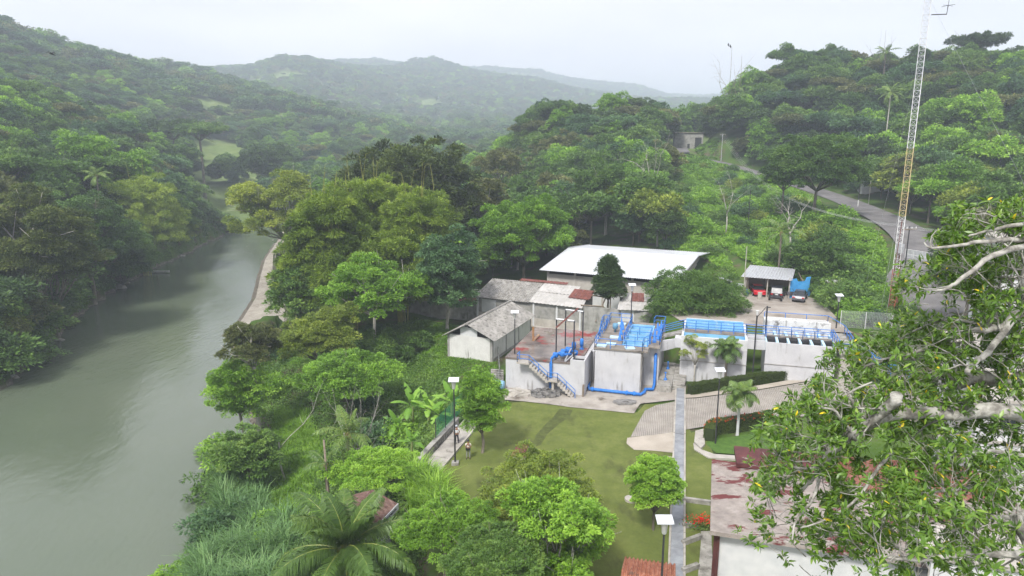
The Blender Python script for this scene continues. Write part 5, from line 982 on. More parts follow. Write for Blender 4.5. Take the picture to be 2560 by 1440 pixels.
# nearest 250: trees of their own
zone = lambda x, y: ('left' if x < -28 else 'mid' if x < 70 else 'right')
ZL = dict(left='trees crowding the left river bank and hillside', mid='trees on the slopes behind the compound', right='trees covering the right hillside')
KN = {'dark': 'dark green', 'mid': 'green', 'teal': 'blue green', 'olive': 'dull olive', 'bright': 'bright green', 'yellow': 'yellow green'}
SN = ['round crowned', 'broad round crowned', 'tall narrow', 'flat topped', 'open branched', 'tall open branched', 'small round', 'wide flat topped', 'full crowned']
WHERE = dict(left='on the left bank', mid='behind the compound', right='on the right hillside')
used = set(order[:250])
for i in order[:250]:
    v = int(rg.integers(0, 9)); pal = PALS[int(rg.integers(0, 10))]; x, y, z = pts[i]; zn = zone(x, y); s_ = sc[i]
    place_tree('woodland_tree', LIB[v][0], LIB[v][1], (x, y, z - .2), LM[pal], M['paletrunk' if v in (5, 4) else 'trunk'], f'{SN[v]} {KN[pal]} tree {"nearby" if r_[i] < 130 else "farther back" if r_[i] < 190 else "far back"} and {"low" if z < 6 else "partway up" if z < 20 else "high up"} {WHERE[zn]}', 'tree', ZL[zn], rg.uniform(0, 6.28), (s_, s_, s_ * rg.uniform(.85, 1.1)))
rest = np.array([i for i in order if i not in used])
# the rest of the wood: one object that repeats whole crowns on points
def scatter(name, P, S_, Rz, IDX, sources, label, cat):
    me = bpy.data.meshes.new(name); me.vertices.add(len(P)); me.vertices.foreach_set('co', np.ascontiguousarray(P, np.float32).ravel())
    for nm, dt, val in (('scl', 'FLOAT', S_), ('rz', 'FLOAT', Rz), ('idx', 'INT', IDX)):
        a = me.attributes.new(nm, dt, 'POINT'); a.data.foreach_set('value', np.ascontiguousarray(val, np.float32 if dt == 'FLOAT' else np.int32))
    o = link_mesh(name, me); tag(o, label, cat, kind='stuff')
    ng = bpy.data.node_groups.new(name, 'GeometryNodeTree'); ng.interface.new_socket('Geometry', in_out='INPUT', socket_type='NodeSocketGeometry'); ng.interface.new_socket('Geometry', in_out='OUTPUT', socket_type='NodeSocketGeometry')
    N = ng.nodes; gi = N.new('NodeGroupInput'); go = N.new('NodeGroupOutput'); m2p = N.new('GeometryNodeMeshToPoints'); ng.links.new(gi.outputs[0], m2p.inputs[0]); jn = N.new('GeometryNodeJoinGeometry')
    def att(nm, dt): a = N.new('GeometryNodeInputNamedAttribute'); a.data_type = dt; a.inputs[0].default_value = nm; return a.outputs[0]
    sc_, rz_, ix = att('scl', 'FLOAT'), att('rz', 'FLOAT'), att('idx', 'INT'); cx = N.new('ShaderNodeCombineXYZ'); ng.links.new(rz_, cx.inputs[2])
    for k, src in enumerate(sources):
        cmp_ = N.new('FunctionNodeCompare'); cmp_.data_type = 'INT'; cmp_.operation = 'EQUAL'; ng.links.new(ix, cmp_.inputs[2]); cmp_.inputs[3].default_value = k
        oi = N.new('GeometryNodeObjectInfo'); oi.inputs[0].default_value = src; oi.inputs[1].default_value = True
        ins = N.new('GeometryNodeInstanceOnPoints'); ng.links.new(m2p.outputs[0], ins.inputs['Points']); ng.links.new(cmp_.outputs[0], ins.inputs['Selection']); ng.links.new(oi.outputs['Geometry'], ins.inputs['Instance'])
        ng.links.new(cx.outputs[0], ins.inputs['Rotation']); ng.links.new(sc_, ins.inputs['Scale']); ng.links.new(ins.outputs[0], jn.inputs[0])
    ng.links.new(jn.outputs[0], go.inputs[0]); md = o.modifiers.new('trees', 'NODES'); md.node_group = ng; return o
def source(me, m):
    me2 = me.copy(); me2.materials.clear(); me2.materials.append(m); return bpy.data.objects.new('wood_source', me2)
rr_ = r_[rest]; nearm = rr_ < 620
srcs = [source(LIB[v][0], LM[p]) for v, p in ((0, 'dark'), (1, 'mid'), (2, 'teal'), (3, 'olive'), (4, 'mid'), (6, 'dark'), (7, 'teal'), (8, 'bright'), (1, 'olive'), (5, 'mid'), (8, 'mid'), (2, 'bright'), (7, 'mid'))]
fsrc = [source(FARLIB[k % 4], LM[p]) for k, p in enumerate(['dark', 'mid', 'teal', 'dark', 'olive', 'mid', 'teal', 'bright'])]
allsrc = srcs + fsrc; ids = np.where(nearm, rg.integers(0, len(srcs), len(rest)), len(srcs) + rg.integers(0, len(fsrc), len(rest)))
P = pts[rest].copy(); P[:, 2] -= .3
scatter('forest', P, sc[rest] * np.where(nearm, 1, 1.15), rg.uniform(0, 6.28, len(rest)), ids, allsrc, 'dense far woods covering the valley floor and the distant hills', 'forest')
print('forest', len(rest), 'near', int(nearm.sum()))

# ------------------------------------------------------------------ undergrowth: low leaf clumps on the slopes
def ground_leaves(name, poly_list, n, leaf, hmax, m, label, cat, seed, asp=.5, up=.9, blade=False, excl=()):
    rg = np.random.default_rng(seed); per = [];
    for Pp, frac in poly_list:
        Pp = np.array(Pp); lo, hi = Pp.min(0), Pp.max(0); q = rg.uniform(lo, hi, (int(n * frac * 2.2), 2)); di, de = poly_dist(q[:, 0], q[:, 1], Pp); q = q[di <= 0]; per.append(q[:int(n * frac)])
    q = np.concatenate(per)
    for e, bf in excl: di, de = poly_dist(q[:, 0], q[:, 1], e); q = q[di > bf]
    q = q[line_dist(q[:, 0], q[:, 1], ROADP)[0] > 5.6]
    z = H(q[:, 0], q[:, 1]); hum = np.clip(fbm(q[:, 0], q[:, 1], 6, 3, seed) * .5 + .5, 0, 1); k = z > WZ + .15; q, z, hum = q[k], z[k], hum[k]; nq = len(q)
    hgt = hmax * hum * rg.uniform(.2, 1, nq) ** .6; C = np.column_stack([q, z + hgt - .05]); A = unit(np.column_stack([rg.normal(0, 1, nq), rg.normal(0, 1, nq), rg.normal(.5, .4, nq)]))
    tn = np.clip(.45 + .22 * fbm(q[:, 0], q[:, 1], 9, 3, seed + 1) + rg.normal(0, .13, nq), 0, .95); L = leaf * rg.uniform(.6, 1.4, nq)
    V, Q, t = leaf_quads(C, A, L, L * asp, tn, rg, up); return tag(link_mesh(name, np_mesh(name, V, Q, t), m), label, cat, kind='stuff')
ground_leaves('undergrowth', [(SLOPE, 1)], 260000, .40, 1.1, LM['grass'], 'tangled low green growth covering the slope between yard and road', 'undergrowth', 31)
ground_leaves('undergrowth', [(BANK, 1)], 170000, .26, .9, LM['mid'], 'dense green ground plants on the slope down to the river', 'undergrowth', 33, excl=((RIVER, 0.4), (COMP, .2)))
ground_leaves('grass_patch', [([(-22, 90), (-9, 66), (-2, 72), (-2, 84), (-3, 98), (-16, 108)], 1)], 60000, .22, .3, LM['grass'], 'bright green grass around the block shed', 'grass', 35, asp=.35, excl=([frame_of((-8.3, 85.0), rad(-23))(a, b)[:2] for a, b in ((-.2, -.2), (6.6, -.2), (6.6, 13.4), (-.2, 13.4))], .1) and (([frame_of((-8.3, 85.0), rad(-23))(a, b)[:2] for a, b in ((-.2, -.2), (6.6, -.2), (6.6, 13.4), (-.2, 13.4))], .1),))
LB_ = [(e[0] - dx_, e[1] + dy_) for dx_, dy_, L__ in ((-.3, -.3, 1), (16, 8, -1)) for e in (catmull([(*G2(*p, WZ), 0) for p in [(-60, 1040), (0, 985), (60, 932), (130, 862), (200, 792), (270, 738), (330, 703), (400, 666), (470, 636), (530, 603), (590, 582)]], 3)[::L__])]
ground_leaves('undergrowth', [(LB_, 1)], 120000, .45, 2.2, LM['mid'], 'thick green growth along the foot of the left river bank', 'undergrowth', 37, excl=((RIVER, .2),))
REED = [G2(560, 1075, -6), G2(600, 1110, -5.5), G2(640, 1190, -5), G2(640, 1290, -5), G2(720, 1300, -4.5), G2(740, 1440, -4), (-18, 30), (-34, 26), (-30, 48), G2(500, 1250, -6.8), G2(540, 1150, -6.8)]
# bushes scattered on the slopes (countable: a thing each)
BL = [tree_mesh('bush', 300 + i, 2.6, 2.0, 2.5, 7, 9, 44, .26, .5, 'round', .27, limbs=False)[0] for i in range(4)]
def bushes(poly, n, seed, pals, grp, where, smin=.7, smax=1.7, excl=()):
    rg = np.random.default_rng(seed); P = np.array(poly); lo, hi = P.min(0), P.max(0); got = []; tries = 0
    while len(got) < n and tries < 60000:
        tries += 1; q = rg.uniform(lo, hi)
        if poly_dist(q[:1], q[1:], P)[0][0] > 0 or any(poly_dist(q[:1], q[1:], e)[0][0] < b for e, b in excl): continue
        if line_dist(q[:1], q[1:], ROADP)[0][0] < 8: continue
        s_ = rg.uniform(smin, smax)
        if any(math.hypot(q[0] - g[0], q[1] - g[1]) < 1.5 * (s_ + g[2]) * .75 for g in got): continue
        got.append((q[0], q[1], s_))
    for x, y, s_ in got:
        v = int(rg.integers(0, 4)); pal = pals[int(rg.integers(0, len(pals)))]; o = place_tree('bush', BL[v], None, (x, y, H1(x, y) - .2), LM[pal], None, f'{"tall" if s_ > 1.35 else "low" if s_ < .95 else "middling"} {KN[pal]} bush {where}{"" if "slope below the road" not in where else ", near the warehouse" if x < 50 else ", above the carport" if x < 62 else ", near the lower road"}', 'bush', grp, rg.uniform(0, 6.28), (s_, s_, s_ * rg.uniform(.8, 1.3)), 'foliage')
RIGHTP = [(42.5, 82), (47, 81), (52, 80.5), (54, 93), (50, 105), (44, 101), (45, 95)]
bushes(RIGHTP, 26, 17, ['mid', 'bright', 'mid', 'teal'], 'bushes between the yard and the mast', 'between the gravel yard and the mast', .9, 1.7)
ground_leaves('undergrowth', [(RIGHTP, 1)], 16000, .4, 1.3, LM['mid'], 'green low growth between the yard and the mast', 'undergrowth', 43)
bushes(CORR, 45, 15, ['bright', 'mid', 'yellow', 'mid'], 'bushes below the upper road bend', 'below the upper road bend', .4, .95)
ground_leaves('undergrowth', [(CORR, 1)], 90000, .6, .8, LM['bright'], 'light green low growth below the upper road bend', 'undergrowth', 41, excl=((SLOPE, .1),))
bushes(SLOPE, 72, 5, ['bright', 'mid', 'mid', 'teal', 'bright', 'yellow'], 'bushes on the slope below the road', 'on the slope below the road', .8, 2.1, ((YARD, 2),))
bushes(REED, 34, 26, ['mid', 'bright', 'teal'], 'bushes among the tall reeds', 'among the tall reeds', .7, 1.5, ((RIVER, .5),))
bushes(BANK, 34, 6, ['mid', 'bright', 'teal', 'mid'], 'bushes on the slope above the river', 'on the slope above the river', .5, 1.2, ((COMP, 1), (RIVER, 1)))
# left bank water edge bushes
EDGE = [q for q in RIVER if q[0] < -40 or (q[1] > 90)][-16:]
ed = [G2(*p, WZ) for p in [(0, 975), (60, 922), (130, 852), (200, 782), (270, 728), (330, 693), (400, 656), (470, 628), (530, 596), (590, 575)]]
rgb_ = np.random.default_rng(8); ed = catmull([(*e, 0) for e in ed], 11)
for k, e in enumerate(ed):
    s_ = rgb_.uniform(.9, 2.4); x, y = e[0] - rgb_.uniform(.2, 6), e[1] + rgb_.uniform(-.5, 3); v = int(rgb_.integers(0, 4)); pal = ['dark', 'mid', 'mid', 'olive'][int(rgb_.integers(0, 4))]
    place_tree('bush', BL[v], None, (x, y, H1(x, y) - .2), LM[pal], None, f'{"large" if s_ > 1.9 else "small" if s_ < 1.3 else "middling"} {KN[pal]} bush at the left water edge {"cut by the picture edge" if y < 105 else "near the largest boulder" if y < 140 else "short of the moored boat" if y < 185 else "beyond the moored boat" if y < 225 else "at the river bend"}', 'bush', 'bushes along the left water edge', rgb_.uniform(0, 6.28), (s_ * 1.2, s_ * 1.2, s_), 'foliage')

# tall reeds along the near bank and grass tufts
def blades(name, q, z, hgt, w, m, label, cat, seed, bend=.85):
    rg = np.random.default_rng(seed); n = len(q); az = rg.uniform(0, 6.28, n); d = np.column_stack([np.cos(az), np.sin(az), np.zeros(n)]); s = np.column_stack([-np.sin(az), np.cos(az), np.zeros(n)])
    h = hgt * rg.uniform(.6, 1.15, n) * (1 + .3 * fbm(q[:, 0], q[:, 1], 5, 2, seed)); b = rg.uniform(.25, 1, n) * bend; P0 = np.column_stack([q, z - .05]); Vs = []; up = np.array([0, 0, 1.0])
    P = [P0]; 
    for k, (hz_, hb) in enumerate(((.45, .12), (.85, .45), (.95, .95))): P.append(P0 + up * (h * hz_)[:, None] + d * (h * b * hb)[:, None])
    W = [w, w, w * .7, w * .08]; V = np.stack([np.stack([P[k] - s * W[k] / 2, P[k] + s * W[k] / 2], 1) for k in range(4)], 1).reshape(n, 8, 3)
    Q = np.array([(0, 1, 3, 2), (2, 3, 5, 4), (4, 5, 7, 6)]); Q = (np.arange(n)[:, None, None] * 8 + Q[None]).reshape(-1, 4); t = np.repeat(np.clip(rg.normal(.5, .16, n) + .28 * fbm(q[:, 0], q[:, 1], 4, 3, seed + 2), 0, .95), 8)
    return tag(link_mesh(name, np_mesh(name, V.reshape(-1, 3), Q, t), m), label, cat, kind='stuff')
def tufts(poly, ntuft, per, rad_, seed, excl=()):
    rg = np.random.default_rng(seed); P = np.array(poly); lo, hi = P.min(0), P.max(0); c = rg.uniform(lo, hi, (ntuft * 4, 2)); c = c[poly_dist(c[:, 0], c[:, 1], P)[0] <= 0]
    for e, b in excl: c = c[poly_dist(c[:, 0], c[:, 1], e)[0] > b]
    c = c[:ntuft]; q = (c[:, None] + rg.normal(0, rad_, (len(c), per, 2))).reshape(-1, 2); z = H(q[:, 0], q[:, 1]); k = z > WZ - .6; return q[k], z[k]
q, z = tufts(REED, 820, 40, .38, 9, ((RIVER, 2.0),)); blades('reeds', q, z, 2.7, .085, LM['reed'], 'tall arching green reeds along the near river edge', 'reeds', 10)
q, z = tufts([G2(1040, 1290), G2(1030, 1220), G2(1100, 1215), G2(1110, 1330)], 90, 34, .3, 19); blades('cane_grass', q, np.maximum(z, -1.5), 2.2, .07, LM['grass'], 'clump of tall arching cane grass at the lower end of the path', 'cane', 11)
SL2 = [G2(640, 1180, -5), G2(700, 1010, -5), G2(760, 1010, -4), G2(800, 1120, -4), G2(760, 1230, -4), G2(680, 1290, -5)]
q, z = tufts(SL2, 700, 40, .4, 23); blades('slope_grass', q, z, .9, .06, LM['grass'], 'long bright grass on the river slope between bushes and reeds', 'grass', 24)
# hedges: dense small leaves over a clipped box core
def hedge(C, w_, h, label, seed, flowers=0, n=9000):
    rg = np.random.default_rng(seed); C = catmull(C, 6); L = np.concatenate([[0], np.cumsum(np.linalg.norm(np.diff(C[:, :2], axis=0), axis=1))]); r = empty('hedge', tuple(C[0]), label, 'hedge')
    b = MB(); V = []
    for i in range(len(C)):
        d = C[min(i + 1, len(C) - 1)] - C[max(i - 1, 0)]; d = d[:2] / np.linalg.norm(d[:2]); nn = np.array([-d[1], d[0]]); x, y, z = C[i]; w2 = w_ / 2 - .06; V += [(x - nn[0] * w2, y - nn[1] * w2, z - .2), (x - nn[0] * w2, y - nn[1] * w2, z + h - .06), (x + nn[0] * w2, y + nn[1] * w2, z + h - .06), (x + nn[0] * w2, y + nn[1] * w2, z - .2)]
    F_ = [(4 * i + a, 4 * i + (a + 1) % 4, 4 * i + 4 + (a + 1) % 4, 4 * i + 4 + a)[::-1] for i in range(len(C) - 1) for a in range(4)] + [(0, 1, 2, 3), tuple(4 * (len(C) - 1) + a for a in (3, 2, 1, 0))]
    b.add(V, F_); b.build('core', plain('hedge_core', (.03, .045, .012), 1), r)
    t = rg.uniform(0, L[-1], n); x = np.interp(t, L, C[:, 0]); y = np.interp(t, L, C[:, 1]); z = np.interp(t, L, C[:, 2]); dx = np.interp(t + .1, L, C[:, 0]) - x + 1e-6; dy = np.interp(t + .1, L, C[:, 1]) - y; nrm = np.hypot(dx, dy) + 1e-9; nx, ny = -dy / nrm, dx / nrm
    f = rg.random(n); per = w_ + 2 * h; s = f * per; a = np.where(s < h, -w_ / 2, np.where(s < h + w_, s - h - w_ / 2, w_ / 2)); hz_ = np.where(s < h, s, np.where(s < h + w_, h, per - s)) + .05 * fbm(x, y, 1.2, 2, seed)
    a = a + .03 * rg.normal(0, 1, n); out_ = np.stack([np.where(np.abs(a) > w_ / 2 - .08, np.sign(a), 0) * nx, np.where(np.abs(a) > w_ / 2 - .08, np.sign(a), 0) * ny, np.where(hz_ > h - .1, 1., .1)], 1)
    off = wloc(r); Cc = np.stack([x + nx * a - off.x, y + ny * a - off.y, z + hz_ - .05 - off.z], 1); A_ = unit(out_ + rg.normal(0, .7, (n, 3))); tn = np.clip(rg.normal(.5, .18, n), 0, .95); Ls = .1 * rg.uniform(.7, 1.3, n)
    V, Q, tt = leaf_quads(Cc, A_, Ls, Ls * .6, tn, rg); link_mesh('foliage', np_mesh('foliage', V, Q, tt), LM['hedge'], r)
    if flowers:
        k = rg.choice(np.where(hz_ > h - .25)[0], flowers); c0 = Cc[k] + np.array([0, 0, .06]); V, Q, tt = leaf_quads(np.repeat(c0, 5, 0) + rg.normal(0, .06, (flowers * 5, 3)), unit(rg.normal(0, 1, (flowers * 5, 3)) + [0, 0, 1]), .11, .08, np.full(flowers * 5, .5), rg); link_mesh('flowers', np_mesh('flowers', V, Q, tt), plain('red_orange_petals', (.7, .08, .02), .5), r)
def zp(u, v, off=0): q = S(u, v); return (q[0], q[1], q[2] + off)
hedge([zp(1722, 988), zp(1800, 975), zp(1890, 962), zp(1960, 951), zp(2040, 938)], .95, 1.25, 'long clipped green hedge between the white basins and the grooved ramp', 1, 0, 26000)
hedge([zp(1772, 1106), zp(1785, 1084), zp(1850, 1076), zp(1925, 1062)], .9, 1.35, 'clipped hedge dotted with orange flowers beside the palm with whitewashed trunk', 2, 60, 14000)
# ------------------------------------------------------------------ solar street lamps
M['lampwhite'] = plain('white_lamp_enamel', (.62, .62, .62), .4); M['panelface'] = plain('pale_panel_face', (.62, .64, .68), .25)
def solar_lamp(x, y, z, h, label, base=True, face=0.0, tall=1.0):
    r = empty('solar_street_lamp', (x, y, z), label, 'street lamp', 'solar street lamps')
    MB().tube([(x, y, z), (x, y, z + h - .75)], [.075, .055], 8).build('pole', M['steel'], r)
    MB().lathe((x, y, z + h - .8), [(.10, 0), (.13, .05), (.19, .62), (.22, .64), (.22, .68)], 14).build('lamp_head', M['lampwhite'], r, True)
    ca, sa = math.cos(face), math.sin(face); P = []
    for dz in (0, .05):
        for a, b in ((-.44, -.30), (.44, -.30), (.44, .30), (-.44, .30)): P.append((x + a * ca - b * sa, y + a * sa + b * ca, z + h + dz + b * .30))
    q = MB().box8(P); q.tube([(x, y, z + h - .15), (x, y, z + h)], .05, 6); q.build('solar_panel', M['panelface'], r)
    if base: MB().prism([(x - .3, y - .3), (x + .3, y - .3), (x + .3, y + .3), (x - .3, y + .3)], z - .2, z + .22).build('footing', M['concrete'], r)
    return r
g = G(1138, 1160); solar_lamp(g[0], g[1], 0, 7.6, 'tall solar lamp standing on the lawn edge beside the walkway and two people')
g = D(1662, 1295, 32.6); solar_lamp(g[0], g[1], 0, 7.6, 'nearest solar lamp at the bottom of the lawn in front of the clipped tree')
solar_lamp(*G2(1287, 885, 3.62), 3.62, 4.9, 'solar lamp rising from the front of the red roof', False)
q_ = S(1788, 1112); solar_lamp(q_[0], q_[1], q_[2], D(1797, 925, q_[1])[2] - q_[2], 'thin solar lamp in the small lawn behind the orange flowered hedge', False)
q_ = G(2090, 822, 4.9); solar_lamp(q_[0], q_[1], q_[2], D(2092, 738, q_[1])[2] - q_[2], 'solar lamp at the gravel yard next to the white mesh fence', False)
q_ = L2(12.2, 13.6, 4.9); solar_lamp(q_[0], q_[1], q_[2], D(1562, 712, q_[1])[2] - q_[2], 'solar lamp rising behind the tank deck in front of the narrow tree', False)
# double arm lamp between the basins
x, y, _ = L2(26.6, 7.9); r = empty('street_lamp', (x, y, 0), 'dark lamp post with one upright and one arm lamp between the white basins', 'street lamp')
h = D(1880, 775, y)[2]; MB().tube([(x, y, 0), (x, y, h - .6)], .085, 8).build('pole', M['steel'], r)
MB().lathe((x, y, h - .6), [(.09, 0), (.19, .5), (.19, .56)], 10).build('lamp_head', M['lampwhite'], r); b = MB(); b.tube([(x, y, h - .8), (x + .5, y, h - .2), (x + .85, y, h + .25), (x + 1.1, y, h + .3)], .04, 5); b.box((x + 1.2, y, h + .3), (.4, .16, .08)); b.build('arm', M['steel'], r)
x, y, _ = L2(28.0, 13.2); tag(MB().tube([(x, y, 4.9), (x, y, 8.3)], .09, 6).build('steel_post', M['steel']), 'dark bare steel post at the rear left corner of the filter block', 'post')

# ------------------------------------------------------------------ radio mast: three legged lattice in colour bands
def mast():
    bx, by, bz = G(2226, 812, 4.9); tx, ty, tz = D(2322, -40, by); r = empty('radio_mast', (bx, by, bz), 'tall lattice radio mast with red, yellow and white bands beside the road', 'mast')
    # the mast itself stands upright; its far top leaves the frame
    base = Vector((bx, by, bz)); H_ = 42.0; W_ = .44; cols = [('rust_red_paint', (.42, .13, .07)), ('mast_white', (.72, .72, .72)), ('mast_yellow', (.58, .47, .24)), ('mast_white_band', (.72, .72, .73)), ('mast_grey', (.6, .61, .63))]
    seg = [(0, 7), (7, 13.5), (13.5, 21.5), (21.5, 28), (28, H_)]
    lean = Vector((0, 0, 0))
    for (n_, c), (z0, z1) in zip(cols, seg):
        b = MB(); k = int((z1 - z0) / .62); leg = lambda j, z: base + lean * z + Vector((math.cos(j * 2.094 + .5) * W_, math.sin(j * 2.094 + .5) * W_, z))
        for j in range(3):
            b.tube([leg(j, z0), leg(j, z1)], .038, 5)
            for i in range(k): za = z0 + (z1 - z0) * i / k; zb = z0 + (z1 - z0) * (i + 1) / k; b.tube([leg(j, za), leg((j + 1) % 3, zb)], .018, 4, cap=False); b.tube([leg(j, za), leg((j + 1) % 3, za)], .018, 4, cap=False)
        b.build('lattice_section', plain(n_, c, .5), r)
    b = MB(); b.box(base + Vector((0, 0, 9.6)), (.7, .7, 1.1)); b.build('equipment_box', M['galv'], r)
    b = MB(); p = base + lean * 36.6 + Vector((.3, 0, 0)); 
    zz = D(2322, 38, by)[2] - bz; b.tube([base + lean * zz + Vector((.3, -.3, zz)), base + Vector((2.0, -.3, zz + .05)), base + Vector((2.05, -.3, zz + 1.0))], .06, 5); b.tube([base + Vector((2.05, -.3, zz + 1.0)), base + Vector((2.15, -.3, zz + 3.5))], .025, 4)
    for a in range(4): b.tube([base + Vector((2.06, -.3, zz + 1.0)), base + Vector((2.06 + math.cos(a * 1.57 + .4) * .8, -.3 + math.sin(a * 1.57 + .4) * .8, zz + .95))], .02, 4)
    b.build('antenna', M['steel'], r)
    g_ = MB(); 
    for (dx, dy, zt) in ((-1.6, -1.5, 15), (-1.0, .9, 24), (3.5, 14, 33), (22, -4, 38)): g_.tube([base + Vector((dx, dy, -.2 if abs(dx) < 5 else H1(bx + dx, by + dy) - bz)), base + lean * zt + Vector((0, 0, zt))], .011, 4)
    g_.build('guy_wire', M['galv'], r)
    b = MB(); b.tube([base + Vector((-.9, -.5, -.3)), base + Vector((-.25, -.3, 13))], .05, 5); b.tube([base + Vector((.9, .5, -.3)), base + Vector((.3, .3, 9))], .16, 6); b.build('conduit', M['rust'], r)
mast()

# ------------------------------------------------------------------ utility poles and power lines
def upole(x, y, z, h, label, arm=True, white=False, r_=.14, m='galv'):
    r = empty('utility_pole', (x, y, z), label, 'utility pole'); MB().tube([(x, y, z - .2), (x, y, z + h)], [r_, r_ * .65], 8).build('pole', M[m], r)
    if arm: MB().box((x, y, z + h - .4), (2.4, .12, .14), .35).build('cross_arm', M['wood'], r); b = MB(); [b.lathe((x + d * math.cos(.35), y + d * math.sin(.35), z + h - .32), [(.06, 0), (.09, .1), (.05, .2)], 6) for d in (-1.1, -.4, .4, 1.1)]; b.build('insulators', M['lampwhite'], r)
    if white: MB().tube([(x, y, z), (x, y, z + 1.8)], r_ * 1.06, 8).build('white_band', M['lampwhite'], r)
    return Vector((x, y, z + h))
def onr(u, v, Y): p = D(u, v, Y); return p[0], p[1], H1(p[0], p[1])
pa = upole(*onr(1803, 395, 262), 10.5, 'utility pole with cross arm beside the upper road bend')
pb = upole(*onr(2143, 530, 168), 5.6, 'short utility pole with white painted foot by the lower road', False, True, .12, 'steel')
upole(*onr(2170, 520, 172), 7.0, 'thin grey leaning pole just right of the white footed one', False, False, .08, 'paletrunk')
upole(*onr(1873, 525, 150), 8.0, 'dark plain pole on the grassy slope below the road', False, False, .1, 'steel')
upole(*onr(1944, 395, 232), 7.5, 'pale concrete post against the wooded slope above the road', False, False, .16, 'paletrunk')
upole(*S(1858, 745), 7.6, 'thin pale pole at the left corner of the carport', False, False, .08, 'paletrunk')
pc = Vector(D(2278, 566, 84)); pm = Vector((62, 84, pc.z)); pd_ = Vector(D(2700, 580, 78))
pp = upole(pc.x, pc.y + .3, 5.0, pc.z - 5, 'slim pole carrying the power lines right of the radio mast', True, False, .1, 'steel')
wm = plain('wire_metal', (.5, .5, .5), .5)
for k, (o0, o1) in enumerate(((-1.1, -.9), (-.4, -.3), (.4, .3), (1.1, .9))):
    for a, b_, lab, sag in ((pa, pc, 'upper road pole to the mast side pole', 7.0), (pc, pd_, 'mast side pole out past the right edge', .6)):
        c = MB(); A0 = a + Vector((o0 * .94, o0 * .34, -.15)); B0 = b_ + Vector((o1 * .2, o1, -.1 + .05 * k)); ps = []
        for i in range(25): t = i / 24; p = A0.lerp(B0, t); p.z -= 4 * sag * t * (1 - t); ps.append(p)
        c.tube(ps, .013, 4); tag(c.build('power_line', wm), f'thin power line running from the {lab}', 'cable', 'power lines over the grassy slope')

# ------------------------------------------------------------------ fences, walls, gate
def mesh_fence(name, pts, h, label, post=2.5, gm='fencewire', pm='lampwhite', gap=.12):
    r = empty(name, pts[0], label, 'fence'); w_ = MB()
    for i in range(len(pts) - 1):
        a, b = Vector(pts[i]), Vector(pts[i + 1]); L = (b - a).length; k = max(1, round(L / post))
        for j in range(k + (i == len(pts) - 2)): p = a.lerp(b, j / k); MB().box((p.x, p.y, p.z + h / 2), (.07, .07, h)).build('post', M[pm], r)
        for j in range(int(h / gap) + 1): z = j * gap + .04; w_.tube([a + Vector((0, 0, z)), b + Vector((0, 0, z))], .010, 3, cap=False)
        for j in range(int(L / (gap * 1.5)) + 1): p = a.lerp(b, min(1, j * gap * 1.5 / L)); w_.tube([p, p + Vector((0, 0, h))], .007, 3, cap=False)
    w_.build('wire_mesh', M[gm], r); return r
M['fencewire'] = plain('white_fence_wire', (.6, .62, .62), .5); M['greenwire'] = plain('green_mesh_wire', (.02, .30, .16), .6); M['greywire'] = plain('grey_fence_wire', (.25, .26, .25), .6)
f0 = G(2052, 812, 4.9); f1 = G(2100, 818, 4.9); f2 = G(2162, 822, 4.9); f3 = G(2228, 826, 4.9)
mesh_fence('mesh_fence', [f1, f2, f3], 2.1, 'white post wire mesh fence at the edge of the gravel yard left of the mast', 3.0)
mesh_fence('mesh_fence', [G(2240, 832, 4.9), G(2285, 900, 4.6)], 2.0, 'white mesh fence running from the mast toward the viewer beside the road', 2.0)
b = MB(); b.prism([f1[:2], f3[:2], (f3[0], f3[1] + .3), (f1[0], f1[1] + .3)], 2.0, 4.9); tag(b.build('retaining_wall', M['block']), 'dark stained retaining wall below the white mesh fence', 'wall')
b = MB(); b.prism([L2(34, 16.4)[:2], f1[:2], (f1[0], f1[1] + .3), L2(34, 16.75)[:2]], 1.0, 4.95); tag(b.build('retaining_wall', M['concrete']), 'low retaining wall between the filter block and the mesh fence', 'wall')
gt = empty('swing_gate', G(2268, 652, 8.2), 'white metal gate lying open across the sloping road', 'gate')
ga, gb_ = Vector(S(2262, 648)), Vector(S(2345, 662)); dz = Vector((0, 0, 1)); b = MB()
for z in (.15, .9, 1.7): b.tube([ga + dz * z, gb_ + dz * z], .05, 5)
for j in range(5): p = ga.lerp(gb_, j / 4); b.tube([p + dz * .1, p + dz * 1.75], .05, 5)
b.build('frame', M['lampwhite'], gt); P = [ga + dz * .2, gb_ + dz * .2, gb_ + dz * 1.65, ga + dz * 1.65]; nn = (gb_ - ga).cross(dz).normalized() * .02; MB().box8([tuple(P[0] - nn), tuple(P[1] - nn), tuple(P[1] + nn), tuple(P[0] + nn), tuple(P[3] - nn), tuple(P[2] - nn), tuple(P[2] + nn), tuple(P[3] + nn)]).build('panel', M['galv'], gt)
# lower walkway with stone wall and green fence
W0, W1 = Vector(G(1148, 1062)), Vector(G(1018, 1206)); d_ = (W1 - W0).normalized(); n_ = Vector((d_.y, -d_.x, 0)) * -1
if n_.x < 0: n_ = -n_
stone = mat('rubble_stone_wall', [(.35, (.10, .095, .085)), (.5, (.22, .21, .19)), (.65, (.34, .33, .30))], 3.5, .95, .5)
rw = empty('stone_wall', tuple(W1), 'low rubble stone wall with pale coping along the lower walkway', 'wall')
W2 = W1 + d_ * .5
MB().prism([tuple(W0)[:2], tuple(W2)[:2], tuple(W2 - n_ * .4)[:2], tuple(W0 - n_ * .4)[:2]], -2.2, .72).build('masonry', stone, rw); MB().prism([tuple(W0 + n_ * .04)[:2], tuple(W2 + n_ * .04)[:2], tuple(W2 - n_ * .44)[:2], tuple(W0 - n_ * .44)[:2]], .72, .82).build('coping', M['concrete'], rw)
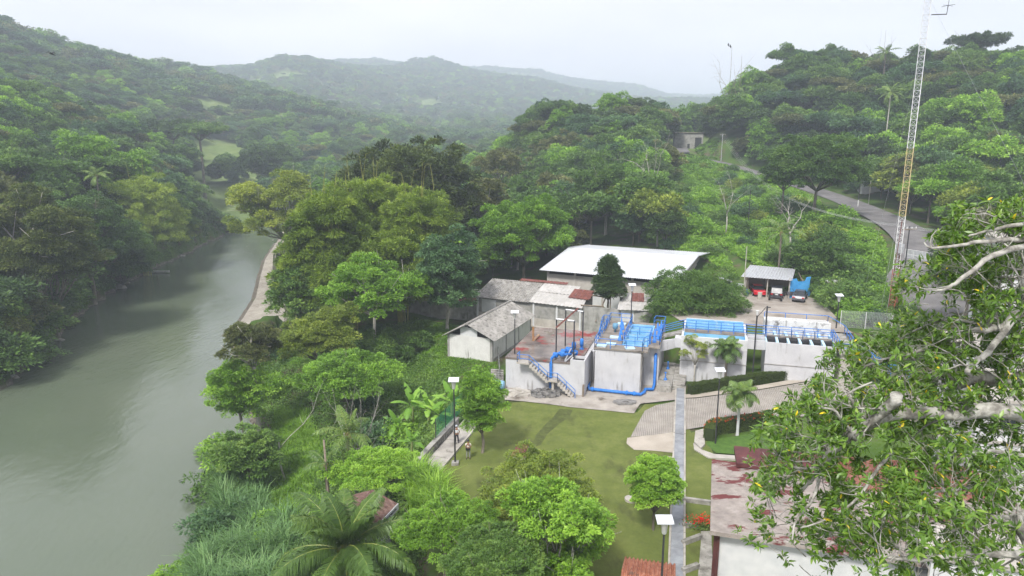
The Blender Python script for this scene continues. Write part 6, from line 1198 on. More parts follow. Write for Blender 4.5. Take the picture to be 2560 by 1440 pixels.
pv = mat('walkway_slab', [(.3, (.27, .25, .23)), (.7, (.46, .43, .39))], .7, .9, .1, coord='World', spots=((.16, .15, .13), .55, .72, .8)); pth = empty('walkway', tuple(W0), 'slab paved walkway between the stone wall and the lawn', 'walkway'); L_ = (W1 - W0).length; k = 0; t = -3.5
while t < L_ + .6:
    a = W0 + d_ * t; b2 = W0 + d_ * (t + 1.15); MB().prism([tuple(a + n_ * .08)[:2], tuple(b2 + n_ * .08)[:2], tuple(b2 + n_ * 1.72)[:2], tuple(a + n_ * 1.72)[:2]], -.3, .10 + .012 * (k % 3)).build('slab', pv, pth); t += 1.2; k += 1
MB().prism([tuple(W0 + n_ * 1.75 - d_ * 3.5)[:2], tuple(W1 + n_ * 1.75 + d_ * .8)[:2], tuple(W1 + n_ * 1.92 + d_ * .8)[:2], tuple(W0 + n_ * 1.92 - d_ * 3.5)[:2]], -.3, .17).build('kerb', M['lightconc'], pth)
mesh_fence('mesh_fence', [tuple(W0 - n_ * .3 + Vector((0, 0, .8)) - d_ * 2), tuple(W0 - n_ * .3 + d_ * 5.2 + Vector((0, 0, .8)))], 1.9, 'green plastic mesh fence on top of the stone wall beside the walkway', 2.5, 'greenwire', 'steel', .1)
gA, gB = G(1262, 975), G(1150, 1050); mesh_fence('mesh_fence', [(-1.9, 86.5, -.3), (gA[0] - .6, gA[1] + 3.5, -.3), (gA[0] - 1.2, gA[1] - 1, -.3)], 1.8, 'grey wire fence between the block shed and the red roofed tank', 2.6, 'greywire', 'steel', .16)
b = MB()
for i in range(7): b.prism([(-2.5 + .0 * i, 74.5 + i * .42), (-1.0, 74.2 + i * .42), (-1.0, 74.58 + i * .42), (-2.5, 74.88 + i * .42)], -.6, -.1 + i * .14)
tag(b.build('steps', M['concrete']), 'narrow dark steps climbing beside the left wall of the red roofed tank', 'steps')

# ------------------------------------------------------------------ rubble, barrel, small things by the tanks
def pile(name, u, v, w_, d2, h, m, label, seed, n=140, z0=.05):
    rg = np.random.default_rng(seed); c = G(u, v); r = MB(); 
    for k in range(n):
        a = rg.uniform(0, 6.28); q = math.sqrt(rg.random()); x = c[0] + math.cos(a) * q * w_ / 2; y = c[1] + math.sin(a) * q * d2 / 2; z = z0 + h * (1 - q ** 1.5) * rg.uniform(.4, 1); s = rg.uniform(.10, .26); P = [(x + rg.uniform(-1, 1) * s * .4 + dx * s, y + rg.uniform(-1, 1) * s * .4 + dy * s, z + dz * s * .7) for dz in (-1, 1) for dx, dy in ((-1, -1), (1, -1), (1, 1), (-1, 1))]; r.box8(P)
    n2 = 16; ring = []
    for j in range(4):
        q = [1.05, .75, .45, 0.0][j]
        for i in range(n2): a = i / n2 * 6.283; ring.append((c[0] + math.cos(a) * q * w_ / 2 * rg.uniform(.9, 1.1), c[1] + math.sin(a) * q * d2 / 2, z0 + h * (1 - q ** 1.4 if q < 1 else -.1) * .85))
    r.add(ring, [(j * n2 + i, j * n2 + (i + 1) % n2, (j + 1) * n2 + (i + 1) % n2, (j + 1) * n2 + i) for j in range(3) for i in range(n2)]); return tag(r.build(name, m), label, 'rubble', kind='stuff')
pile('rubble', 1295, 985, 2.8, 1.6, .5, M['lightconc'], 'pale broken concrete heaped at the left foot of the red roofed tank', 1)
pile('gravel_heap', 1362, 988, 3.4, 1.8, .75, mat('dark_gravel', [(.35, (.07, .07, .07)), (.6, (.25, .24, .23))], 2.5, .95), 'dark grey gravel heap under the outside stair', 2)
pile('gravel_heap', 1560, 1008, 2.2, .9, .15, mat('spilled_gravel', [(.3, (.12, .12, .12)), (.7, (.28, .27, .26))], 3, .95), 'thin spill of grey gravel at the right end of the apron', 3)
pile('rubble', 1090, 842, 7, 3, .35, M['concrete'], 'scattered pale stones left of the block shed', 4, 90, -.9)
g = G(1247, 972, .1); bl = empty('barrel', g, 'pale blue plastic barrel lying by the left wall of the red roofed tank', 'barrel')
b = MB(); ax_ = Vector((.9, -.3, 0)).normalized(); c = Vector(g) + Vector((0, 0, .5)); b.tube([c - ax_ * .62, c - ax_ * .58, c - ax_ * .2, c + ax_ * .2, c + ax_ * .58, c + ax_ * .62], [.40, .46, .50, .50, .46, .40], 16); b.build('drum', M['water_tank'], bl, True)
b = MB(); [b.tube([c + ax_ * (q - .03), c + ax_ * (q + .03)], .52, 16) for q in (-.25, .25)]; b.build('hoop', M['paleblue'], bl, True)
for (u, v, lab, h_) in ((1457, 992, 'rough timber post leaning at the foot of the outside stair', .9),): g = G(u, v); tag(MB().tube([(g[0], g[1], 0), (g[0] + .05, g[1], h_ + .5)], .13, 6).build('timber_post', M['wood']), lab, 'post')
# rusty grate panel lying on the lawn; round slab; sump lid
g0, g1, g2, g3 = G(1276, 1148), G(1312, 1150), G(1324, 1114), G(1297, 1112); gr = empty('roof_panel', g0, 'rusty ribbed metal panel over a pit on the lawn', 'metal panel')
b = MB(); corr(b, g0, g1, g2, g3, .16, .03); [b.v.__setitem__(i, (p[0], p[1], p[2] + .28)) for i, p in enumerate(b.v)]; b.build('sheet', M['rust'], gr); MB().prism([g0[:2], g1[:2], g2[:2], g3[:2]], -.2, .2).build('pit_frame', M['lightconc'], gr)
g = G(1577, 1250); tag(MB().lathe((g[0], g[1], -.1), [(.48, 0), (.48, .26), (.42, .30)], 20).build('manhole_cover', M['lightconc']), 'round pale concrete manhole slab on the lawn beside the clipped tree', 'manhole cover')
# curved white steps round the little garden
r = empty('garden_steps', zp(1745, 1120), 'curved whitewashed steps round the corner of the small hedge garden', 'steps')
for k, (poly, z_) in enumerate((([(1738, 1085), (1758, 1080), (1762, 1118), (1752, 1128), (1735, 1112)], .34), ([(1733, 1112), (1752, 1128), (1785, 1140), (1840, 1144), (1840, 1152), (1770, 1149), (1735, 1128)], .2))): MB().prism([S(u, v)[:2] for u, v in poly], -.2, S(1745, 1120)[2] + z_).build('step', M['lightconc'], r)
gridsheet('lawn', [S(*p)[:2] for p in ((1764, 1112), (1775, 1100), (1925, 1080), (1990, 1075), (1985, 1130), (1840, 1139), (1790, 1136))], M_lawn2 if 'M_lawn2' in globals() else mat('garden_lawn', [(.3, (.05, .11, .018)), (.7, (.09, .17, .028))], 2, .95, .3, coord='World', detail=10), .3, .14)

# ------------------------------------------------------------------ foreground building with the peeling flat roof
F = frame_of((12.0, 37.4), rad(-16.5)); fb = empty('garden_building', F(0, 0, 0), 'white walled building with pale peeling maroon flat roof at the lower right', 'building')
peel = mat('peeling_maroon_roof', [(.3, (.20, .175, .16)), (.5, (.28, .245, .22)), (.7, (.38, .34, .31))], 1.1, .85, .15, spots=((.13, .035, .035), .53, .57, .5, (.6, 1.5, 1)), detail=12, nrough=.7, rz=-.55)
MB().prism([F(.55, .7)[:2], F(19, .7)[:2], F(19, 9.6)[:2], F(.55, 9.6)[:2]], -.3, 3.75).build('wall', M['whiteclean'], fb); MB().prism([F(0, 0)[:2], F(20, 0)[:2], F(20, 10)[:2], F(0, 10)[:2]], 3.75, 4.02).build('roof', peel, fb)
mar = plain('dark_maroon_paint', (.09, .03, .028), .6)
b = MB(); fbox(b, F, .25, .5, .62, .92, -.3, 3.75); fbox(b, F, .5, .6, .4, .66, -.3, 3.75); b.build('corner_post', mar, fb)
F2 = frame_of(G2(1842, 1158, 4.4), rad(-14)); an = empty('garden_annex', F2(0, 0, 0), 'small annex with dark maroon flat roof behind the peeling one', 'building')
fbx = MB(); fbox(fbx, F2, .3, 6, .3, 2.6, -.2, 4.1); fbx.build('wall', M['whiteclean'], an); fbx = MB(); fbox(fbx, F2, 0, 6.4, 0, 3.0, 4.1, 4.4); fbx.build('roof', mat('dark_maroon_roof', [(.3, (.07, .022, .024)), (.7, (.13, .04, .04))], 1.5, .7, .1, spots=((.3, .25, .22), .62, .7, 1.6)), an)
# red flowering shrub at the roof corner
q = G(1750, 1318); r = empty('flower_bed', (q[0], q[1], 0), 'low red flowering plant at the corner of the peeling roof', 'plant'); rg = np.random.default_rng(2)
C_l = rg.normal(0, 1, (900, 3)) * [.5, .35, .16] + [0, 0, .35]; V, Q, t = leaf_quads(C_l, unit(rg.normal(0, 1, (900, 3)) + [0, 0, .6]), .13, .07, np.clip(rg.normal(.5, .2, 900), 0, .95), rg); link_mesh('foliage', np_mesh('foliage', V, Q, t), LM['mid'], r)
C_l = rg.normal(0, 1, (260, 3)) * [.42, .28, .1] + [0.1, 0, .58]; V, Q, t = leaf_quads(C_l, unit(rg.normal(0, 1, (260, 3)) + [0, 0, .9]), .12, .09, np.full(260, .5), rg); link_mesh('flowers', np_mesh('flowers', V, Q, t), plain('scarlet_petals', (.75, .02, .015), .5), r)

# ------------------------------------------------------------------ clay tile roofs
M['tile'] = mat('clay_tiles', [(.3, (.22, .075, .045)), (.5, (.36, .14, .085)), (.7, (.48, .24, .16))], 3.5, .85, .15, spots=((.13, .08, .06), .58, .72, 2.0))
def tile_roof(mb, a, b, c, d, pitch=.24): corr(mb, a, b, c, d, pitch, .07, .04, seg=6)
# tiled hut at the bottom edge
F = frame_of(G2(1548, 1482, 2.6), rad(-14)); th = empty('tiled_hut', F(0, 0, 0), 'small hut with orange clay tile roof at the bottom edge left of the drain', 'hut')
b = MB(); tile_roof(b, F(0, -1.5, 2.4), F(3.0, -1.5, 2.4), F(3.0, 1.15, 3.25), F(0, 1.15, 3.25)); tile_roof(b, F(0, 3.6, 2.5), F(3.0, 3.6, 2.5), F(3.0, 1.15, 3.25), F(0, 1.15, 3.25)); [b.v.__setitem__(i, (p[0], p[1], p[2])) for i, p in enumerate(b.v)]; b.build('roof', M['tile'], th)
b = MB(); fbox(b, F, .3, 2.7, -1.1, 3.2, -.2, 2.5); b.build('wall', M['whiteclean'], th)
# tool shed with lettered fascia by the palm
fa, fb2 = Vector(D(950, 1308, 42)), Vector(D(990, 1266, 44.2)); ud = (fb2 - fa).normalized(); 
top = Vector(D(1000, 1232, 52)); ts = empty('tool_shed', (fa.x, fa.y, -3.5), 'small tiled tool shed with white lettered board half hidden by the palm', 'shed')
hx = Vector((ud.x, ud.y, 0)).normalized(); sdv = Vector((-hx.y, hx.x, 0)); p0 = fa - hx * 1.0; p1 = fb2 + hx * .2; zf = (fa.z + fb2.z) / 2 + .1
p0.z = p1.z = zf; q0 = p0 + sdv * 1.9 + Vector((0, 0, .75)); q1 = p1 + sdv * 1.9 + Vector((0, 0, .75))
b = MB(); tile_roof(b, p0, p1, q1, q0, .26); tile_roof(b, q0 + sdv * 1.9 - Vector((0, 0, .8)), q1 + sdv * 1.9 - Vector((0, 0, .8)), q1, q0, .26); b.build('roof', mat('dull_old_tiles', [(.3, (.08, .045, .04)), (.5, (.15, .09, .075)), (.7, (.22, .15, .13))], 4, .9, .15), ts)
b = MB(); b.prism([tuple(p)[:2] for p in (p0 + sdv * .5 + hx * .3, p1 + sdv * .5 - hx * .3, p1 + sdv * 3.3 - hx * .3, p0 + sdv * 3.3 + hx * .3)], -4.5, zf + .1); b.build('wall', M['whiteclean'], ts)
o_ = sdv * -.05; bd = MB(); bd.prism([tuple(p)[:2] for p in (p0 + o_ - sdv * .05, p1 + o_ - sdv * .05, p1 + o_, p0 + o_)], zf - .40, zf + .05); fo = bd.build('fascia_board', M['whiteclean'], ts)
tx = bpy.data.curves.new('lettering', 'FONT'); tx.body = 'HERRAMIENTA'; tx.size = .27; tx.extrude = .008; tx.align_x = 'RIGHT'; tm_ = bpy.data.objects.new('lettering', tx); COL.objects.link(tm_)
dg = bpy.context.evaluated_depsgraph_get(); me = bpy.data.meshes.new_from_object(tm_.evaluated_get(dg)); bpy.data.objects.remove(tm_); lt = bpy.data.objects.new('lettering', me); COL.objects.link(lt); me.materials.clear(); me.materials.append(plain('black_lettering', (.02, .02, .03), .7))
lt.parent = fo; pos = p1 - hx * .35 - sdv * .115; pos.z = zf - .27; lt.location = pos - wloc(fo); lt.rotation_euler = (math.pi / 2, 0, math.atan2(hx.y, hx.x))
# big tiled roof and white houses right, seen through the fig tree
c0 = D(2290, 1120, 44); F = frame_of((c0[0], c0[1]), rad(-12)); tp_ = empty('tiled_pavilion', (c0[0], c0[1], 0), 'broad pavilion with red tiled hipped roof behind the grey limbed fig', 'building')
b = MB(); cc = F(0, 0, 5.2); cs = [F(-6, -4.5, 3.1), F(6.5, -4.5, 3.1), F(6.5, 4.5, 3.1), F(-6, 4.5, 3.1)]; rA, rB = F(-2, 0, 5.2), F(2.5, 0, 5.2)
tile_roof(b, cs[0], cs[1], rB, rA, .28); tile_roof(b, cs[2], cs[3], rA, rB, .28); tile_roof(b, cs[3], cs[0], rA, rA, .28); tile_roof(b, cs[1], cs[2], rB, rB, .28); b.build('roof', mat('old_red_tiles', [(.3, (.16, .06, .045)), (.5, (.27, .12, .09)), (.7, (.36, .19, .15))], 2.5, .9, .15, spots=((.1, .07, .05), .56, .7, 1.5)), tp_)
for a_, b_ in ((-5.6, -4.1), (6.1, -4.1), (6.1, 4.1), (-5.6, 4.1), (0, -4.1)): x, y, _ = F(a_, b_); MB().tube([(x, y, -.2), (x, y, 3.2)], .16, 8).build('column', M['whiteclean'], tp_)
MB().prism([F(-6, -4.5)[:2], F(6.5, -4.5)[:2], F(6.5, 4.5)[:2], F(-6, 4.5)[:2]], -.3, .15).build('floor_slab', M['lightconc'], tp_)
def white_house(u0, v0, Y0, w_, d2, h, ang, label, z0=None, nwin=3):
    p = D(u0, v0, Y0); z = H1(p[0], p[1]) if z0 is None else z0; F = frame_of((p[0], p[1]), ang); r = empty('white_house', (p[0], p[1], z), label, 'house'); b = MB(); fbox(b, F, 0, w_, 0, d2, z - 1, p[2]); b.build('wall', M['whiteclean'], r)
    b = MB(); fbox(b, F, -.25, w_ + .25, -.25, d2 + .25, p[2], p[2] + .22); b.build('roof', M['lightconc'], r)
    for fl_ in range(max(1, int((p[2] - z) / 3.1))):
        zt_ = p[2] - 3.1 * fl_
        if fl_: fbox(MB(), F, -.12, w_ + .12, -.12, d2 + .12, zt_ - .02, zt_ + .22).build('floor_band', M['lightconc'], r)
        for k in range(nwin):
            x0 = w_ * (k + .5) / nwin - .6; wn = fbox(MB(), F, x0 - .08, x0 + 1.28, -.05, -.003, zt_ - 2.08, zt_ - .72).build('window', M['lightconc'], r); fbox(MB(), F, x0, x0 + 1.2, -.065, -.052, zt_ - 2.0, zt_ - .8).build('pane', M['glassdark'], wn)
        for k in range(2): y0 = d2 * (k + .5) / 2 - .6; wn = fbox(MB(), F, -.05, -.003, y0 - .08, y0 + 1.28, zt_ - 2.08, zt_ - .72).build('window', M['lightconc'], r); fbox(MB(), F, -.065, -.052, y0, y0 + 1.2, zt_ - 2.0, zt_ - .8).build('pane', M['glassdark'], wn)
    return r
white_house(2515, 610, 60, 9, 8, 3, rad(-20), 'white house with flat roof at the right edge beside the road', z0=4.5)
white_house(2450, 1000, 45, 12, 7, 3, rad(-15), 'long white house seen through the branches of the fig tree at the right', z0=1)
white_house(2420, 875, 58, 9, 6, 3, rad(-15), 'white house behind the fig tree below the road', z0=2.5, nwin=2)
white_house(2330, 1395, 33, 8, 3.0, 3, rad(-15), 'low white annex under the fig tree near the bottom edge', z0=0, nwin=2)

# ------------------------------------------------------------------ far houses
def far_house(u, v, Yd, w_, d2, h, ang, wm_, rm_, label, pent=0.6):
    p = D(u, v, Yd); z = H1(p[0], p[1]); F = frame_of((p[0], p[1]), ang); r = empty('house', (p[0], p[1], z), label, 'house'); b = MB(); fbox(b, F, -w_ / 2, w_ / 2, 0, d2, z - 1, z + h); b.build('wall', wm_, r)
    b = MB(); corr(b, F(-w_ / 2 - .5, -.6, z + h + .03), F(w_ / 2 + .5, -.6, z + h + .03), F(w_ / 2 + .5, d2 + .6, z + h + pent), F(-w_ / 2 - .5, d2 + .6, z + h + pent), .8, .04); b.build('roof', rm_, r)
    b = MB(); fbox(b, F, -.5, .5, -.04, -.01, z, z + 2); b.build('door', M['dark'], r); return (F, z, r)
F_, z_, r_h = far_house(1722, 350, 300, 12, 7, 6.6, rad(-8), M['block'], M['wood'], 'unplastered block building at the bend of the upper road', .3)
b = MB(); fbox(b, F_, 2.6, 5.3, -.06, -.045, z_, z_ + 4.6); b.build('opening', M['dark'], r_h)
far_house(243, 522, 190, 7, 5, 7.0, rad(10), M['tanblock'], M['roofmetal'], 'small house with white tin roof among the trees of the left bank', 1.2)
far_house(1425, 470, 178, 9, 6, 3.2, rad(-10), M['whiteclean'], M['fibrelight'], 'pale house hidden in trees behind the round mango', 1.0)
far_house(2215, 380, 190, 10, 6, 4.6, rad(-15), M['whiteclean'], M['roofmetal'], 'white house half hidden by trees above the road', 1.0)

# ------------------------------------------------------------------ vehicles
def car(name, x, y, z, rz, paint, label, L=4.4, W=1.72, H_=1.42, suv=False, door=False):
    r = empty(name, (x, y, z), label, 'car'); F = lambda a, b, c: (x + a * math.cos(rz) - b * math.sin(rz), y + a * math.sin(rz) + b * math.cos(rz), z + c)
    if suv: prof = [(-L / 2, .38, 1), (-L / 2 + .05, .8, 1), (-L / 2 + .1, H_ * .62, .98), (L * .2, H_ * .66, .98), (L * .45, H_ * .6, .95), (L / 2, .75, .9), (L / 2, .38, .92)]
    else: prof = [(-L / 2, .38, .95), (-L / 2 - .02, .62, .96), (-L / 2 + .12, .88, .94), (-L * .3, .95, .98), (L * .18, .93, .98), (L * .42, .78, .94), (L / 2, .6, .86), (L / 2, .36, .88)]
    n = len(prof); V = []; 
    for s in (-1, 1): V += [F(a, s * W / 2 * k, c) for a, c, k in prof] 
    fs = [tuple(range(n)), tuple(range(2 * n - 1, n - 1, -1))] + [(i, n + i, n + (i + 1) % n, (i + 1) % n) for i in range(n)]
    V2 = [F(a, s * W / 2 * k * 1.0, .3) for s in (-1, 1) for a, c, k in prof]
    MB().add(V, fs).build('body', paint, r)
    if suv: cab = [(-L / 2 + .12, H_ * .6, .96), (-L / 2 + .32, H_, .80), (L * .06, H_, .80), (L * .24, H_ * .62, .94)]
    else: cab = [(-L * .36, .93, .9), (-L * .2, H_, .72), (L * .06, H_, .72), (L * .25, .92, .9)]
    V = []; [V.extend([F(a, s * W / 2 * k, c) for a, c, k in cab]) for s in (-1, 1)]; MB().add(V, [(0, 1, 2, 3), (7, 6, 5, 4), (0, 4, 5, 1), (2, 6, 7, 3), (1, 5, 6, 2)]).build('glazing', M['glassdark'], r)
    V = [F(a, s * W / 2 * .74 * (1.09 if suv else 1), H_ + dz) for dz in (.0, .035) for a, s in ((cab[1][0] - .05, -1), (cab[2][0] + .05, -1), (cab[2][0] + .05, 1), (cab[1][0] - .05, 1))]; MB().box8(V).build('roof', paint, r)
    for a in (-L * .31, L * .31):
        for s in (-1, 1):
            c = Vector(F(a, s * (W / 2 - .08), .31)); ax = Vector((-math.sin(rz), math.cos(rz), 0)) * s; wh_ = MB(); wh_.tube([c - ax * .1, c + ax * .1], .32, 14); w_ = wh_.build('wheel', M['rubber'], r); MB().tube([c + ax * .09, c + ax * .115], .18, 12).build('rim', M['galv'], w_)
    for s in (-1, 1): MB().box(F(-L / 2 - .01, s * W * .36, .72), (.06, .34, .14), rz).build('tail_light', bpy.data.materials.get('tail_red') or plain('tail_red', (.5, .02, .02), .3), r)
    MB().box(F(-L / 2 - .03, 0, .66 if not suv else .7), (.03, .44, .16), rz).build('number_plate', M['lampwhite'], r); MB().box(F(-L / 2 - .03, 0, .42), (.12, W * .94, .16), rz).build('bumper', M['greypaint'] if paint is not M['redpaint'] else paint, r)
    if door: 
        a = Vector(F(.55, W / 2, .4)); d = Vector((math.cos(rz + 2.0), math.sin(rz + 2.0), 0)); MB().box8([tuple(a), tuple(a + d), tuple(a + d + Vector((.03, .03, 0))), tuple(a + Vector((.03, .03, 0))), tuple(a + Vector((0, 0, .55))), tuple(a + d + Vector((0, 0, .55))), tuple(a + d + Vector((.03, .03, .55))), tuple(a + Vector((.03, .03, .55)))]).build('door', paint, r)
        b = MB(); b.tube([a + Vector((0, 0, .55)), a + d * .25 + Vector((0, 0, .95)), a + d * .9 + Vector((0, 0, .95)), a + d + Vector((0, 0, .55))], .03, 4); b.build('door_frame', M['blackpaint'], r)
    return r
fr_ = math.atan2(-dirx[0], dirx[1]) + math.pi  # facing away from the viewer
fw = ang + math.pi / 2
q = G(1897, 741, 5); car('red_car', q[0] + .3, q[1] + 1.8, 5.0, fw + .08, M['redpaint'], 'red car parked nose in under the left half of the carport')
q = G(1948, 754, 5); sv = car('pickup_truck', q[0] + .9, q[1] + 3.0, 5.0, fw - .25, M['blackpaint'], 'black vehicle with white rear hatch and stripped rear frame under the carport', 3.4, 1.75, 1.7, True); sv['category'] = 'truck'
ca, sa = math.cos(fw - .25), math.sin(fw - .25); xb, yb = q[0] + .9, q[1] + 3.0
b = MB(); 
for s in (-.5, .5): b.tube([(xb - ca * 1.6 - sa * s, yb - sa * 1.6 + ca * s, 5.6), (xb - ca * 3.3 - sa * s, yb - sa * 3.3 + ca * s, 5.55)], .07, 5)
for k in (1.9, 2.6, 3.2): b.tube([(xb - ca * k + sa * .8, yb - sa * k - ca * .8, 5.55), (xb - ca * k - sa * .8, yb - sa * k + ca * .8, 5.55)], .07, 5)
b.build('rear_frame', M['steel'], sv); MB().box((xb - ca * 1.72, yb - sa * 1.72, 6.25), (.08, 1.4, .75), fw - .25).build('rear_hatch', M['lampwhite'], sv)
for s in (-.8, .8): c = Vector((xb - ca * 2.7 - sa * s, yb - sa * 2.7 + ca * s, 5.36)); ax = Vector((-sa, ca, 0)) * (1 if s > 0 else -1); w_ = MB().tube([c - ax * .12, c + ax * .12], .37, 14).build('wheel', M['rubber'], sv); MB().tube([c + ax * .11, c + ax * .13], .17, 10).build('rim', M['galv'], w_)
q = G(1998, 757, 5); car('grey_car', q[0] + .9, q[1] + 2.0, 5.0, fw - .28, M['greypaint'], 'dark grey car with open door parked outside beside the blue tarp', door=True)
q = D(1488, 323, 287); car('white_car', q[0], q[1], H1(q[0], q[1]) + .1, rad(170), M['lampwhite'], 'white car on the ridge road under the knoll trees', 4.8, 1.9, 1.8, True)
q = G(1866, 738, 5); tag(MB().lathe(q, [(.28, 0), (.3, .3), (.27, .32), (.3, .34), (.3, .85), (.27, .88)], 14).build('barrel', plain('blue_plastic_drum', (.02, .1, .4), .4)), 'dark blue plastic drum at the left post of the carport', 'barrel')
q = G(1899, 747, 5); tag(MB().lathe(q, [(.3, 0), (.3, .3), (.33, .32), (.3, .34), (.3, .65), (.33, .67), (.3, .69), (.3, .95)], 14).build('barrel', M['paletrunk']), 'pale rusty metal drum standing in front of the red car', 'barrel')
q = G(1842, 742, 5); b = MB(); b.lathe(q, [(.35, 0), (.45, .1), (.45, .75), (.4, .85)], 12); tag(b.build('water_tub', M['concrete']), 'grey concrete tub left of the carport', 'tub')
q = S(1828, 722); r = empty('scrap_pile', q, 'heap of white sheet scrap and timber left of the carport', 'scrap'); rgs = np.random.default_rng(6); b = MB()
for k in range(14): b.box((q[0] + rgs.normal(0, 1.1), q[1] + rgs.normal(0, .8), q[2] + .2 + .12 * k * rgs.random()), (rgs.uniform(.6, 1.8), rgs.uniform(.3, .9), .05), rgs.uniform(0, 3))
b.build('sheets', M['galv'], r)
q = S(2078, 735); r = empty('small_shelter', q, 'tiny shelter with white curved top and dark boards right of the carport', 'shelter'); b = MB(); b.box((q[0], q[1], q[2] + 1.0), (1.6, 1.2, 1.6), .2); b.build('wall', M['wood'], r); MB().tube([(q[0] - 1.0, q[1], q[2] + 1.95), (q[0] + 1.0, q[1] - .2, q[2] + 1.95)], .22, 8).build('tank', M['lampwhite'], r)
b = MB(); [b.tube([(q[0] - 3.4 + k * .28, q[1] + .3, q[2] + .1), (q[0] - 4.6 + k * .1, q[1] + 1.2, q[2] + 3.0 - k * .22)], .06, 4) for k in range(7)]; tag(b.build('leaning_planks', M['wood']), 'bundle of long grey planks leaning against the split trunk', 'planks')

# ------------------------------------------------------------------ boat, rocks, bird
q = Vector(G(392, 682, WZ)); r = empty('boat', q, 'long narrow white boat moored at the left river bank', 'boat'); b = MB(); L_b = 7.5; secs = []
for i in range(9):
    t = i / 8; x = (t - .5) * L_b; w_ = .62 * math.sin(math.pi * min(.97, t * .8 + .17)) ** .7; zz = .18 * (2 * t - .8) ** 2; secs.append([(x, -w_, .5 + zz), (x, -w_ * .6, .08 + zz * .5), (x, w_ * .6, .08 + zz * .5), (x, w_, .5 + zz), (x, w_ * .86, .5 + zz), (x, w_ * .5, .2 + zz * .5), (x, -w_ * .5, .2 + zz * .5), (x, -w_ * .86, .5 + zz)])
an_ = rad(-8); V = [(q.x + a * math.cos(an_) - c * math.sin(an_), q.y + a * math.sin(an_) + c * math.cos(an_), q.z + z_) for s in secs for a, c, z_ in s]
b.add(V, [(8 * i + j, 8 * i + 8 + j, 8 * i + 8 + (j + 1) % 8, 8 * i + (j + 1) % 8) for i in range(8) for j in range(8)] + [tuple(range(8)), tuple(range(71, 63, -1))]); b.build('hull', M['lampwhite'], r, True)
b = MB(); [b.box((q.x + k * math.cos(an_), q.y + k * math.sin(an_), q.z + .42), (.28, .95, .05), an_) for k in (-1.8, 0, 1.8)]; b.build('seat', M['galv'], r)
def rock(x, y, z, s, seed):
    rg = np.random.default_rng(seed); b = MB(); n = 8; rings = []
    for j, (q, h) in enumerate(((1, 0), (.95, .4), (.7, .75), (.25, .95))):
        for i in range(n): a = i / n * 6.283; k = rg.uniform(.75, 1.15); rings.append((x + math.cos(a) * q * s * k * 1.3, y + math.sin(a) * q * s * k, z - .2 + h * s * rg.uniform(.55, .85)))
    b.add(rings, [(j * n + i, j * n + (i + 1) % n, (j + 1) * n + (i + 1) % n, (j + 1) * n + i) for j in range(3) for i in range(n)] + [tuple(range(3 * n, 4 * n))]); return b.build('river_rock', M['concrete'])
k = 0; rgr = np.random.default_rng(12)
for (u, v, s, lab) in ((125, 835, 1.5, 'largest grey boulder standing at the left water edge'), (150, 850, .7, None), (105, 850, .8, None), (60, 900, .8, None), (285, 712, 1.0, None), (300, 720, 1.3, None), (262, 728, .9, None), (315, 708, .8, None), (240, 742, .9, None), (430, 645, 1.2, None), (455, 640, .9, None), (410, 652, .8, None), (170, 812, .7, None), (30, 945, .9, None), (330, 697, .8, None)):
    q = G(u, v, WZ); o = rock(q[0], q[1], WZ, s, 40 + k); tag(o, lab or 'low grey river rock at the left water edge', 'rock', 'rocks along the left water edge'); k += 1
q = Vector(D(130, 135, 90)); r = MB(); r.tube([q + Vector((-.35, 0, .08)), q, q + Vector((.4, .1, -.15))], [.03, .1, .02], 6); r.add([tuple(q + Vector(v)) for v in ((-.1, 0, .06), (-.15, .45, .25), (-.2, 1.0, .12), (.05, .1, .05), (.1, .5, .2), (-.1, -.45, .2), (-.2, -.95, .05), (.1, -.5, .15))], [(0, 1, 4, 3), (1, 2, 4), (0, 3, 7, 5), (5, 7, 6)]); r.add([tuple(q + Vector(v)) for v in ((-.1, 0, .09), (-.15, .45, .28), (-.2, 1.0, .13), (.05, .1, .08), (.1, .5, .23), (-.1, -.45, .23), (-.2, -.95, .06), (.1, -.5, .18))], [(0, 1, 4, 3), (1, 2, 4), (0, 3, 7, 5), (5, 7, 6)])
tag(r.build('bird', plain('black_feathers', (.015, .015, .018), .8)), 'black bird gliding in front of the left hillside', 'bird')
for (u, v) in ((1821, 112), (1826, 116)): q = Vector(D(u, v, 292)); b = MB(); b.lathe(q, [(.05, -.5), (.3, -.2), (.32, .15), (.18, .4), (.2, .55), (.05, .7)], 8); b.tube([q + Vector((.1, 0, -.2)), q + Vector((.35, 0, -.8))], [.12, .05], 5); tag(b.build('perched_bird', bpy.data.materials['black_feathers']), 'dark bird perched on top of the leafless skyline tree', 'bird', 'birds on the leafless tree')

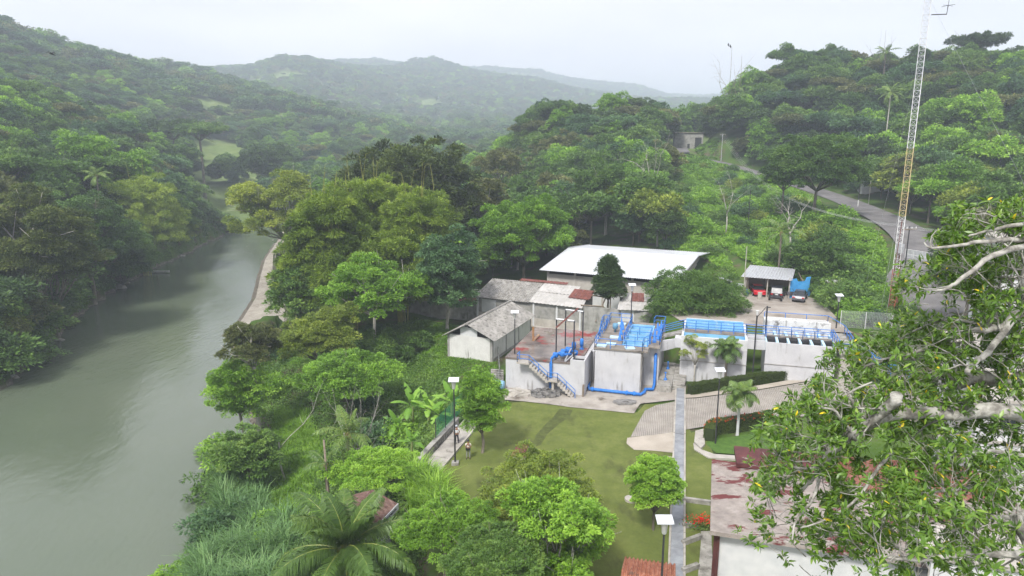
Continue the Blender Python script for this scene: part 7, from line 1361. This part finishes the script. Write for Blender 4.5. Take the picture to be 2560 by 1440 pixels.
# ------------------------------------------------------------------ two people
M['skin'] = plain('brown_skin', (.30, .16, .10), .6)
def skin_body(name, pts, edges, radii, m, parent, sub=1):
    off = wloc(parent) if parent else Vector((0, 0, 0)); me = bpy.data.meshes.new(name); me.from_pydata([tuple(Vector(p)) for p in pts], edges, []); o = bpy.data.objects.new(name, me); COL.objects.link(o)
    o.parent = parent; sk = o.modifiers.new('skin', 'SKIN'); sk.use_smooth_shade = True
    for i, rr in enumerate(radii): me.skin_vertices[0].data[i].radius = (rr, rr) if not isinstance(rr, tuple) else rr
    me.skin_vertices[0].data[0].use_root = True; o.modifiers.new('sub', 'SUBSURF').levels = sub; o.modifiers['sub'].render_levels = sub; me.materials.append(m); return o
def person(x, y, z, rz, label, shirt, trousers, arms='phone', hairm='dark', cap=None, extra=None, s=1.0):
    r = empty('person', (x, y, z), label, 'person'); r.rotation_euler.z = rz; r.scale = (s, s, s)
    # local: faces -Y; root at the pelvis
    P = [(0, 0, .95), (0, .01, 1.15), (0, .015, 1.36), (0, .01, 1.47), (0, -.005, 1.54), (0, -.02, 1.63), (0, -.01, 1.70), (.09, 0, .9), (.11, -.01, .5), (.12, .02, .09), (.12, -.12, .05), (-.09, 0, .9), (-.12, -.015, .5), (-.15, .02, .09), (-.17, -.12, .05)]
    E = [(0, 1), (1, 2), (2, 3), (3, 4), (4, 5), (5, 6), (0, 7), (7, 8), (8, 9), (9, 10), (0, 11), (11, 12), (12, 13), (13, 14)]
    R = [(.15, .11), (.14, .10), (.16, .10), .055, .055, .10, .07, .085, .06, .042, .04, .085, .06, .042, .04]
    H_ = []
    for sx in (1, -1):
        if arms == 'phone': arm = [(.19 * sx, .01, 1.40), (.24 * sx, -.02, 1.14), (.09 * sx, -.26, 1.15)]; hd = Vector((-.6 * sx, -.8, .1)).normalized()
        else: arm = [(.19 * sx, .01, 1.40), (.26 * sx, .03, 1.12), (.23 * sx, -.12, .90)]; hd = Vector((-.1 * sx, -.4, -.9)).normalized()
        b = len(P); P += arm; R += [.06, .045, .032]; E += [(2, b), (b, b + 1), (b + 1, b + 2)]; w = Vector(arm[2]); pm_ = w + hd * .05; b2 = len(P); P.append(tuple(pm_)); R.append((.036, .018)); E.append((b + 2, b2)); sd2 = hd.cross(Vector((0, 0, 1))).normalized() * sx; upv = hd.cross(sd2).normalized()
        for k, ln in enumerate((.07, .08, .075, .06)):
            f0 = pm_ + hd * .03 + sd2 * (.03 - .02 * k); b3 = len(P); P += [tuple(f0 + hd * ln * .5 - upv * .01), tuple(f0 + hd * ln * .85 - upv * .035)]; R += [.009, .008]; E += [(b2, b3), (b3, b3 + 1)]
        b3 = len(P); P += [tuple(pm_ + sd2 * .045), tuple(pm_ + sd2 * .055 + hd * .035)]; R += [.011, .009]; E += [(b2, b3), (b3, b3 + 1)]
    body = skin_body('body', P, E, R, M['skin'], r); body.location = (0, 0, 0)
    f = MB(); f.lathe((0, -.115, 1.625), [(.012, -.02), (.018, 0), (.01, .03)], 6)
    for sx in (-.035, .035): f.lathe((sx, -.108, 1.655), [(.002, -.008), (.01, 0), (.002, .008)], 6)
    def loc(mb, name, m, smooth=False):
        me = bpy.data.meshes.new(name); me.from_pydata(mb.v, [], mb.f); me.materials.append(m); me.polygons.foreach_set('use_smooth', [smooth] * len(mb.f)); o = bpy.data.objects.new(name, me); COL.objects.link(o); o.parent = r; return o
    loc(f, 'face', M['skin']); h = MB(); h.lathe((0, .012, 1.66), [(.105, -.03), (.118, .03), (.105, .09), (.06, .125), (.01, .135)], 12); loc(h, 'cap' if cap else 'hair', cap or M['blackpaint'], True)
    sh = [(0, 0, .93), (0, .01, 1.15), (0, .015, 1.38), (0, .01, 1.45)]; shr = [(.165, .125), (.155, .115), (.175, .118), (.07, .07)]; se = [(0, 1), (1, 2), (2, 3)]
    for sx in (1, -1):
        a = [(.19 * sx, .01, 1.40), (.235 * sx, -.01, 1.22)] if arms == 'phone' else [(.19 * sx, .01, 1.40), (.25 * sx, .02, 1.16)]; b = len(sh); sh += a; shr += [.075, .062]; se += [(2, b), (b, b + 1)]
    skin_body('shirt', sh, se, shr, shirt, r)
    tr_ = [(0, 0, .96), (0, 0, .9), (.09, 0, .84), (.11, -.01, .5), (.12, .02, .1), (-.09, 0, .84), (-.12, -.015, .5), (-.15, .02, .1)]; skin_body('trousers', tr_, [(0, 1), (1, 2), (2, 3), (3, 4), (1, 5), (5, 6), (6, 7)], [(.155, .12), (.16, .125), .10, .078, .065, .10, .078, .065], trousers, r)
    s_ = MB(); [s_.tube([(sx, .05, .06), (sx * 1.15, -.16, .045)], [.052, .045], 8) for sx in (.12, -.15)]; loc(s_, 'shoes', M['blackpaint'], True)
    return r, loc
g = G(1171, 1146); p1_, loc_ = person(g[0], g[1], -.02, rad(4), 'person in a pale shirt and grey trousers standing on the lawn looking at their hands', plain('cream_shirt', (.68, .62, .54), .8), plain('grey_trousers', (.26, .27, .24), .9))
bg_ = empty('shoulder_bag', (g[0], g[1], 0), 'black bag slung across the belly of the person on the lawn', 'bag'); b = MB(); x, y = g[0], g[1]; b.box((x, y - .21, 1.0), (.42, .16, .24), rad(4)); b.build('pouch', M['blackpaint'], bg_)
b = MB(); b.tube([(x + .17, y - .2, 1.1), (x + .12, y - .14, 1.33), (x + .1, y + .02, 1.46), (x + .12, y + .14, 1.2)], .018, 4); b.tube([(x - .17, y - .2, 1.1), (x - .12, y - .14, 1.33), (x - .1, y + .02, 1.46), (x - .12, y + .14, 1.2)], .018, 4); b.build('strap', M['blackpaint'], bg_)
g = G(1142, 1108, .12); person(g[0], g[1], .12, rad(195), 'person in a white shirt and dark trousers walking away behind the lamp pole', plain('white_shirt', (.75, .76, .80), .8), plain('dark_navy_trousers', (.02, .022, .04), .9), 'down', cap=plain('pale_cap', (.5, .53, .6), .7))
# ------------------------------------------------------------------ the big grey limbed fig reaching in from the right
def fig():
    rg = np.random.default_rng(77); base = Vector((22.0, 12.5, 0)); r = empty('fig_tree', base, 'huge fig tree with mottled grey limbs and long glossy leaves reaching in from the right', 'tree')
    wood = MB(); tips = []
    def P(u, v, d): q = ray(u, v); q = q / np.linalg.norm(q) * d; return Vector((q[0], q[1], CZ + q[2]))
    def limb(pts, r0, r1, tw=2, leafy=True, n=8):
        C = catmull([tuple(p) for p in pts], 5); k = len(C); jit = rg.normal(0, 1, (k, 3)) * np.linspace(r0, r1, k)[:, None] * .25; C = C + jit; rs = list(np.linspace(r0, r1, k)); wood.tube([tuple(c) for c in C], rs, n); return C, rs
    SIL = np.array([(1838, 1180), (1905, 1060), (1960, 1010), (2040, 935), (2075, 880), (2150, 850), (2250, 790), (2420, 800), (2445, 745), (2370, 765), (2330, 740), (2240, 745), (2235, 670), (2330, 650), (2340, 590), (2400, 520), (2560, 500), (2900, 480), (2900, 1900), (1960, 1900), (1985, 1440), (1950, 1370), (1820, 1340), (1840, 1300), (1900, 1270), (1870, 1230)])
    def pix(p): x, y, z = p[0], p[1], p[2] - CZ; f = y * CP - z * SP; return 1280 + FPX * x / f, 720 - FPX * (y * SP + z * CP) / f
    def inside(p):
        if p[1] < 2: return True
        u, v = pix(p); return poly_dist(np.array([u]), np.array([v]), SIL)[0][0] < 12
    def twig(p, d, L, r0, depth):
        """wandering twig that forks; leaf whorls at its ends"""
        k = 5; ps = [p.copy()]; q = p.copy(); dd = d.normalized()
        for i in range(k):
            dd = (dd + Vector(rg.normal(0, .26, 3)) + Vector((0, 0, .06))).normalized(); q = q + dd * L / k; ps.append(q.copy())
        if not inside(ps[-1]) or not inside(ps[3]): return
        rs = [r0 * (1 - .6 * i / k) for i in range(k + 1)]; wood.tube(ps, rs, 4 if depth else 5)
        if depth == 0: tips.append((q, dd)); tips.append((ps[3], (dd + Vector(rg.normal(0, .5, 3))).normalized())) if rg.random() < .45 else None; return
        for i in range(3 if rg.random() < .75 else 2):
            j = int(rg.integers(2, k + 1)) if i else k; e = (dd + Vector(rg.normal(0, .62, 3))).normalized(); twig(ps[j], e, L * rg.uniform(.5, .8), rs[j] * .75, depth - 1)
    T_ = base + Vector((0, 0, 14))
    wood.tube([base, base + Vector((-.3, 0, 7)), base + Vector((-1.0, .5, 14)), base + Vector((-2.2, .8, 19))], [.8, .62, .55, .45], 12)
    fork = base + Vector((-2.2, .8, 19))
    limbs = [
      # main horizontal limb (photo 2560,1030 -> 2150,1060 -> 1960,1190)
      ([fork, P(2760, 1080, 15), P(2560, 1035, 13.2), P(2380, 1030, 12.8), P(2230, 1038, 12.4), P(2170, 1062, 12.1), P(2110, 1095, 11.9), P(2050, 1165, 11.8)], .27, .05),
      ([P(2170, 1062, 12.1), P(2250, 992, 11.6)], .13, .11),
      ([P(2250, 992, 11.6), P(2185, 1045, 11.9), P(2110, 1105, 12.1), P(2060, 1160, 12.3), P(2020, 1210, 12.5), P(1985, 1240, 12.6)], .13, .03),
      ([fork, P(2720, 900, 16), P(2560, 950, 14.5), P(2440, 945, 14.2), P(2390, 955, 14)], .2, .15),
      ([P(2390, 955, 14), P(2300, 900, 14.4), P(2200, 905, 14.8), P(2110, 940, 15)], .10, .02),
      ([fork, P(2700, 720, 15), P(2560, 765, 13.6), P(2500, 820, 13.4), P(2410, 830, 13.3), P(2290, 880, 13.4), P(2200, 900, 13.5)], .15, .02),
      ([P(2560, 765, 13.6), P(2470, 880, 13.0), P(2440, 900, 12.8), P(2420, 930, 12.6)], .09, .05),
      ([P(2700, 640, 14), P(2600, 610, 12.5), P(2480, 640, 11.8), P(2400, 700, 11.6), P(2360, 724, 11.5), P(2330, 726, 11.5)], .10, .012),
      ([P(2600, 600, 12.5), P(2500, 600, 12), P(2420, 610, 11.7), P(2330, 620, 11.5), P(2310, 605, 11.5)], .07, .01),
      ([P(2140, 1060, 12), P(2135, 1010, 11.7), P(2120, 985, 11.6), P(2180, 955, 11.8)], .055, .015),
      ([P(2140, 1100, 12), P(2090, 1030, 11.6), P(2055, 1020, 11.5)], .045, .015),
      ([P(2350, 1060, 12.6), P(2345, 1130, 12.0), P(2355, 1200, 11.6), P(2370, 1260, 11.4)], .05, .012),
      ([P(2230, 1130, 12.6), P(2180, 1190, 12.0), P(2140, 1250, 11.7), P(2060, 1300, 11.5), P(2000, 1320, 11.4)], .05, .012),
      ([P(2060, 1170, 12.0), P(2030, 1250, 11.5), P(1990, 1300, 11.2), P(1980, 1350, 11.1)], .045, .012),
      ([P(2560, 1300, 12), P(2440, 1290, 11.4), P(2400, 1310, 11.2), P(2380, 1330, 11.2)], .06, .02),
      ([fork, P(2700, 1250, 13), P(2560, 1380, 11.5), P(2440, 1380, 11.0), P(2300, 1400, 10.8), P(2200, 1390, 10.8)], .12, .02),
      ([P(2640, 560, 13), P(2560, 560, 12.2), P(2480, 575, 12), P(2420, 590, 11.8)], .07, .015),
      ([P(2500, 820, 13.4), P(2380, 800, 13.6), P(2300, 820, 13.8), P(2230, 860, 14)], .05, .012),
      ([P(2620, 1150, 13), P(2480, 1130, 12.4), P(2400, 1150, 12.2), P(2310, 1160, 12)], .07, .015),
      ([P(2050, 1165, 11.8), P(1990, 1170, 11.8), P(1930, 1130, 11.9)], .045, .012),
      ([P(2110, 940, 15), P(2040, 980, 15.2), P(1980, 1010, 15.4), P(1930, 1050, 15.5)], .03, .01),
      ([P(2600, 1180, 14), P(2470, 1210, 13.5), P(2330, 1230, 13.2), P(2200, 1240, 13)], .07, .015),
      ([P(2620, 820, 15), P(2480, 770, 14.6), P(2380, 790, 14.6), P(2280, 810, 14.8)], .05, .012),
    ]
    for k, (pts, a, b) in enumerate(limbs):
        C, rs = limb(pts, a * .60, b * .8); k0 = 0
        L_ = np.linalg.norm(np.diff(C, axis=0), axis=1).sum(); nt = int(L_ * 2.0) + 2
        for j in range(nt):
            i = int(len(C) * (.18 + .82 * (j + rg.random() * .6) / nt)); i = min(i, len(C) - 1); p = Vector(C[i])
            if rs[i] > .2: continue
            d = Vector((rg.normal(-.35, .6), rg.normal(.45, .5), rg.normal(.1, .55))); twig(p, d, rg.uniform(.45, .95), min(.02, max(.009, rs[i] * .35)), 2 if rg.random() < .5 else 1)
    # extra leafy sprays where the photo shows the crown closed
    for (u0, v0, u1, v1, n_, dd) in ((1900, 950, 2130, 1180, 26, 12.2), (2000, 880, 2300, 960, 22, 13.6), (2150, 760, 2560, 900, 46, 14.2), (1960, 1230, 2300, 1420, 40, 11.6), (2250, 1120, 2560, 1440, 64, 12.2), (2390, 520, 2580, 720, 52, 11.0), (2230, 650, 2330, 740, 7, 11.6), (2320, 560, 2450, 720, 20, 11.4), (2120, 960, 2560, 1120, 34, 13.2), (1850, 1060, 2000, 1180, 12, 11.9), (2480, 640, 2600, 780, 12, 13), (1880, 1260, 1960, 1330, 3, 11.2), (2570, 520, 2860, 900, 40, 14), (2570, 900, 2880, 1500, 70, 13.5)):
        for _ in range(int(n_ * 1.05)):
            u, v = rg.uniform(u0, u1), rg.uniform(v0, v1)
            p = P(u, v, dd + 1.2 + abs(rg.normal(0, 1.0))); twig(p, Vector((rg.normal(-.5, .5), rg.normal(0, .5), rg.normal(.3, .5))), rg.uniform(.4, .8), .010, 2 if rg.random() < .5 else 1)
    # whorls of long leaves
    n_ = len(tips); Tp = np.array([tuple(t[0]) for t in tips]); Td = np.array([tuple(t[1]) for t in tips]); per = 12
    C = np.repeat(Tp, per, 0); D_ = np.repeat(Td, per, 0); m_ = len(C); rnd = rg.normal(0, 1, (m_, 3)); perp = unit(rnd - (rnd * D_).sum(1, keepdims=True) * D_); A = unit(D_ * rg.uniform(-.15, .75, (m_, 1)) + perp + np.array([0, 0, .12]))
    C = C - D_ * rg.uniform(0, .10, (m_, 1)); L = rg.uniform(.09, .15, m_); W = L * rg.uniform(.26, .34, m_)
    s = unit(np.cross(A, np.array([0, 0, 1.0]) + rg.normal(0, .35, (m_, 3)))); nn = np.cross(s, A); nn = nn * np.sign(nn[:, 2:3] + 1e-6); Lc = L[:, None]; Wc = W[:, None]
    a0 = C; m1 = C + A * Lc * .38 - nn * Lc * .01; m2 = C + A * Lc * .72 - nn * Lc * .05; tip = C + A * Lc - nn * Lc * .14
    V = np.stack([a0, m1 + s * Wc / 2 + nn * Wc * .12, m1, m1 - s * Wc / 2 + nn * Wc * .12, m2 + s * Wc * .38 + nn * Wc * .1, m2, m2 - s * Wc * .38 + nn * Wc * .1, tip], 1).reshape(-1, 3)
    Qd = np.array([(0, 1, 2, 2), (0, 2, 3, 3), (1, 4, 5, 2), (2, 5, 6, 3), (4, 7, 5, 5), (5, 7, 6, 6)]); b8 = np.arange(m_)[:, None, None] * 8
    quads = (b8 + np.array([(1, 4, 5, 2), (2, 5, 6, 3)])[None]).reshape(-1, 4); q2 = (b8 + np.array([(0, 1, 2, 3), (4, 7, 6, 5)])[None]).reshape(-1, 4)
    tn = np.clip(rg.normal(.48, .17, m_), 0, .93); tn = np.where(rg.random(m_) < .012, 1.0, tn)
    me = np_mesh('leaves', V - np.array(base), np.concatenate([quads, q2]), np.repeat(tn, 8)); link_mesh('leaves', me, LM['ficus'], r)
    wood.build('limbs', M['greybranch'], r, True)
    # small round green figs
    f = MB(); 
    for k in range(60): t = tips[int(rg.integers(0, n_))][0]; f.lathe((t.x, t.y, t.z - .03), [(.004, -.018), (.016, -.008), (.018, .004), (.008, .018)], 6)
    f.build('figs', plain('green_fig', (.16, .24, .05), .5), r, True); print('fig leaves', m_)
fig()
hz = MB().prism([(-6000, -200), (6000, -200), (6000, 6200), (-6000, 6200)], -14, 330)
m = bpy.data.materials.new('humid_haze'); m.use_nodes = True; n = m.node_tree; n.nodes.clear()
o = n.nodes.new('ShaderNodeOutputMaterial'); pv = n.nodes.new('ShaderNodeVolumePrincipled'); pv.inputs['Color'].default_value = (.78, .86, 1.0, 1); pv.inputs['Density'].default_value = .00050
pv.inputs['Anisotropy'].default_value = 0.1
n.links.new(pv.outputs[0], o.inputs['Volume']); tag(hz.build('haze', m), kind='stuff')
